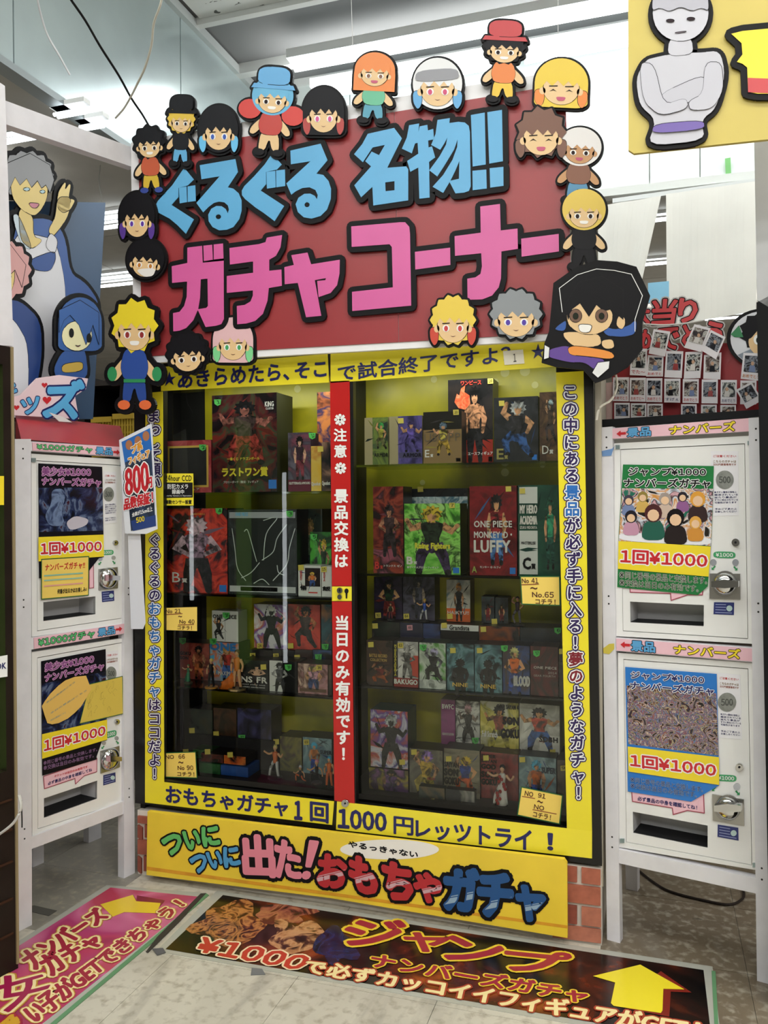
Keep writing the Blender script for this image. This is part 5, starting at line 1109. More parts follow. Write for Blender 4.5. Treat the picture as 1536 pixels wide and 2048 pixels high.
poly_cut('cutout of a person with pink hair, half behind the white post', PL3, [
    ('coat', '#243f7c', [(0, 600), (40, 600), (82, 640), (84, 720), (60, 835), (0, 835)], 1), ('shirt', '#d7d6dc', [(0, 625), (30, 640), (58, 690), (55, 835), (0, 835)], 2),
    ('hair', '#cf9a98', hairline(12, 540, 52, 60, 'wavy'), 3), ('face', '#dcc27a', [(-10, 520), (28, 520), (30, 560), (20, 590), (-10, 600)], 4), ('fringe', '#cf9a98', [(-20, 490), (20, 488), (52, 530), (44, 575), (30, 540), (10, 560), (-5, 530), (-20, 550)], 5),
    ('eye', '#4f8a62', circ(17, 553, 6, 4, 10), 6), ('mouth', '#8a4a4a', [(10, 577), (20, 575), (20, 578), (11, 580)], 6)])
PL4 = Plane(PL.o-PL.n*.24, PL.u, PL.v)
poly_cut('seated cutout with blue bobbed hair and dark blue robe above the red lid', PL4, [
    ('robe', '#1f4b8f', [(125, 700), (170, 690), (178, 760), (120, 765), (105, 740)], 1), ('robe_band', '#b99a3a', [(124, 728), (166, 722), (166, 742), (124, 746)], 3),
    ('hair', '#23559a', hairline(160, 648, 44, 54, 'bob'), 2), ('face', '#e3dcae', circ(154, 672, 30, 30, 22), 4), ('fringe', '#23559a', [(118, 665), (118, 620), (160, 600), (198, 625), (198, 690), (186, 650), (172, 690), (158, 650), (140, 630), (128, 640)], 5),
    ('eye', '#141414', circ(143, 666, 4.5, 9, 14), 6), ('eye', '#141414', circ(178, 676, 4.5, 9, 14), 6), ('mouth', '#8a4a4a', [(150, 690), (156, 692), (162, 690), (156, 694)], 6)], 7)
PL5 = Plane(PL.o-PL.n*.17, PL.u, PL.v)
tb = thing('letter_sign', 'pink cutout sign with red hearts and light blue letters on the red lid', 'sign', PL5.p3([PL5.uv([(90, 842)])[0]])[0])
MB().px(PL5, [(20, 795), (42, 790), (76, 756), (118, 750), (176, 757), (172, 778), (150, 792), (158, 838), (20, 830)], 0, .012).build('backing_board', M('#e3c9cf', .4), tb)
text(PL5, 'ッ', [(42, 800), (78, 792), (78, 826), (46, 828)], M('#5aa9d9', .35), tb, .002, .05, [(.06, NAVY)])
text(PL5, 'ズ', [(92, 766), (168, 762), (158, 836), (88, 832)], M('#5aa9d9', .35), tb, .002, .06, [(.05, NAVY)])
text(PL5, 'キ', [(4, 770), (32, 762), (34, 798), (6, 800)], M('#5aa9d9', .35), tb, .002, .05, [(.06, NAVY)])
def heart(cx, cy, s): return [(cx+s*.062*16*math.sin(a)**3, cy-s*.062*(13*math.cos(a)-5*math.cos(2*a)-2*math.cos(3*a)-math.cos(4*a))) for a in np.linspace(0, 2*math.pi, 20)[:-1]]
for x, y, s in ((89, 770, 6), (94, 800, 9), (33, 815, 6)): MB().px(PL5, heart(x, y, s), .001).build('heart', REDT, tb)

# ---------------- right: photo board, letters, round cut-out, yellow board ----------------
BR = lambda p: Q(3.368, 1080, 520, p)
PRB = Plane(PR.o-PR.n*.30, PR.u, PR.v)
pbd = thing('photo_board', 'dark red board behind the right stand, covered with instant photos', 'board', PRB.p3([PRB.uv([(1350, 832)])[0]])[0])
MB().px(PRB, BR([(486, 640), (640, 560), (1505, 560), (1505, 1060), (486, 1080)]), 0, .02).build('panel', M('#98232a', .4, 0, .05, 4), pbd)
RLT = M('#c0383c', .35)
PRL = Plane(PRB.o+PRB.n*.02, PR.u, PR.v)
lt = thing('letter_cutout', 'red brush-style letter cutouts on black and grey backing above the photo board', 'sign', PRL.p3([PRL.uv([(1330, 700)])[0]])[0])
def rl(s, q, b=.08): text(PRL, s, BR(q), RLT, lt, .004, b*.62, [(.045, BLACK), (.10, M('#b9b5b4', .5))], name='letter')
rl('大', [(640, 300), (735, 300), (735, 430), (640, 430)]); rl('当', [(760, 270), (925, 265), (900, 430), (755, 440)], .06); rl('り', [(940, 262), (1060, 272), (1050, 410), (935, 420)], .08)
rl('お', [(560, 500), (650, 490), (650, 600), (560, 610)]); rl('め', [(650, 480), (740, 470), (745, 600), (650, 600)]); rl('で', [(800, 455), (935, 455), (935, 600), (805, 600)], .05); rl('と', [(960, 440), (1080, 430), (1080, 570), (960, 580)], .05); rl('う', [(1120, 415), (1240, 430), (1210, 590), (1110, 560)])
PRP = Plane(PRB.o+PRB.n*.034, PR.u, PR.v)
rg = random.Random(11); nph = 0
def photo(q, label, lv=0, cap=None, capm=None):
    global nph; nph += 1; o_ = .001+lv*.0045; q = BR(q)
    t = thing('instant_photo', label, 'photo', PRP.p3([PRP.uv([q[3]], o_)[0]], o_)[0], 'instant photos on the red board')
    MB().px(PRP, q, o_, .0008).build('photo_paper', M('#dad6da', .35), t)
    c_ = [['#15151c', '#3a3c46', '#8a8f98', '#221a1c'], ['#1a1e20', '#5a5f60', '#c9c9c4', '#3a2a2a'], ['#2a2226', '#6a5a55', '#b9b6b0', '#1a2a3a']][nph % 3]
    pa = sub(q, .1, .1, .9, .72); MB().px(PRP, pa, o_+.0006).build('picture', A(c_, 38, 1.5, .2, 4, nph), t)
    x_ = .35+.3*rg.random(); cc_ = ['#c9c4c0', '#1c1c22', '#6a7aa0', '#8c3a3a'][nph % 4]
    MB().px(PRP, [bil(pa, x_-.2, .98), bil(pa, x_-.16, .6), bil(pa, x_+.16, .6), bil(pa, x_+.2, .98)], o_+.001).build('pictured_coat', M(cc_, .3), t)
    c = bil(pa, x_, .46); MB().px(PRP, circ(c[0], c[1], 3.2, 4, 10), o_+.0012).build('pictured_face', M('#b58f74', .3), t)
    if cap: text(PRP, cap, sub(q, .08, .8, .9, .93), capm, t, o_+.0012, .01)
RDI = M('#b8262c', .5)
ph = [([(612, 595), (722, 598), (718, 780), (605, 775)], 'instant photo beside the big cutout, first of the full upper row', 0, 'でた～', RDI),
 ([(727, 640), (832, 645), (828, 785), (715, 785)], 'dark instant photo hanging under the tilted grey one', 0, 'おめでと', RDI), ([(850, 612), (965, 615), (955, 795), (838, 790)], 'instant photo of a pale coat, third of the upper row', 0, None, None),
 ([(980, 620), (1095, 615), (1080, 795), (968, 800)], 'instant photo under the two tilted photos, left one', 0, None, None), ([(1105, 640), (1222, 622), (1215, 805), (1100, 800)], 'instant photo under the two tilted photos, right one', 0, None, None),
 ([(1370, 625), (1498, 628), (1490, 815), (1352, 800)], 'instant photo with orange handwriting below the round cutout', 1, 'おめでとう', M('#c9782c', .5)),
 ([(765, 465), (878, 482), (842, 650), (732, 630)], 'tilted grey instant photo over the red letters', 2, None, None), ([(1040, 432), (1150, 460), (1085, 620), (970, 590)], 'tilted instant photo on the letters, left of the overlapping pair', 2, None, None),
 ([(1150, 470), (1250, 520), (1185, 670), (1088, 610)], 'tilted instant photo on the letters, right of the overlapping pair', 3, None, None)]
caps = ['おめでとう', 'おめでと～', 'おめでとう', 'すげぇ', 'おめでとう', None, 'おめでとう', None]
for i, x in enumerate((492, 605, 716, 838, 962, 1090, 1218, 1350)):
    ph.append(([(x, 790+i*3), (x+108, 790+i*3), (x+106, 952+i*3), (x-2, 950+i*3)], 'instant photo, %s of the middle row from the cable' % ('first second third fourth fifth sixth seventh eighth'.split()[i]), 1 if i % 2 else 0, caps[i], (RDI, RDI, RDI, NAVY, RDI, None, NAVY, None)[i]))
for i, x in enumerate((500, 612, 722, 950, 1085, 1215)):
    ph.append(([(x, 962+i*3), (x+105, 962+i*3), (x+105, 1085), (x, 1085)], 'instant photo cut off by the black bar, %s of the lowest row' % ('first second third fourth fifth sixth'.split()[i]), 0, None, None))
ph.append(([(1320, 875), (1425, 820), (1498, 945), (1390, 1003)], 'strongly tilted instant photo at the outer end of the middle row', 3, None, None))
for a in ph: photo(*a)
PRC = Plane(PRB.o+PRB.n*.012, PR.u, PR.v)
cc_ = BR([(1485, 530)])[0]
rc = thing('round_cutout', 'round black-rimmed cutout with a dark-haired cartoon face at the right edge', 'cutout', PRC.p3([PRC.uv([(cc_[0], cc_[1]+58)])[0]])[0])
MB().px(PRC, circ(cc_[0]+4, cc_[1], 72, 60, 36), .012, .012).build('backing_board', BLACK, rc); MB().px(PRC, circ(cc_[0]+6, cc_[1], 66, 55, 36), .0128).build('pale_field', M('#cfd0d6', .4), rc)
for nm, c, pts, l in (('coat', '#7d8794', BR([(1330, 640), (1420, 600), (1560, 640), (1560, 700), (1400, 700)]), 1), ('hair', '#17161a', [(x, y) for x, y in hairline(cc_[0]+6, cc_[1]-14, 50, 42, 'spiky')], 2), ('hair_tip', '#2c7a4c', BR([(1285, 500), (1340, 440), (1370, 520), (1310, 520)]), 3), ('face', SKIN, circ(cc_[0]+8, cc_[1]+6, 32, 30, 24), 4),
                  ('fringe', '#17161a', [(cc_[0]-30, cc_[1]+4), (cc_[0]-22, cc_[1]-30), (cc_[0]+30, cc_[1]-36), (cc_[0]+40, cc_[1]), (cc_[0]+22, cc_[1]-14), (cc_[0]+8, cc_[1]-4), (cc_[0]-6, cc_[1]-16), (cc_[0]-18, cc_[1]-2)], 5), ('eye', '#ecebe8', circ(cc_[0]-6, cc_[1]+2, 8, 10, 14), 6), ('pupil', '#1c2a22', circ(cc_[0]-5, cc_[1]+3, 4, 6, 10), 7), ('mouth', '#7a4034', [(cc_[0]-8, cc_[1]+22), (cc_[0]+10, cc_[1]+25), (cc_[0]+10, cc_[1]+27)], 6)):
    MB().px(PRC, pts, .0128+l*.0006).build(nm, M(c, .4), rc)
PR0 = Plane(PR.o-PR.n*.05, PR.u, PR.v)
MB().px(PR, BR([(375, 1078), (1505, 1005), (1507, 1052), (377, 1122)]), -.02, .33).build('cap_beam', M('#171719', .5), None, label='black beam lying across the top of the right stand', category='beam')
PK = Plane(PR.o-PR.n*.28, PR.u, PR.v)
MB().px(PK, [(1194, 770), (1224, 764), (1224, 840), (1194, 845)], .0, .01).build('pink_panel', M('#c9aba6', .6, 0, .1), None, label='pinkish side panel between the cabinet and the photo board', category='panel')
# yellow hanging board
PY2 = Plane((0, 2.35, 0), (1, 0, 0), (0, 0, 1))
yb_ = thing('hanging_board', 'yellow board hanging at the upper right with a pale grey figure', 'sign', PY2.p3([PY2.uv([(1390, 295)])[0]])[0])
MB().px(PY2, [(1256, -60), (1620, -110), (1620, 270), (1512, 281), (1268, 307), (1257, 300)], 0, .012).build('panel', M('#c6b257', .4, 0, .04, 3), yb_)
Y3 = lambda p: Q(2.667, 960, 0, p)
gf = poly_cut('large pale grey cartoon person with arms folded on the yellow hanging board', PY2, [
    ('torso', '#bab9c1', Y3([(960, 300), (1060, 280), (1170, 280), (1280, 270), (1310, 400), (1260, 580), (1180, 640), (1200, 750), (890, 780), (940, 640), (850, 560), (830, 420), (880, 320)]), 1),
    ('neck', '#bab9c1', Y3([(1010, 200), (1130, 200), (1140, 290), (1000, 300)]), 2), ('head', '#bfbec6', Y3(circ(1070, 70, 150, 150, 30)), 3),
    ('arm', '#b4b3bc', Y3([(960, 500), (1180, 400), (1220, 440), (1200, 500), (1000, 600), (950, 580)]), 4), ('arm', '#b7b6bf', Y3([(850, 330), (930, 340), (980, 560), (1100, 520), (1110, 580), (960, 620), (870, 540)]), 5),
    ('arm', '#b7b6bf', Y3([(1200, 330), (1290, 330), (1300, 480), (1240, 580), (1120, 590), (1110, 540), (1190, 500)]), 5),
    ('eye', '#2a1c22', Y3(circ(1015, 110, 22, 9, 12)), 6), ('eye', '#2a1c22', Y3(circ(1125, 100, 22, 9, 12)), 6), ('mouth', '#5a4a55', Y3([(1040, 172), (1100, 165), (1100, 170), (1042, 178)]), 6),
    ('hair', '#a9a8b2', Y3([(915, 60), (925, -60), (1000, -100), (1150, -100), (1215, -40), (1222, 60), (1180, 40), (1130, 60), (1070, 35), (1010, 62), (960, 40)]), 6), ('sash', '#6a55a0', Y3([(930, 660), (1195, 640), (1198, 690), (915, 712)]), 7)], 9, .012, None)
yt = thing('letter_cutout', 'yellow and red letter cutout cut off at the right end of the yellow board', 'sign', PY2.p3([PY2.uv([(1510, 190)])[0]])[0])
lp = Y3([(1340, 180), (1400, 165), (1560, 150), (1560, 500), (1480, 500), (1430, 490), (1425, 360), (1400, 340), (1370, 330), (1400, 290), (1395, 230)])
m1_ = .0026
MB().px(PY2, lp, .010, .008).loopstroke(PY2, [PY2.uv(lp, .01)], .016, .010, .008).build('letter_backing', BLACK, yt); MB().px(PY2, lp, .012).build('letter', YLT, yt); MB().px(PY2, Y3([(1428, 415), (1560, 420), (1560, 498), (1430, 492)]), .0126).build('letter_foot', RLT, yt)

# ---------------- posts, beam, left arcade machine, wires ----------------
def wpost(P, q, label, d=.05, nm='white_post'):
    return MB().px(P, q, 0, d).build(nm, WHITE, None, label=label, category='post')
PLf = Plane(PL.o+PL.n*.16, PL.u, PL.v)
qq = [(-14, 160), (9, 170), (26, 690), (0, 690)]
wpost(PLf, [(-22, 150), (10, 172), (27, 692), (-10, 690)], 'white wooden post rising at the left edge, carrying the white beam')
a1 = PLf.p3(PLf.uv([(8, 218)]), -.03)[0]; a2 = np.array(PSn.p3(PSn.uv([(262, 309)]), 0)[0]) 
bm = MB(); h_ = .048
A1 = PLf.p3(PLf.uv([(10, 195), (12, 243)]), -.02); A2 = PSn.p3(PSn.uv([(262, 291), (262, 330)]), -.03)
nrm = PL.n*.04
bm.add([A1[0], A2[0], A2[1], A1[1], A1[0]-nrm, A2[0]-nrm, A2[1]-nrm, A1[1]-nrm], [(3, 2, 1, 0), (4, 5, 6, 7), (0, 1, 5, 4), (2, 3, 7, 6), (0, 4, 7, 3), (1, 2, 6, 5)])
bm.build('white_beam', WHITE, None, label='white wooden beam running from the left post to the sign', category='beam')
PRf = Plane(PR.o+PR.n*.14, PR.u, PR.v)
MB().px(PRf, [(1503, 0-60), (1580, -60), (1580, 640), (1514, 600), (1506, 150)], 0, .05).build('white_post', M('#b9babd', .45, 0, .04), None, label='grey-white post at the right edge above the black column', category='post')
rq = PRf.uv([(1513, 605), (1600, 560), (1600, 1990), (1541, 1990)]); rq[2][1] = rq[3][1] = 0
MB().fill(PRf, [rq[::-1]], 0, .3).build('black_column', M('#111113', .5), None, label='black column at the right edge beside the right stand', category='column')
# green-windowed machine at the left edge
PA = Plane(PL.o+PL.n*.22-PL.u*0, PL.u, PL.v)
am = thing('arcade_machine', 'dark framed machine with a green lit window at the left edge', 'arcade machine', PA.p3([[PA.uv([(0, 1900)])[0][0]-.2, 0]])[0])
e0 = PA.uv([(28, 700)])[0]; e1 = PA.uv([(33, 1900)])[0]; ex = (e0[0]+e1[0])/2; top = PA.uv([(10, 692)])[0][1]; wx = PA.uv([(8, 1000)])[0][0]
DK = M('#231b17', .35, 0, .2, 9)
MB().fill(PA, [[(ex-.5, 0), (ex, 0), (ex, top), (ex-.5, top)], [(ex-.5+.03, PA.uv([(5, 1545)])[0][1]), (wx, PA.uv([(5, 1545)])[0][1]), (wx, top-.06), (ex-.47, top-.06)]], 0, .04).build('door_frame', DK, am)
MB().box(PA, (ex-.5, 0), (ex, top), -.042, -.12).build('body', M('#1c1512', .4), am)
MB().box(PA, (ex-.47, PA.uv([(5, 1545)])[0][1]), (wx, top-.06), -.036, -.04).build('window', EM('#7fb04a', .55), am)
MB().box(PA, (ex-.008, .02), (ex, top), .006, 0).build('edge_trim', M('#8a7a5a', .5), am)
zz0 = [PA.uv([(12, y)])[0][1] for y in (1600, 1660, 1725, 1800, 1870)]
for z in zz0: MB().box(PA, (ex-.48, z-.006), (ex-.02, z), .006, 0).build('kick_panel_rib', M('#3a2418', .5), am)
tg = MB().px(PA, [(-10, 952), (8, 952), (8, 1010), (-10, 1010)], .003, .001).build('yellow_tag', YLT, am)
ok = MB().px(PA, [(-30, 1318), (15, 1310), (15, 1353), (-30, 1360)], .003, .001).build('white_label', WH, am)
text(PA, 'BOOK', [(-26, 1330), (12, 1325), (12, 1337), (-26, 1342)], NAVY, ok, .0045, .03)
# poster and paper hanging between left stand and cabinet
PPo = Plane((0, YC-.09, 0), (1, 0, 0), (0, 0, 1))
pq = [(238, 880), (303.5, 847), (310, 960), (315, 1058), (292, 1068), (250, 1067)]
po = thing('hanging_poster', 'blue and black poster with big red 00円 hanging between the left stand and the cabinet', 'poster', PPo.p3([PPo.uv([(280, 1067)])[0]])[0])
MB().px(PPo, pq, 0, .001).build('paper', M('#dcdfe6', .4), po)
MB().px(PPo, [(243, 884), (300, 856), (304, 900), (250, 930)], .0008).build('blue_field', M('#2a6ab8', .35), po)
for x, y in ((258, 890), (276, 882), (292, 872)): MB().px(PPo, circ(x, y, 7, 10, 14), .0012).build('pictured_head', M('#a9704c', .4), po)
MB().px(PPo, [(250, 925), (303, 900), (311, 1050), (262, 1062)], .001).build('dark_field', A(['#17202c', '#2a3a55', '#4a5568'], 10, 1, .3), po)
MB().px(PPo, [(262, 1042), (311, 1030), (312, 1052), (266, 1062)], .0014).build('blue_foot', M('#27407c', .35), po)
OR = M('#d9932c', .35)
text(PPo, 'プ系', [(262, 893), (283, 882), (285, 898), (264, 908)], OR, po, .003, .05, [(.08, WH)]); text(PPo, 'フィギュア', [(256, 915), (298, 898), (300, 914), (258, 930)], OR, po, .003, .05, [(.08, WH)])
text(PPo, '800', [(250, 940), (295, 924), (297, 980), (252, 990)], REDT, po, .003, .04, [(.05, WH), (.08, INK)]); text(PPo, '円', [(293, 958), (303, 954), (304, 974), (294, 977)], REDT, po, .003, .05, [(.1, WH)])
text(PPo, '品数保証！', [(248, 998), (305, 982), (306, 1006), (248, 1020)], REDT, po, .003, .04, [(.06, WH)]); text(PPo, '全高が15cm以上', [(264, 1026), (304, 1012), (305, 1022), (264, 1034)], WH, po, .003, .03)
text(PPo, '500', [(272, 1036), (288, 1032), (289, 1042), (273, 1046)], YLT, po, .003, .04)
MB().px(Plane((0, YC-.075, 0), (1, 0, 0), (0, 0, 1)), [(255, 1050), (280, 1055), (291, 1246), (286, 1258), (262, 1258)], 0, .001).build('white_paper', M('#d5d7e0', .5), None, label='blank white paper hanging below the blue poster', category='paper')
# wires
PW = Plane((0, 2.3, 0), (1, 0, 0), (0, 0, 1))
def wire(pts, r, c, label, y0=2.3, y1=2.3, nm='hanging_wire'):
    n = len(pts); out = []
    for i, p in enumerate(pts):
        y = y0+(y1-y0)*i/(n-1); out.append(Plane((0, y, 0), (1, 0, 0), (0, 0, 1)).hit([p])[0])
    return MB().tube(spline(out, 4), r).build(nm, M(c, .5), None, label=label, category='wire')
wire([(90, -90), (136, -10), (170, 40), (200, 92), (237, 150), (263, 197), (284, 228), (298, 252)], .0045, '#121212', 'thick black wire running down to the upper left cutout', 2.2, 2.84)
wire([(60, -80), (73, -10), (82, 30), (95, 70), (118, 110), (140, 150)], .0035, '#c9cdd2', 'pale wire hanging beside the left bulkhead', 2.2, 2.4)
wire([(335, -140), (325, -10), (308, 45), (303, 90), (290, 135), (276, 165), (262, 193), (247, 218), (231, 236)], .004, '#c2bfb2', 'cream wire hanging in front of the left bulkhead', 2.3, 2.7)
wire([(200, 226), (201, 322), (198, 360), (204, 400), (208, 440)], .003, '#9a9a94', 'thin grey wire under the white beam', 3.6, 3.6)
wire([(1116, -140), (1116, 118)], .0012, '#c9c9c9', 'thin nylon line above the yellow-haired cutout', 2.8, 2.8)
wire([(698, -140), (706, 108)], .0012, '#c9c9c9', 'thin nylon line above the orange-haired cutout', 2.8, 2.8)
MB().tube(spline([PRP.p3(PRP.uv([q_], .006), .006)[0] for q_ in ((1287, 648), (1330, 650), (1375, 646), (1410, 640))], 4), .003).build('cable', M('#d0cfcc', .5), None, label='white cable strung across the red letters', category='cable')
wire([(1232, 750), (1234, 775), (1222, 800), (1200, 815), (1193, 840)], .004, '#cfc9bc', 'white cable bundle beside the photo board', 2.86, 2.86)
wire([(38, 1590), (42, 1615), (30, 1642), (8, 1662), (-20, 1680)], .0045, '#c9c7c2', 'white cable looping at the foot of the left machine', 2.1, 2.1)
wire([(43, 1600), (44, 1640), (44, 1655)], .002, '#171717', 'thin black cord hanging at the left post', 2.2, 2.2)
# lit upright tubes on the dark rack behind the camera, mirrored by the glass
rk = thing('lamp_rack', 'dark rack with upright lamp tubes facing the cabinet', 'rack', (-3.0, .4, 0))
yv = 2*(YC+.033)-.45
for px_, ya, yb2 in ((568, 945, 1325), (382, 1012, 1200)):
    d0 = ray(px_, ya); d1 = ray(px_, yb2); t0 = yv/d0[1]; x = d0[0]*t0; z1 = EYE+d0[2]*t0; z0 = EYE+d1[2]*yv/d1[1]
    MB().tube([(x, .45, z0), (x, .45, z1)], .016, 8).build('lamp_tube', EM('#f4fbff', 9.), rk)
    MB().wbox((x-.04, .38, 0), (x+.04, .43, z1+.1)).build('upright', M('#1a1a1c', .5), rk)

GAIN = 1.5

# ---------------- figure boxes inside the cabinet ----------------
TAGY = M('#dcc95a', .6); TAGG = M('#4fae52', .6); TAGP = M('#d99aa8', .6)
def man(q, cols, pose=0, sc=1.):
    """generic printed figure inside the quad: [(colour, pts)]"""
    body, skin, hair, legs = cols; out = []
    f = lambda L: [bil(q, .5+(x-.5)*sc, y) for x, y in L]
    def limb(pts, r0, r1):
        n = len(pts); a = []; b = []
        for i, (x, y) in enumerate(pts):
            x0_, y0_ = pts[max(0, i-1)]; x1_, y1_ = pts[min(n-1, i+1)]; dx, dy = x1_-x0_, (y1_-y0_)*1.5; L = math.hypot(dx, dy) or 1; r = r0+(r1-r0)*i/(n-1)
            if i == n-2 and n > 2: r = (r+r0)*.5
            a.append((x-dy/L*r, y+dx/L*r/1.5)); b.append((x+dy/L*r, y-dx/L*r/1.5))
        ex, ey = pts[-1]; cap = [(ex+r1*1.2*math.cos(t), ey+r1*.8*math.sin(t)) for t in np.linspace(0, 2*math.pi, 9)[:-1]]
        return a+b[::-1], cap
    J = {0: ([(.33, .29), (.24, .44), (.27, .60)], [(.67, .29), (.77, .44), (.72, .60)], [(.42, .56), (.38, .76), (.37, .97)], [(.58, .56), (.62, .76), (.65, .97)], 0),
         1: ([(.33, .29), (.14, .34), (.05, .22)], [(.67, .29), (.86, .38), (.95, .30)], [(.42, .56), (.30, .74), (.26, .97)], [(.58, .56), (.70, .74), (.78, .97)], 0),
         2: ([(.32, .30), (.14, .44), (.36, .52)], [(.68, .30), (.86, .44), (.62, .52)], [(.42, .58), (.36, .78), (.32, .98)], [(.58, .58), (.66, .78), (.70, .98)], 0),
         3: ([(.34, .30), (.18, .20), (.26, .05)], [(.66, .30), (.84, .40), (.74, .54)], [(.42, .56), (.22, .68), (.28, .90)], [(.58, .56), (.66, .76), (.84, .92)], .03)}[pose]
    for k_ in (2, 3):
        l_, c_ = limb(J[k_], .115, .055); out.append((legs, f(l_))); out.append(('#1c191b', f(c_)))
    for k_ in (0, 1):
        l_, c_ = limb(J[k_], .085, .04); out.append((skin, f(l_))); out.append((skin, f(c_)))
    out.append((body, f([(.30, .27), (.42, .235), (.58, .235), (.70, .27), (.69, .36), (.63, .48), (.64, .60), (.36, .60), (.37, .48), (.31, .36)])))
    out.append((legs, f([(.36, .56), (.64, .56), (.66, .66), (.5, .70), (.34, .66)])))
    dx = J[4]
    out.append((skin, f([(.45, .2), (.55, .2), (.57, .26), (.43, .26)])))
    n_ = 22; out.append((hair, f([(.5+dx+.16*math.cos(a)*(1.28 if i % 2 else .95), .13+.105*math.sin(a)*(1.25 if i % 2 else .95)) for i, a in enumerate(np.linspace(0, 2*math.pi, n_+1)[:-1])])))
    out.append((skin, f([(.5+dx+.085*math.cos(a), .16+.068*math.sin(a)+(.01 if math.sin(a) > .7 else 0)) for a in np.linspace(0, 2*math.pi, 15)[:-1]])))
    out.append((hair, f([(.40+dx, .15), (.42+dx, .09), (.5+dx, .06), (.58+dx, .09), (.60+dx, .15), (.56+dx, .125), (.53+dx, .15), (.49+dx, .12), (.45+dx, .15), (.43+dx, .125)])))
    return out
def mixc(h, k):
    c = [int(h.lstrip('#')[i:i+2], 16) for i in (0, 2, 4)]; return '#%02x%02x%02x' % tuple(int(max(0, min(255, x*k))) for x in c)
NB = 0
def pbox(label, x0, yt, x1, z, y, dep, face, side='#17161a', art=None, bands=(), texts=(), tag=None, window=None, sh=0., zpx=None, group='figure boxes in the cabinet', name='figure_box', yb=None):
    """front face from px x0..x1 and px top yt, standing at height z, front at depth y"""
    global NB; NB += 1
    P = Plane((0, y, 0), (1, 0, 0), (0, 0, 1)); xm = (x0+x1)/2
    a = P.uv([(x0, yt), (x1, yt)]); u0, u1 = a[0][0], a[1][0]-.0015; v1 = P.uv([(xm, yt)])[0][1]; v0 = z+.0012
    if v1-v0 < .02: v1 = v0+.04
    t = thing(name, label, 'box', ((u0+u1)/2, y+dep/2, v0), group)
    fm = A(face, 9, 1.4, .22, 4, NB) if isinstance(face, (list, tuple)) else M(face, .25)
    sm = M(side, .3)
    mb = MB(); lo = (u0, y, v0); hi = (u1, y+dep, v1)
    mb.wbox(lo, hi); cart = mb.build('carton', [sm], t)
    fr_ = MB(); fr_.fill(P, [[(u0, v0), (u1, v0), (u1, v1), (u0, v1)]], .0006).build('front_print', fm, t)
    U = lambda a_, b_: (u0+(u1-u0)*a_, v1+(v0-v1)*b_)
    UQ = lambda r: [U(r[0], r[1]), U(r[2], r[1]), U(r[2], r[3]), U(r[0], r[3])]
    for r, c in bands: MB().fill(P, [UQ(r)], .001).build('printed_panel', M(c, .25) if isinstance(c, str) else A(c, 20, 1.5, .2, 4, NB), t)
    if window:
        r, c = window; MB().fill(P, [UQ(r)], .0011).build('window_film', M(c, .05, 0, .2, 8), t)
    if art:
        r, cols, pose = art
        q = [(r[0], r[1]), (r[2], r[1]), (r[2], r[3]), (r[0], r[3])]
        rs = random.Random(NB*7); mb = MB(); cc2 = [face[-1] if isinstance(face, list) else '#4a4648', cols[0], cols[3]]
        for i in range(7):      # brush strokes and sparks printed around the figure
            ax, ay, an, L_ = rs.uniform(.1, .9), rs.uniform(.08, .8), rs.uniform(-1.4, 1.4), rs.uniform(.12, .3); dx, dy = math.cos(an)*L_, math.sin(an)*L_*.7; w0 = rs.uniform(.012, .04)
            pts = [(ax-dx, ay-dy), (ax-dy*w0*4, ay+dx*w0*3), (ax+dx, ay+dy), (ax+dy*w0*4, ay-dx*w0*3)]
            pts = [(min(.98, max(.02, a)), min(.97, max(.03, b))) for a, b in pts]
            mb.fill(P, [[U(*p) for p in pts]], .0011+i*.00004, mi=i % 3)
        mb.build('printed_strokes', [M(mixc(c, .75), .25) for c in cc2], t, kind='stuff')
        groups = {}
        for i, (c, pts) in enumerate(man(q, cols, pose)):
            k_ = .72+.5*((i*5) % 7)/7
            groups.setdefault(c, []).append((i, pts))
        mb = MB(); ms = list(groups)
        for ci, c in enumerate(ms):
            for i, pts in groups[c]: mb.fill(P, [[U(*p) for p in pts]], .0015+i*.00016, mi=ci)
        mb.build('printed_figure', [A([mixc(c, .35), mixc(c, .8), c, mixc(c, 1.25)], 34, 1.2, .25, 3, NB) for c in ms], t)
    for tx in texts:
        s_, r, c = tx[:3]; b = tx[3] if len(tx) > 3 else .03
        dpx = [tuple(p) for p in topx(P, UQ(r), .0045)]
        if len(tx) > 4: vtext(P, s_, ((dpx[0][0]+dpx[1][0])/2, dpx[0][1]+6), ((dpx[0][0]+dpx[1][0])/2, dpx[2][1]-6), dpx[1][0]-dpx[0][0], M(c, .3), t, .0045, b)
        else: text(P, s_, dpx, M(c, .3), t, .0045, b)
    if tag:
        s_, (tx0, ty0), c = tag; q = [(tx0, ty0), (tx0+11, ty0-.5), (tx0+11.5, ty0+10), (tx0+.5, ty0+10.5)]
        if c is TAGG: q = [(tx0, ty0), (tx0+14, ty0), (tx0+13, ty0+10), (tx0+7, ty0+13), (tx0+1, ty0+9)]
        tg_ = MB().px(P, q, .006, .0008).build('number_tag', c, t)
        if s_: text(P, s_, sub(q, .22, .2, .8, .75), INK, tg_, .0075, .02)
    return t
def topx(P, uv, off=0.):
    w_ = P.p3(uv, off); return [(CX+F*((p-CAM) @ r3)/((p-CAM) @ f2), CY-F*((p-CAM) @ u3)/((p-CAM) @ f2)) for p in w_]
K3 = lambda x, y: (x/3.657+300, y/3.657+740); K4 = lambda x, y: (x/3.657+300, y/3.657+1180); K5 = lambda x, y: (x/2.954+680, y/2.954+740); K6 = lambda x, y: (x/2.954+680, y/2.954+1120)
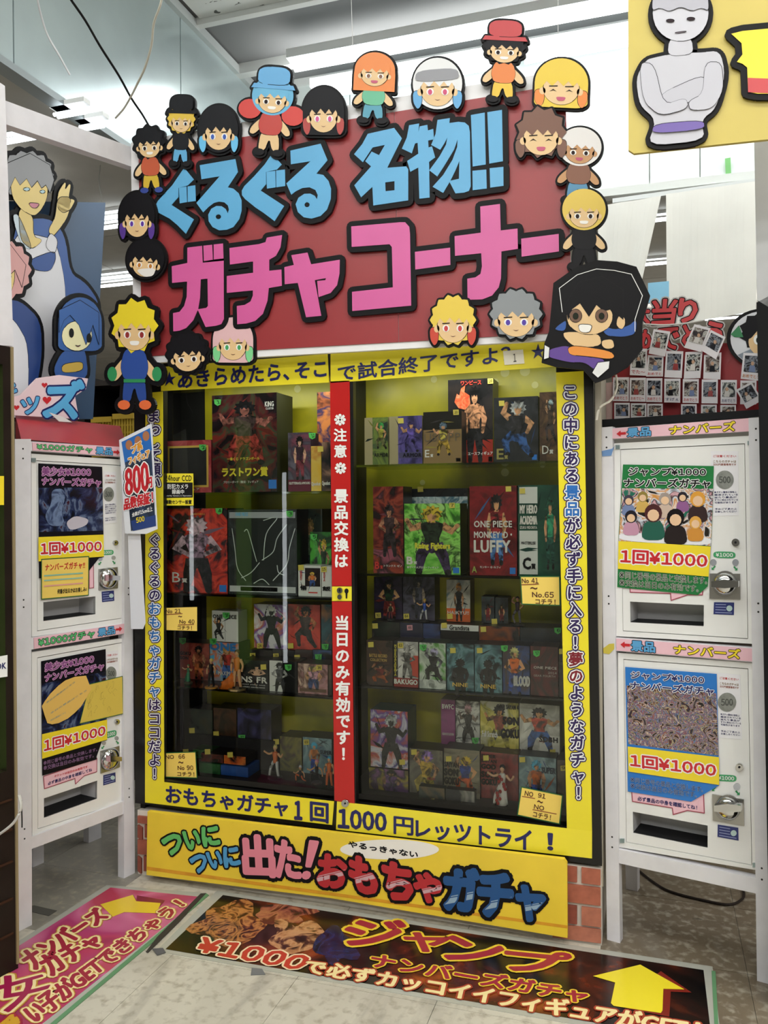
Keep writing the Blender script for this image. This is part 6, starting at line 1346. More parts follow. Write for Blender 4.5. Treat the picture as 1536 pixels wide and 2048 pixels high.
def zat(px, py, y): d = ray(px, py); return EYE+d[2]*y/d[1]
BK = '#131216'; SK = '#b08260'; W_ = '#e4e1dc'
L1, L2, L3 = SH['L1'], SH['L2'], SH['L3']
F1, B1 = 2.955, 3.07
# left, top shelf
pbox('pink-red window box with green tag 2, behind the security sticker', 330, 881, 423, L1, F1, .1, ['#8a2f36', '#a84a4e', '#7a2830'], '#7a2c30', window=((.1, .14, .9, .86), '#2b2b2c'), bands=(((.06, .1, .94, .9), '#b99a4a'), ((.1, .14, .9, .86), '#2b2b2c')), texts=(('フィギュア', (.35, .91, .75, .96), W_),), tag=('2', K3(358, 545), TAGG))
pbox('tallest black box with red print, yellow title and green tag 1', 424, 788, 554, L1, F1, .15, ['#120c10', '#1d1218', '#4a1a1c', '#2a3a2a', '#6a2420'], '#26261a', art=((.08, .06, .95, .72), ('#3a2a2c', '#7a4a42', '#17151a', '#8a2f2c'), 1),
     texts=(('一番くじ ドラゴンボール', (.24, .645, .74, .675), '#e0c83c'), ('ラストワン賞', (.16, .75, .86, .84), '#ecd93c', .05), ('ブロリーダーク（復活）フィギュア', (.18, .885, .72, .91), W_, .01), ('KING', (.83, .09, .96, .14), W_, .03), ('CLUSTER', (.84, .15, .96, .17), W_, .02)), bands=(((.87, .88, .99, .97), '#2a6ab8'),), tag=('1', K3(468, 215), TAGG))
pbox('tall box beside the red strip, dark with a pink streak, behind the small boxes', 634, 784, 662, L1, B1, .09, ['#17151a', '#8a4a2c', '#2a2a4a', '#b06a3a'], BK)
pbox('grey-purple box with green tag 12 on the top shelf', 576, 865, 622, L1, F1+.02, .08, ['#5a5563', '#3a3440', '#6a3a4a'], '#241f2a', art=((.1, .05, .95, .8), ('#2a1c26', '#b58c78', '#141217', '#6a2c38'), 0), bands=(((0, .8, 1, 1), '#5a1f30'),), texts=(('GLITTER&GLAMOURS', (.05, .84, .98, .88), W_),), tag=('12', K3(1160, 460), TAGG))
pbox('small yellow box beside the red strip on the top shelf', 622, 892, 643, L1, F1, .07, ['#c9a23c', '#d9b95a', '#b07a3a'], '#a08030', texts=(('Qposket', (.05, .8, .95, .9), W_, .03),), tag=('', K3(1225, 560), TAGY))
pbox('small black box beside the red strip on the top shelf', 643.5, 884, 662, L1, F1, .07, ['#1a1a1e', '#4a3a36', '#8a6a5a'], BK, texts=(('Qposket', (.05, .8, .95, .9), W_, .03),))
# left, second shelf
pbox('black box with a pale muscular figure on red glow, green tag 4', 330, 1017, 455, L2, F1, .14, ['#141015', '#2a1418', '#a8281f', '#d8402c', '#7a1c1a'], BK, art=((.05, .08, .98, .98), ('#8a6f84', '#a9909c', '#b9a6b0', '#1f1a1e'), 2), texts=(('B', (.12, .76, .25, .88), W_, .0), ('賞', (.28, .83, .36, .88), W_), ('DRAGONBALL', (.42, .055, .66, .075), '#c98a3c')), bands=(((.87, .9, .98, .98), '#2a6ab8'),), tag=('4', K3(478, 1010), TAGG))
pbox('big black window box with silver swirls, green tag 3', 456, 1019, 594, L2, F1, .14, ['#131316', '#1d1e22', '#2b2c30'], BK, bands=(((.02, .03, .98, .1), '#8d9096'), ((.02, .9, .98, .97), '#a5a7aa'), ((.12, .11, .88, .86), '#232426'), ((.18, .91, .72, .96), '#c9c8c2')), texts=(('ONE PIECE', (.12, .035, .3, .075), '#5a9fd0'), ('ゾロフィギュア', (.38, .915, .66, .95), INK and '#1b1a1c')), tag=('3', K3(995, 1030), TAGG),
     art=None)
# silver swirls on the window box
P_ = Plane((0, F1, 0), (1, 0, 0), (0, 0, 1)); mb = MB()
for pts in ([(690, 1180), (715, 1175), (760, 1330), (780, 1400)], [(820, 1390), (900, 1330), (930, 1230), (1000, 1130)], [(600, 1160), (620, 1300), (640, 1450), (700, 1540)], [(1060, 1160), (1020, 1300), (1000, 1420), (900, 1540)], [(670, 1520), (740, 1480), (800, 1410)], [(830, 1100), (930, 1080), (850, 1200), (830, 1390)], [(760, 1560), (820, 1530), (870, 1570)], [(930, 1430), (940, 1480), (980, 1500)]):
    mb.loopstroke(P_, [np.array([(a_[0], a_[1]) for a_ in spline([(*c_, 0) for c_ in P_.uv([K3(*p) for p in pts], .003)], 6)])], .0016, .003, closed=False)
o_ = mb.build('silver_swirls', M('#c9ccd0', .25, .5), [x for x in bpy.data.objects if x.get('label', '').startswith('big black window box')][0], kind='stuff')
pbox('tall dark box with a dim green figure behind the small white boxes', 594, 1018, 645, L2, B1, .1, ['#15151a', '#1f2a24', '#2a2418'], BK, art=((.1, .1, .95, .9), ('#3a4a3a', '#7a5a40', '#5a4a2c', '#1f2a2c'), 0))
pbox('black and green box with green tag 5', 620, 1064, 663, L2, B1-.035, .03, ['#1a3a1c', '#2f7a2c', '#17181a', '#4a9a3c'], BK, art=((.3, .1, 1, .9), ('#2a3a2a', SK, '#d0b03c', '#3a4a6a'), 3), tag=('5', K3(1172, 1200), TAGG))
pbox('small white window box with yellow tag, next to the big swirl box', 596.5, 1131, 642.5, L2, F1, .08, '#dddcdc', '#c9c6c2', window=((.3, .08, .97, .68), '#2b2426'), bands=(((.3, .08, .97, .68), '#2b2426'), ((.45, .86, .85, .9), '#b8302c')), art=((.35, .2, .9, .68), ('#c2682c', SK, '#d8b03c', '#2f4f94'), 0), texts=(('SONGOKOU', (.08, .08, .2, .55), '#b8302c', .02, 1), ('悟', (.1, .66, .38, .8), BK, .05)), tag=('', (596, 1130), TAGY))
pbox('small white window box numbered 15 beside the red strip', 643.5, 1133, 664, L2, F1, .08, '#dddcdc', '#c9c6c2', texts=(('飯', (.1, .66, .9, .8), BK, .05), ('VEGETA', (.15, .08, .45, .55), '#b8302c', .02, 1)), tag=('15', K3(1250, 1440), TAGY))
# left, third shelf: riser and lying boxes
zr = zat(575, 1300, B1-.01)
def riser(xa, xb_, z0, z1, y, mt='#1c1b1e'):
    x0_, x1_ = xwall(xa, 1012, y), xwall(xb_, 1012, y)
    MB().wbox((x0_, y, z0), (x1_, YBK-.005, z1)).build('riser', M(mt, .5), cab)
riser(500, 664, L3, zr-.045, B1-.02); 
pbox('flat dark box lying under the upper row, yellow tag 36', 500, 1300, 545, zr-.044, B1-.015, .12, ['#1b1a1c', '#2a2426'], BK, tag=('36', K4(730, 462), TAGY))
pbox('flat black box lying under the upper row, second yellow tag', 545.5, 1300, 590, zr-.044, B1-.015, .12, ['#1b1a1c', '#2e282a'], BK, tag=('28', K4(900, 465), TAGY))
pbox('flat dark box lying under the red box, third yellow tag', 590.5, 1300, 625, zr-.044, B1-.015, .12, ['#241c1c', '#3a2424'], BK, tag=('', K4(1055, 475), TAGY))
pbox('flat blue-edged box lying beside the red strip, green tag 21', 625.5, 1300, 664, zr-.044, B1-.015, .12, ['#1b1f2c', '#2f4a7a', '#1b1a1c'], BK, tag=('21', K4(1205, 470), TAGG))
pbox('white and purple box with black figure and yellow tag 24', 508, 1209, 573, zr, B1, .1, ['#c9c4cc', '#6a4a8c', '#a85a3c', '#d8d4d8'], '#38304a', art=((.12, .02, .98, .98), ('#1d1c20', '#26242a', '#c9c6c8', '#1a191c'), 1), tag=('24', K4(782, 390), TAGY))
pbox('red box with dark orange figure, yellow tag, on the third-shelf riser', 576, 1209, 641, zr, B1, .1, ['#9c2a22', '#b8382c', '#6a1c18'], '#4a1a18', art=((.1, .02, .98, .98), ('#3a2c2c', '#9a5a3a', '#1f1a1c', '#2a2426'), 3), tag=('', K4(1008, 390), TAGY))
pbox('teal box with green tag 35 beside the red strip', 642.5, 1209, 664, zr, B1, .1, ['#2a4f5a', '#1f3a44', '#8a5a3a'], BK, tag=('35', K4(1255, 395), TAGG))
zw = zat(450, 1274, B1)
riser(350, 500, L3, L3+.002, B1+.05)
pbox('red-brown box with heavy dark lettering, green tag 39, at the far end', 360, 1286, 419, L3, B1, .1, ['#7a3430', '#96483e', '#5a2420'], '#2c1a1a', art=((.3, .05, 1, .98), ('#8a4a34', '#a06a4a', '#231c1e', '#a85a34'), 0), texts=(('GOKU', (.02, .25, .38, .34), BK, .06), ('SON', (.02, .38, .3, .46), BK, .06)), tag=('39', K4(212, 350), TAGG))
tall = pbox('light blue and orange box with green tag 38', 420, 1285, 478, L3, B1, .1, ['#4a94bc', '#c96a34', '#7ab0c9', '#a84a30'], '#2a3a4a', art=((.2, .08, 1, .98), ('#a8342c', SK, '#7a5a2c', '#3a5a9a'), 0), texts=(('ONE', (.02, .02, .9, .2), '#2a6aa8', .08), ('MAXIMATIC', (.3, .74, 1, .84), W_, .04)), tag=('38', K4(435, 355), TAGG))
pbox('white twin-figure box with green tag 26 on top of the light blue box', 424, 1222, 477, zat(450, 1284, B1), B1, .08, '#d3d2d0', '#9a9896', bands=(((.49, .02, .51, .98), '#8a8a8a'),), art=((.02, .2, .5, .95), ('#2a2a2a', SK, '#1f1c1e', '#3a3a3a'), 3), texts=(('ONE PIECE', (.05, .12, .95, .24), '#2b2b2b', .04),), tag=('26', K4(530, 165), TAGG))
pbox('black box with large white NS FR letters and yellow tag', 482, 1321, 537, L3, F1, .1, ['#121114', '#1a181c'], BK, art=((.2, .12, .98, .8), ('#c29a80', '#c29a80', '#171518', '#2a2428'), 2), texts=(('NS FR', (.02, .55, .97, .74), W_, .05), ('USOPP ZORO SANJI', (.02, .8, .9, .84), W_, .02), ('ROBIN HANCOCK', (.02, .88, .9, .92), W_, .02)), tag=('', K4(808, 545), TAGY))
pbox('half white, half black box with green tag 30', 539, 1322, 594, L3, F1, .1, '#101012', BK, bands=(((0, 0, .48, 1), '#c4c2c2'),), art=((.02, .03, .75, .98), ('#3a3a3e', '#8f8d8e', '#151417', '#26262a'), 2), tag=('39', K4(985, 545), TAGG))
pbox('pink and brown box with a coated figure, yellow tag 34', 596, 1328, 656, L3, F1, .1, ['#8a5a5e', '#a87a7e', '#5a3a34', '#c9a89a'], '#2c1f1c', art=((.1, .05, .95, .85), ('#b98a9c', SK, '#c9b46a', '#3a4a7a'), 0), bands=(((.05, .82, .95, .93), '#5a4030'),), tag=('34', K4(1215, 550), TAGY))
pbox('narrow dark box squeezed against the red strip', 657, 1330, 664, L3, F1, .1, ['#1b1a1c', '#4a3a2c'], BK)
# left, floor of the cabinet
LF = ZF
zb_ = zat(430, 1470, B1); riser(372, 545, LF, zb_, B1-.015)
pbox('dark box with dim green print at the back of the lowest shelf', 382, 1419, 426, zb_, B1, .1, ['#15181a', '#1f2a22', '#2a2a1c'], BK, tag=('', K4(285, 1010), TAGY))
pbox('dark brown box at the back of the lowest shelf', 427, 1417, 473, zb_, B1, .1, ['#1d1816', '#4a2f22', '#2a2018'], BK, tag=('', K4(462, 1035), TAGY))
pbox('dark violet box with green tag 77 at the back of the lowest shelf', 475, 1418, 543, zb_, B1, .1, ['#15141f', '#26243f', '#3a3a6a'], '#14141c', tag=('77', K4(645, 1060), TAGG))
pbox('green and black box lying on its side at the front left', 386, 1500, 424, LF+.045, F1+.03, .12, ['#17301a', '#2f6a2c', '#121512'], '#1c3a1c', tag=('', K4(240, 1165), TAGY))
MB().wbox((xwall(386, 1012, F1+.03), F1+.03, LF), (xwall(424, 1012, F1+.03), F1+.15, LF+.045)).build('flat_carton', M('#26241f', .5), None, label='dark carton under the green and black box', category='box')
pbox('black box with dark red face print lying at the front', 402, 1508, 447, LF+.045, F1, .14, ['#17100f', '#5a2420', '#2a1714'], '#161214', tag=('', K4(400, 1165), TAGY))
pbox('black box with orange print lying at the front, two yellow tags', 448, 1512, 492, LF+.045, F1, .14, ['#1a1210', '#b8501f', '#d0702c', '#2a1714'], '#161214', tag=('', K4(565, 1187), TAGY))
pbox('small flat green box at the front edge, yellow tag', 398, 1556, 441, LF, F1-.005, .10, ['#2f6a3a', '#1f4a2a'], '#285c34', tag=('', K4(400, 1360), TAGY))
pbox('small flat blue box at the front edge, yellow tag', 442, 1560, 497, LF, F1-.005, .10, ['#2f5ca8', '#24488c'], '#2a529a', tag=('', K4(590, 1385), TAGY))
pbox('dark olive box with a large printed head at the back right of the lowest shelf', 560, 1474, 604, LF, B1, .1, ['#3f3a34', '#7a7440', '#4a4038'], '#24231c', tag=('', K4(902, 1092), TAGY))
pbox('pale blue box reading SUPER at the back right of the lowest shelf, yellow tag 69', 606, 1476, 664, LF, B1, .1, ['#55707c', '#7c98a2', '#3a5560'], '#22262a', art=((.1, .1, .7, .98), ('#a8602c', SK, '#3a9ac0', '#27408c'), 0), texts=(('SUPER', (.62, .32, 1, .42), '#1f2a3a', .06),), tag=('69', K4(1122, 1095), TAGY))
# right, top shelf
R1, R2, R3, RF = SH['R1'], SH['R2'], SH['R3'], ZF
G1 = 2.95
pbox('beige-framed green box at the far left of the right door', 729, 835, 777, R1, G1, .1, ['#3a4a3a', '#6a7a3a', '#2a3430'], '#8c8264', bands=(((0, 0, .34, 1), '#94896a'),), art=((.4, .1, 1, .7), ('#8a8a3a', SK, '#3a8a4a', '#5a5a3a'), 3), texts=(('ARMOR', (.42, .76, 1, .84), '#1b1a1c', .03),))
pbox('beige-framed purple box with yellow tag on the top right shelf', 778.5, 832, 845, R1, G1, .1, ['#40386a', '#564c8a', '#2c2848'], '#8c8264', bands=(((0, 0, .27, 1), '#94896a'), ((.3, .76, 1, .88), '#4a4668')), art=((.35, .1, 1, .75), ('#54468c', SK, '#3a2f5a', '#3f366a'), 1), texts=(('ARMOR', (.42, .78, .98, .86), '#141218', .04),), tag=('', K5(342, 285), TAGY))
pbox('tan and black box with pale USOPP letters, prize letter E, yellow tag 20', 846.5, 823, 924, R1, G1, .1, '#23211f', '#191817', bands=(((0, .35, 1, 1), '#7c6544'),), art=((.25, .2, .8, .85), ('#b0a04a', SK, '#4a5a6a', '#b8963c'), 1), texts=(('USOPP', (.03, .42, .97, .58), '#5a4f3f', .0), ('E', (.05, .74, .16, .88), W_, .02), ('賞', (.19, .82, .26, .88), W_)), bands2=None, tag=('20', K5(668, 235), TAGY)) if False else pbox('tan and black box with pale USOPP letters, prize letter E, yellow tag 20', 846.5, 823, 924, R1, G1, .08, '#23211f', '#191817', bands=(((0, .35, 1, 1), '#7c6544'), ((.85, .91, .97, .98), '#2a6ab8')), art=((.25, .2, .8, .85), ('#b0a04a', SK, '#4a5a6a', '#b8963c'), 1), texts=(('USOPP', (.03, .42, .97, .58), '#5a4f3f', .0), ('E', (.05, .74, .16, .88), W_, .02), ('賞', (.19, .82, .26, .88), W_)), tag=('20', K5(668, 235), TAGY))
pbox('tallest box on the top right shelf, bare-chested figure with a flame, yellow tag 16', 896, 758, 986, R1, G1+.095, .12, ['#141416', '#1d1a1c', '#26201f'], '#101012', bands=(((.38, .72, 1, 1), '#8c2218'), ((.9, .92, .99, .98), '#2a6ab8')), art=((.2, .08, 1, .98), ('#b07a58', '#b98260', '#131215', '#1b1a1e'), 0), texts=(('ワンピース', (.3, .02, .75, .07), '#b8382c', .05), ('エースフィギュア', (.45, .86, 1, .9), W_)), tag=('16', (975, 757), TAGY))
o_ = [x for x in bpy.data.objects if x.get('label', '').startswith('tallest box on the top right')][0]
Pf = Plane((0, G1+.095, 0), (1, 0, 0), (0, 0, 1)); MB().px(Pf, [K5(*p) for p in [(690, 140), (705, 150), (715, 110), (740, 90), (735, 130), (765, 150), (770, 200), (740, 235), (700, 225), (676, 190)]], .004).build('printed_flame', A(['#d8482c', '#e8784a', '#f0a080'], 30, 2, .3), o_)
pbox('black box with a leaping figure in jeans, prize letter E, yellow tag', 987.5, 794, 1077, R1, G1, .1, ['#1d1e22', '#2a2c30', '#17171a'], '#141416', bands=(((.86, .9, .97, .98), '#2a6ab8'),), art=((.05, .05, 1, .98), ('#2b2a2e', SK, '#8f9092', '#2c4a7c'), 3), texts=(('E', (.07, .8, .22, .96), '#8c8248', .02), ('賞', (.24, .9, .32, .96), '#8c8248')), tag=('', K5(938, 182), TAGY))
pbox('brown box with prize letter D at the right end of the top shelf', 1079, 784, 1116, R1, G1, .1, ['#5a4030', '#3a2a22', '#6a5038'], '#2c211a', art=((.2, .1, 1, .75), ('#4a3a30', SK, '#8a9aa0', '#3a3030'), 3), texts=(('D', (.15, .78, .5, .9), W_, .0), ('賞', (.55, .84, .75, .9), W_)))
# right, second shelf
pbox('dark box behind the green one, white and blue icy band', 812, 977, 936, R2, B1+.03, .08, ['#15161a', '#20242a'], BK, bands=(((.0, .1, 1, .25), ['#8aa0a8', '#c9d4d6', '#4a6a7a']),), tag=('', K5(458, 690), TAGY))
pbox('dark red box with red prize letter B', 746, 973, 807, R2, G1, .12, ['#1f1214', '#5a1c1c', '#8a3a2c', '#2a1c20', '#8a4a5a'], '#171214', art=((.1, .2, .98, .8), ('#3a2a2c', '#9a6a52', '#2a2024', '#2a2226'), 2), texts=(('B', (.07, .87, .2, .95), '#b8302c', .05), ('賞', (.24, .91, .32, .95), '#b8302c'), ('トランクス・ゼノ', (.36, .9, .95, .925), W_)))
pbox('bright green box with a wide-armed yellow-haired figure, prize letter B, tag 7', 808.5, 1007, 921, R2, G1, .12, ['#2a5a1c', '#5aa03a', '#8cc860', '#1f3a17', '#a8d880'], '#1c2a17', art=((.0, .02, 1.0, 1.0), ('#1f2a1f', '#b8865f', '#d8b83c', '#3a2c4a'), 1), texts=(('Rising Fighters', (.2, .56, .82, .66), '#c9c03c', .05), ('B', (.05, .76, .15, .86), W_, .06), ('賞', (.17, .82, .23, .86), W_), ('超サイヤ人ブロリーフィギュア', (.05, .89, .62, .92), W_)), bands=(((.87, .9, .98, .98), '#2a6ab8'),), tag=('7', K5(645, 785), TAGY))
pbox('dark red box with white ONE PIECE lettering, prize letter A', 939, 972, 1034, R2, G1, .12, ['#5a141a', '#7a1c22', '#4a1014'], '#2a0e10', art=((.25, .08, .9, .88), ('#8a262a', '#c9956a', '#1f1a1c', '#4a74b0'), 0), texts=(('ONE PIECE', (.1, .39, .9, .46), W_, .03), ('MONKEY・D・', (.1, .51, .9, .58), W_, .03), ('LUFFY', (.1, .61, .86, .74), W_, .04), ('A', (.05, .9, .15, .97), '#8c9a4a', .02), ('モンキー・D・ルフィ', (.22, .895, .66, .92), W_)), bands=(((.85, .91, .97, .98), '#2a6ab8'),), tag=('', K5(978, 688), TAGY))
pbox('green box with a white title strip reading MY HERO ACADEMIA, prize letter C', 1036, 970, 1120, R2, G1, .12, ['#16382e', '#1d4a3a', '#123028'], '#122820', bands=(((.03, .02, .47, .2), '#d3d4d2'), ((.03, .5, .47, .98), '#d3d4d2')), art=((.55, .12, 1.0, .92), ('#2a7a5a', SK, '#1c4a3a', '#1f4a40'), 0), texts=(('MY HERO', (.05, .22, .46, .31), W_, .04), ('ACADEMIA', (.05, .34, .46, .43), W_, .04), ('IZUKU MIDORIYA', (.05, .45, .46, .48), W_, .02), ('MASTERLISE', (.08, .62, .42, .65), BK, .03), ('C', (.12, .8, .3, .92), BK, .05), ('賞', (.32, .86, .42, .92), BK, .03)), tag=('', K5(1060, 700), TAGY))
# right, third shelf
zr3 = zat(850, 1247, 3.052); B2 = 3.112
def flat(label, xa, xb_, zt__, face, tag=None, texts=(), bands=(), h=.075, y=3.052, ytop=None):
    z0_ = zt__-h; x0, x1 = xa, xb_; Pq = Plane((0, y, 0), (1, 0, 0), (0, 0, 1))
    c = topx(Pq, [((Pq.uv([(x0, 1200)])[0][0]+Pq.uv([(x1, 1200)])[0][0])/2, zt__)])[0]
    return pbox(label, x0, c[1], x1, z0_, y, .13, face, BK, texts=texts, bands=bands, tag=tag)
riser(742, 1125, R3, zr3-.077, 3.052)
flat('flat dark box under the upper row of the third shelf, first yellow tag', 744, 800, zr3, ['#17171a', '#1f2a24'], ('', K6(190, 375), TAGY)); flat('flat box with a pink tag 46 under the upper row', 800.5, 846, zr3, ['#1c1c28', '#2a2c44'], ('46', K6(395, 385), TAGP)); flat('flat dark blue box under the upper row', 846.5, 881, zr3, ['#1c2444', '#2a3a6a', '#1a1a20'])
flat('flat box with a white strip reading Grandista', 881.5, 958, zr3, '#141416', ('', K6(598, 372), TAGY), (('Grandista', (.24, .03, .76, .26), BK, .03),), (((0, 0, 1, .3), '#c9c8c6'),)); flat('flat dark box with orange print under the twin small boxes', 958.5, 1040, zr3, ['#17161a', '#7a3a1c', '#241a17'], ('', K6(830, 395), TAGY)); flat('flat dark box at the right end of the upper row, green tag 6', 1040.5, 1122, zr3, ['#17181a', '#222a34'], ('6', K6(1265, 400), TAGG))
pbox('dark violet box seen from behind a muscular figure, yellow tag 92', 748, 1154, 805, zr3+.002, B2, .08, ['#1b1524', '#2a1f3a', '#17131c'], BK, art=((.1, .05, .98, .98), ('#1f3a26', '#b98a62', '#151316', '#7a2424'), 2), tag=('92', K6(208, 312), TAGY))
pbox('grey-violet box with yellow tag 64', 806, 1152, 870, zr3+.002, B2, .08, ['#26242c', '#4a4658', '#17161a'], BK, art=((.2, .02, .8, .95), ('#4a4a5a', '#8a7a70', '#2a2a34', '#2f2f3a'), 0), tag=('64', K6(375, 318), TAGY))
pbox('orange and white box reading HAIKYU!!, yellow tag', 893, 1160, 941, zr3+.002, B2, .08, ['#8a8680', '#b0aaa2', '#5a6a74'], '#3a2c22', bands=(((0, .68, 1, 1), '#b8562a'),), art=((.2, .05, .85, .98), ('#17171a', SK, '#d08a3c', '#1a1a1c'), 0), texts=(('HAIKYU!!', (.05, .74, .95, .82), W_, .02),), tag=('', K6(632, 318), TAGY))
pbox('small dark box with a red-clad figure, left one of two alike', 963, 1193, 989.5, zr3+.002, B2, .07, ['#1b1a1e', '#3a4248'], BK, art=((.15, .25, .85, .95), ('#6a1c24', SK, '#1a1518', '#5a1a20'), 0), tag=('', K6(895, 348), TAGY))
pbox('small dark box with a red-clad figure, right one of two alike', 990.5, 1195, 1017, zr3+.002, B2, .07, ['#1b1a1e', '#3a4248'], BK, art=((.15, .25, .85, .95), ('#5a2018', SK, '#26201a', '#5a1a20'), 0))
pbox('dark brown box with gold lettering, first in the front row, yellow tag', 733, 1281, 786, R3, G1, .1, ['#1f1613', '#3a241c', '#17100e'], '#140f0e', art=((.1, .5, .95, .98), ('#5a1f1a', '#8a5a40', '#1f1715', '#7a3a1c'), 3), texts=(('BATTLE RECORD', (.12, .3, .8, .37), '#a08040', .04), ('COLLECTION', (.16, .4, .78, .46), '#a08040', .04)), tag=('', K6(165, 485), TAGY))
pbox('white and red box reading BAKUGO with yellow side lettering, tag 63', 787.5, 1283, 837, R3, G1, .1, ['#b8b4b0', '#8f8c8a', '#c9c6c2'], '#2a2426', bands=(((0, 0, .17, .8), '#26242a'), ((.65, .3, 1, .78), '#a83a2c'), ((0, .8, 1, 1), '#7a1f1c')), art=((.15, .05, .95, .8), ('#6f6c6a', '#9a9694', '#7a7876', '#5a5856'), 2), texts=(('BAKUGO', (.03, .83, .97, .93), W_, .06), ('MYHEROACADEMIA', (.02, .03, .14, .8), '#dccb3c', .04, 1)), tag=('63', K6(340, 490), TAGY))
pbox('green and white box with a crouching dark figure, green tag 50', 838.5, 1286, 892, R3, G1, .1, ['#2a5a24', '#5a8a4a', '#b0b8ac', '#1f3a1c'], '#1c2a1a', bands=(((0, .8, 1, 1), ['#8a8f8c', '#b9bdb8', '#6a6f6a']),), art=((.1, .1, .98, .85), ('#1d1f24', '#6a6a70', '#a8a0c0', '#17171a'), 3), tag=('50', K6(470, 500), TAGG))
for i, (xa, xb_, lb_) in enumerate(((893.5, 948.5, 'dark teal box reading NINE, the one nearer the green tag 50'), (949.5, 1004.5, 'dark teal box reading NINE, the one beside the green tag 47'))):
    pbox(lb_, xa, 1288+i*1.5, xb_, R3, G1, .1, ['#16262c', '#2a4a52', '#5a8088', '#141a1e'], '#10161a', art=((.02, .3, .98, 1.1), ('#141316', '#1c1b1f', '#18191c', '#151417'), 0), texts=(('NINE', (.22, .83, .78, .91), '#c9a84a', .03),), tag=('', K6(650+i*158, 520), TAGY))
pbox('navy box with an orange-clad muscular figure reading BLOOD, green tag 47', 1005.5, 1291, 1060, R3, G1, .1, ['#1f1c20', '#2a3a6a', '#3a3034'], '#151822', art=((-.02, .02, .9, 1.0), ('#c2602a', '#c08a62', '#a8a46a', '#27408c'), 2), texts=(('BLOOD', (.42, .62, 1.0, .82), '#a8a6a4', .05),), tag=('47', K6(950, 505), TAGG))
pbox('dark red box with faint ONE PIECE lettering, green tag 57', 1061, 1293, 1117, R3, G1, .1, ['#4a1518', '#2a1416', '#5a2022'], '#1c0f11', texts=(('ONE PIECE', (.12, .4, .95, .45), '#b0a4a0'), ('GEAR FOURTH', (.12, .57, .9, .61), '#8a7e7a'), ('2014', (.64, .5, .95, .545), '#8a7e7a')), tag=('57', K6(1140, 535), TAGG))
pbox('narrow dark box at the right end of the front row, yellow tag', 1118, 1298, 1131, R3, G1, .1, ['#17161a', '#241f22'], BK, tag=('', K6(1294, 525), TAGY))
# right, floor of the cabinet
zf2 = zat(960, 1497, B1); riser(878, 1122, RF, zf2, B1-.02)
pbox('purple box reading BWFC at the back of the lowest shelf', 882, 1399, 911, zf2, B1, .09, ['#6a2a5a', '#7c346a', '#54204a'], '#3a1832', texts=(('BWFC', (.1, .1, .9, .2), W_, .03), ('GIANTLEON', (.1, .72, .9, .77), W_, .02)))
pbox('white and dark grey box with green tag 91', 911.5, 1402, 960, zf2, B1, .09, ['#a8a6a4', '#3a3638', '#c9c6c2', '#5a5456'], '#2a2628', art=((.1, .05, .95, .98), ('#2a2628', '#7a6a62', '#8a6a70', '#211e20'), 1), tag=('91', K6(778, 1050), TAGG))
pbox('yellow and white box with heavy black lettering SUPER SAIYAN 4 SON GOKU, yellow tag', 960.5, 1404, 1038, zf2, B1, .09, ['#a89a3a', '#c9bc62', '#8c8434', '#b8b4a0'], '#3a3820', art=((.1, .05, .9, 1), ('#7a3a2c', '#9a6a40', '#171518', '#8c8232'), 1), texts=(('SUPER SAIYAN 4', (.45, .04, 1, .13), BK, .05), ('SON', (.6, .3, 1, .45), BK, .08), ('GOKU', (.55, .55, 1, .72), BK, .08), ('Full Scratch', (.05, .62, .45, .74), W_, .03)), tag=('', K6(1002, 1090), TAGY))
pbox('white box reading SDBH with a red and blue figure', 1039, 1409, 1120, zf2, B1, .09, ['#b9b6b2', '#9a9690', '#c9c6c0'], '#4a4644', bands=(((.5, .62, 1, .98), '#c4c1bc'),), art=((.0, .05, 1.0, .95), ('#9a3a2c', '#a87a54', '#1f1b1d', '#2a4a84'), 1), texts=(('SDBH', (.5, .65, .95, .75), BK, .06),), tag=('', K6(1240, 1120), TAGY))
zw2 = zat(776, 1538, G1+.02)
pbox('purple and yellow box with a dark-haired figure under the white and purple box', 738, 1538, 817, RF, G1+.02, .12, ['#4a2f5a', '#8a7a2c', '#2a1f2c', '#7a4a7a'], '#26202c', art=((.2, .05, .95, 1.1), ('#5a3a6a', '#7a5a44', '#1c191c', '#3a2a4a'), 0))
pbox('large white and purple box with a black-clad figure, standing on another box', 741, 1421, 816, zw2+.004, G1+.02, .12, ['#b4b0c0', '#5a3a84', '#a84a34', '#c9c4d0', '#3a2f74'], '#1f3a3c', art=((.12, .05, 1.0, 1.0), ('#17161a', '#1c1b20', '#a8a8ac', '#17161a'), 1), tag=('', K6(350, 1180), TAGY))
pbox('grey and yellow box with a lilac-haired figure, yellow tag', 819, 1499, 886, RF, G1+.03, .1, ['#4f4b46', '#6a645a', '#3a3632'], '#242220', art=((.02, .0, 1.0, 1.1), ('#b8963c', '#b98a66', '#7a5f9a', '#8a7a3a'), 3), texts=(('BULMA', (.55, .62, .78, .67), '#8c2c2c'),), tag=('', K6(420, 1120), TAGY))
pbox('beige box reading SAIYAN SON GOKU, yellow tag', 888, 1499, 960, RF, G1+.03, .1, ['#6a6252', '#7c7462', '#544c3e'], '#26231f', art=((.2, .12, 1, .95), ('#2a3a7a', '#b98a62', '#c9a83c', '#b0502a'), 3), texts=(('SAIYAN', (.02, .28, .42, .38), '#2a2622', .06), ('SON', (.02, .42, .4, .56), '#2a2622', .08), ('GOKU', (.02, .6, .42, .74), '#2a2622', .08)), tag=('', K6(625, 1160), TAGY))
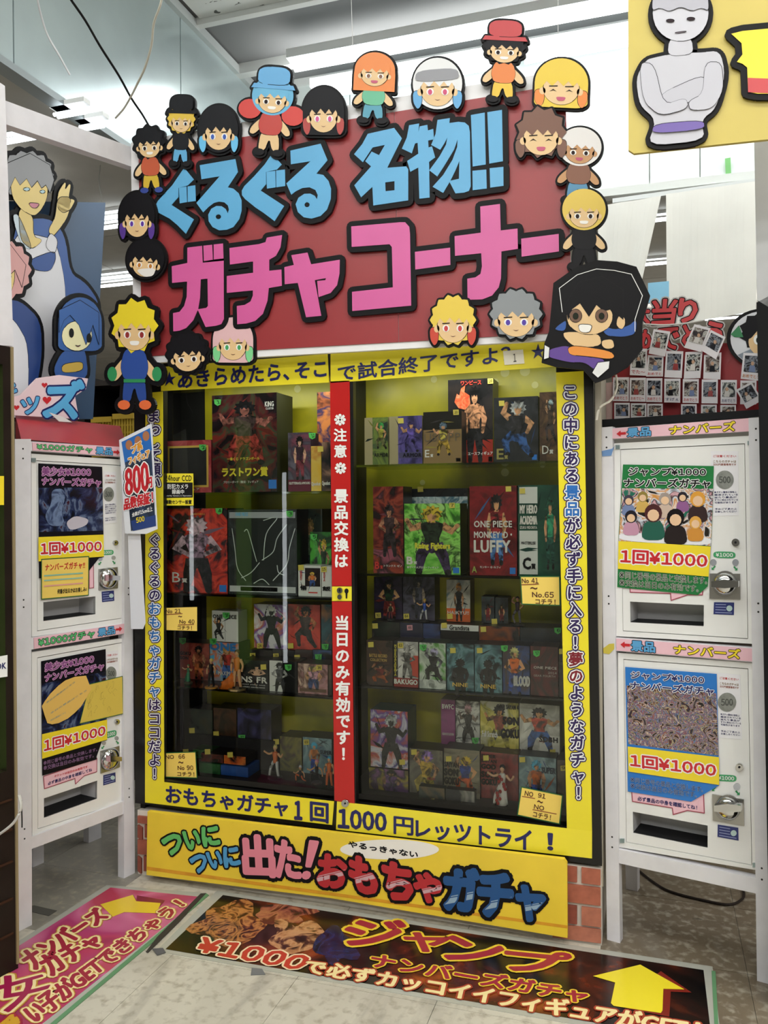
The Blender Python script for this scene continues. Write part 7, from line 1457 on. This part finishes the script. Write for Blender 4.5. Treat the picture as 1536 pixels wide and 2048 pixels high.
pbox('dark red box reading SUPER SAIYAN GOD SON GOKU, yellow tag', 962, 1506, 1037, RF, G1+.05, .1, ['#6a1f22', '#822c2c', '#54181a'], '#2a1416', texts=(('SUPER', (.02, .05, .4, .12), '#1c0f10', .06), ('SAIYAN', (.02, .15, .42, .22), '#1c0f10', .06), ('GOD', (.02, .26, .4, .36), '#1c0f10', .08), ('SON', (.02, .42, .4, .54), '#1c0f10', .08), ('GOKU', (.02, .58, .42, .7), '#1c0f10', .08)), tag=('', K6(845, 1155), TAGY))
pbox('pale blue box reading SUPER with a blue-haired figure, yellow tag', 1038, 1514, 1113, RF, G1+.04, .1, ['#5a707a', '#7a929a', '#44565e'], '#20262a', art=((.1, .05, .85, 1), ('#b0582a', '#a87a5a', '#3a9ac0', '#27408c'), 0), texts=(('SUPER', (.62, .2, .98, .32), '#1f2a3a', .06),), tag=('', K6(1060, 1165), TAGY))
pbox('narrow brown box at the right end of the lowest shelf', 1114.5, 1520, 1131, RF, G1+.04, .1, ['#3a2c26', '#54443a'], '#1f1917', tag=('9', K6(1302, 1215), TAGY))
pbox('small teal and brown box lying at the front, yellow tag', 838, 1594, 890, RF, G1-.01, .035, ['#1f3a40', '#5a4a34', '#26302c'], '#17201f', tag=('', K6(525, 1412), TAGY))
pbox('small dark box lying at the front with two white caps printed, yellow tag', 892, 1597, 950, RF, G1-.01, .035, ['#26262c', '#8a8680', '#3a3a44'], '#17171c', tag=('', K6(688, 1432), TAGY))

# ---------------- plain figurines standing on the shelves ----------------
def figurine(label, px, ytop, ybot, y, z=None, hair='#c9a83c', skin='#c09068', shirt='#b8602c', pants='#c4c2c0', shoes='#2a2628', pose=0, base=None, sx=1., bob=False, skirt=None, tagpx=None):
    z0_ = zat(px, ybot, y) if z is None else z; z1_ = zat(px, ytop, y); H = z1_-z0_
    x = xwall(px, 1012, y); t = thing('figurine', label, 'figurine', (x, y, z0_), 'figurines in the cabinet'); b0 = 0
    if base: MB().tube([(x, y, z0_), (x, y, z0_+.006)], H*.22, 16).build('base', M(base, .3), t); z0_ += .006; H -= .006
    h = H/6.2; q = lambda dx, k, dy=0: (x+dx*H*sx, y+dy*H, z0_+k*H)
    cr = pose == 2
    if cr:
        h = H/4.4; hipz = .34; legs = [[q(-.08, .34), q(-.26, .42, -.08), q(-.28, .05, -.02)], [q(.08, .34), q(.22, .2, -.12), q(.34, .05, .05)]]; sz = .66
    else:
        hipz = .48; legs = [[q(-.05, .48), q(-.08 if pose == 0 else -.16, .26), q(-.09 if pose != 1 else -.2, .03)], [q(.05, .48), q(.08, .26, -.03), q(.1, .03)]]; sz = .76
    for L in legs:
        lg = MB().tube(spline(L, 4), np.linspace(H*.055, H*.035, 9)).build('leg', M(pants, .45), t, True)
        MB().ball((L[-1][0], L[-1][1]-H*.025, z0_+H*.022), H*.035, H*.06, H*.022).build('shoe', M(shoes, .4), t, True)
    rr_ = [H*.075, H*.068, H*.08, H*.09, H*.045]
    MB().tube([q(0, hipz-.03), q(0, hipz+.06), q(0, (hipz+sz)/2+.03), q(0, sz-.02), q(0, sz+.03)], rr_, 10).build('torso', M(shirt, .45), t, True)
    if skirt: MB().tube([q(0, hipz+.08), q(0, .2), q(0, .03)], [H*.07, H*.11, H*.13], 12).build('dress', M(skirt, .5), t, True)
    arms = {0: [[q(-.09, sz-.02), q(-.16, sz-.16), q(-.15, sz-.3, -.03)], [q(.09, sz-.02), q(.16, sz-.16), q(.15, sz-.3, -.03)]], 1: [[q(-.09, sz-.02), q(-.22, sz-.06), q(-.34, sz+.02, -.05)], [q(.09, sz-.02), q(.2, sz-.12, -.03), q(.28, sz-.02, -.08)]],
            2: [[q(-.1, sz-.03), q(-.28, sz-.15, -.06), q(-.4, sz-.1, -.1)], [q(.1, sz-.03), q(.26, sz-.12, -.06), q(.3, sz-.35, -.08)]], 3: [[q(-.09, sz-.02), q(-.2, sz+.06), q(-.12, sz+.18)], [q(.09, sz-.02), q(.2, sz-.1), q(.1, sz-.2, -.04)]]}[pose]
    for L in arms:
        MB().tube(spline(L, 4), np.linspace(H*.04, H*.025, 9)).build('arm', M(skin, .45), t, True); MB().ball(L[-1], H*.03, H*.03, H*.035).build('hand', M(skin, .45), t, True)
    c = (x, y, z1_-h*.62)
    MB().tube([(x, y, z0_+sz*H), c], H*.03, 8).build('neck', M(skin, .45), t, True)
    MB().ball((c[0], c[1]-h*.04, c[2]-h*.05), h*.36, h*.38, h*.44).build('head', M(skin, .45), t, True)
    mb = MB().ball((c[0], c[1]+h*.07, c[2]+h*.1), h*.44, h*.42, h*.46); rg_ = random.Random(int(px))
    if not bob:
        for i in range(11):
            a = 2*math.pi*i/11; d = np.array([math.cos(a)*.6, .25+.3*math.sin(a*2), .7+.3*rg_.random()]); p = np.array((c[0], c[1]+h*.05, c[2]+h*.12)); mb.tube([p, p+d*h*.55], [h*.2, h*.01], 5)
    mb.build('hair', M(hair, .45), t, True)
    return t
figurine('figurine in a flowing green robe at the far left of the third shelf', 374, 1328, 1389, F1+.04, L3, '#3a6a3a', shirt='#2f6a4a', pants='#2a5a44', skirt='#2f7a55', pose=1, base='#4a4a3a', bob=True)
figurine('slim figurine in a black suit with yellow hair on the third shelf', 420, 1316, 1404, F1-.01, L3, '#d9c060', shirt='#17171b', pants='#17171b', base='#a8742c', bob=True)
figurine('tall figurine with orange shirt and blue shorts in front of the light blue box', 472, 1298, 1408, F1-.01, L3, '#5a4a30', shirt='#d07a34', pants='#c09068', skirt=None, base='#6a5a3a', bob=True)
fl_ = thing('flame_ornament', 'translucent orange flame ornament on the third shelf between two figurines', 'ornament', (xwall(445, 1012, F1), F1, L3), None)
mb = MB(); x_ = xwall(440, 1012, F1-.01); x2_ = xwall(462, 1012, F1-.01); rg = random.Random(2)
for i in range(14):
    a = i/13; x = x_+(x2_-x_)*a; h_ = .02+.05*a+.02*rg.random(); mb.tube([(x, F1-.012, L3+.001), (x+.006, F1-.01, L3+h_*.6), (x+.012+.01*rg.random(), F1-.01, L3+h_)], [.010, .008, .001], 6)
mb.build('flame', M('#d8702c', .2, 0, .25, 40), fl_, True)
figurine('figurine with golden spiky hair, white trousers and orange top on the lowest left shelf', 547, 1489, 1576, F1+.02, LF, '#d0bc6a', shirt='#c2602a', pants='#b4b2b4', pose=1, base='#2a2a2c')
figurine('crouching figurine with silver hair and orange trousers', 597, 1530, 1578, F1, LF, '#b0b2ba', shirt='#26242a', pants='#b8562a', pose=2, base='#2a2a2c')
figurine('crouching figurine with pink hair and black clothes', 630, 1518, 1580, F1+.015, LF, '#d88a9c', shirt='#1f1e22', pants='#26242a', pose=2, base='#3a2a2c')
figurine('figurine with blue hair beside the red strip on the lowest shelf', 655, 1512, 1582, F1-.005, LF, '#3a9ac4', shirt='#c2602a', pants='#b8562a', pose=0)
figurine('figurine with golden hair and pale trousers in front of the yellow tag 64', 848, 1197, 1250, 3.083, zr3+.002, '#d8b83c', shirt='#2f4a9a', pants='#a8a6ac', pose=1, base='#2a2a2c')
figurine('dark-clad standing figurine on the third shelf of the right door', 1034, 1192, 1250, 3.083, zr3+.002, '#2a2426', skin='#a87a5c', shirt='#3a3034', pants='#5a5458', pose=3, base='#2a2a2c', bob=True)
figurine('dark standing figurine in front of the violet box on the third shelf', 780, 1205, 1250, 3.083, zr3+.002, '#1c1a1c', skin='#a87a5c', shirt='#2a3a2c', pants='#6a2428', pose=0, base='#2a2a2c')
figurine('figurine of a woman in a long white dress with red spots', 1002, 1528, 1648, F1-.01, LF, '#17151a', skin='#d0a284', shirt='#d4cfcc', pants='#d4cfcc', skirt='#d4cfcc', pose=1, bob=True)

# red spots on the white dress, green tag near it
wf = [x for x in bpy.data.objects if x.get('label', '').startswith('figurine of a woman')][0]
x_, y_, z_ = wf['_w']; rg = random.Random(4)
for i in range(12):
    k = .07+.035*i; H_ = .24; a = -math.pi/2+rg.uniform(-.7, .7); r_ = (.13-.06*(k/.5))*H_+.002
    MB().ball((x_+r_*math.cos(a), y_+r_*math.sin(a), z_+k*H_), .006, .003, .007, 0, 6, 4).build('red_spot', M('#8c2424', .5), wf)

for ob in bpy.data.objects:
    if '_w' in ob: del ob['_w']
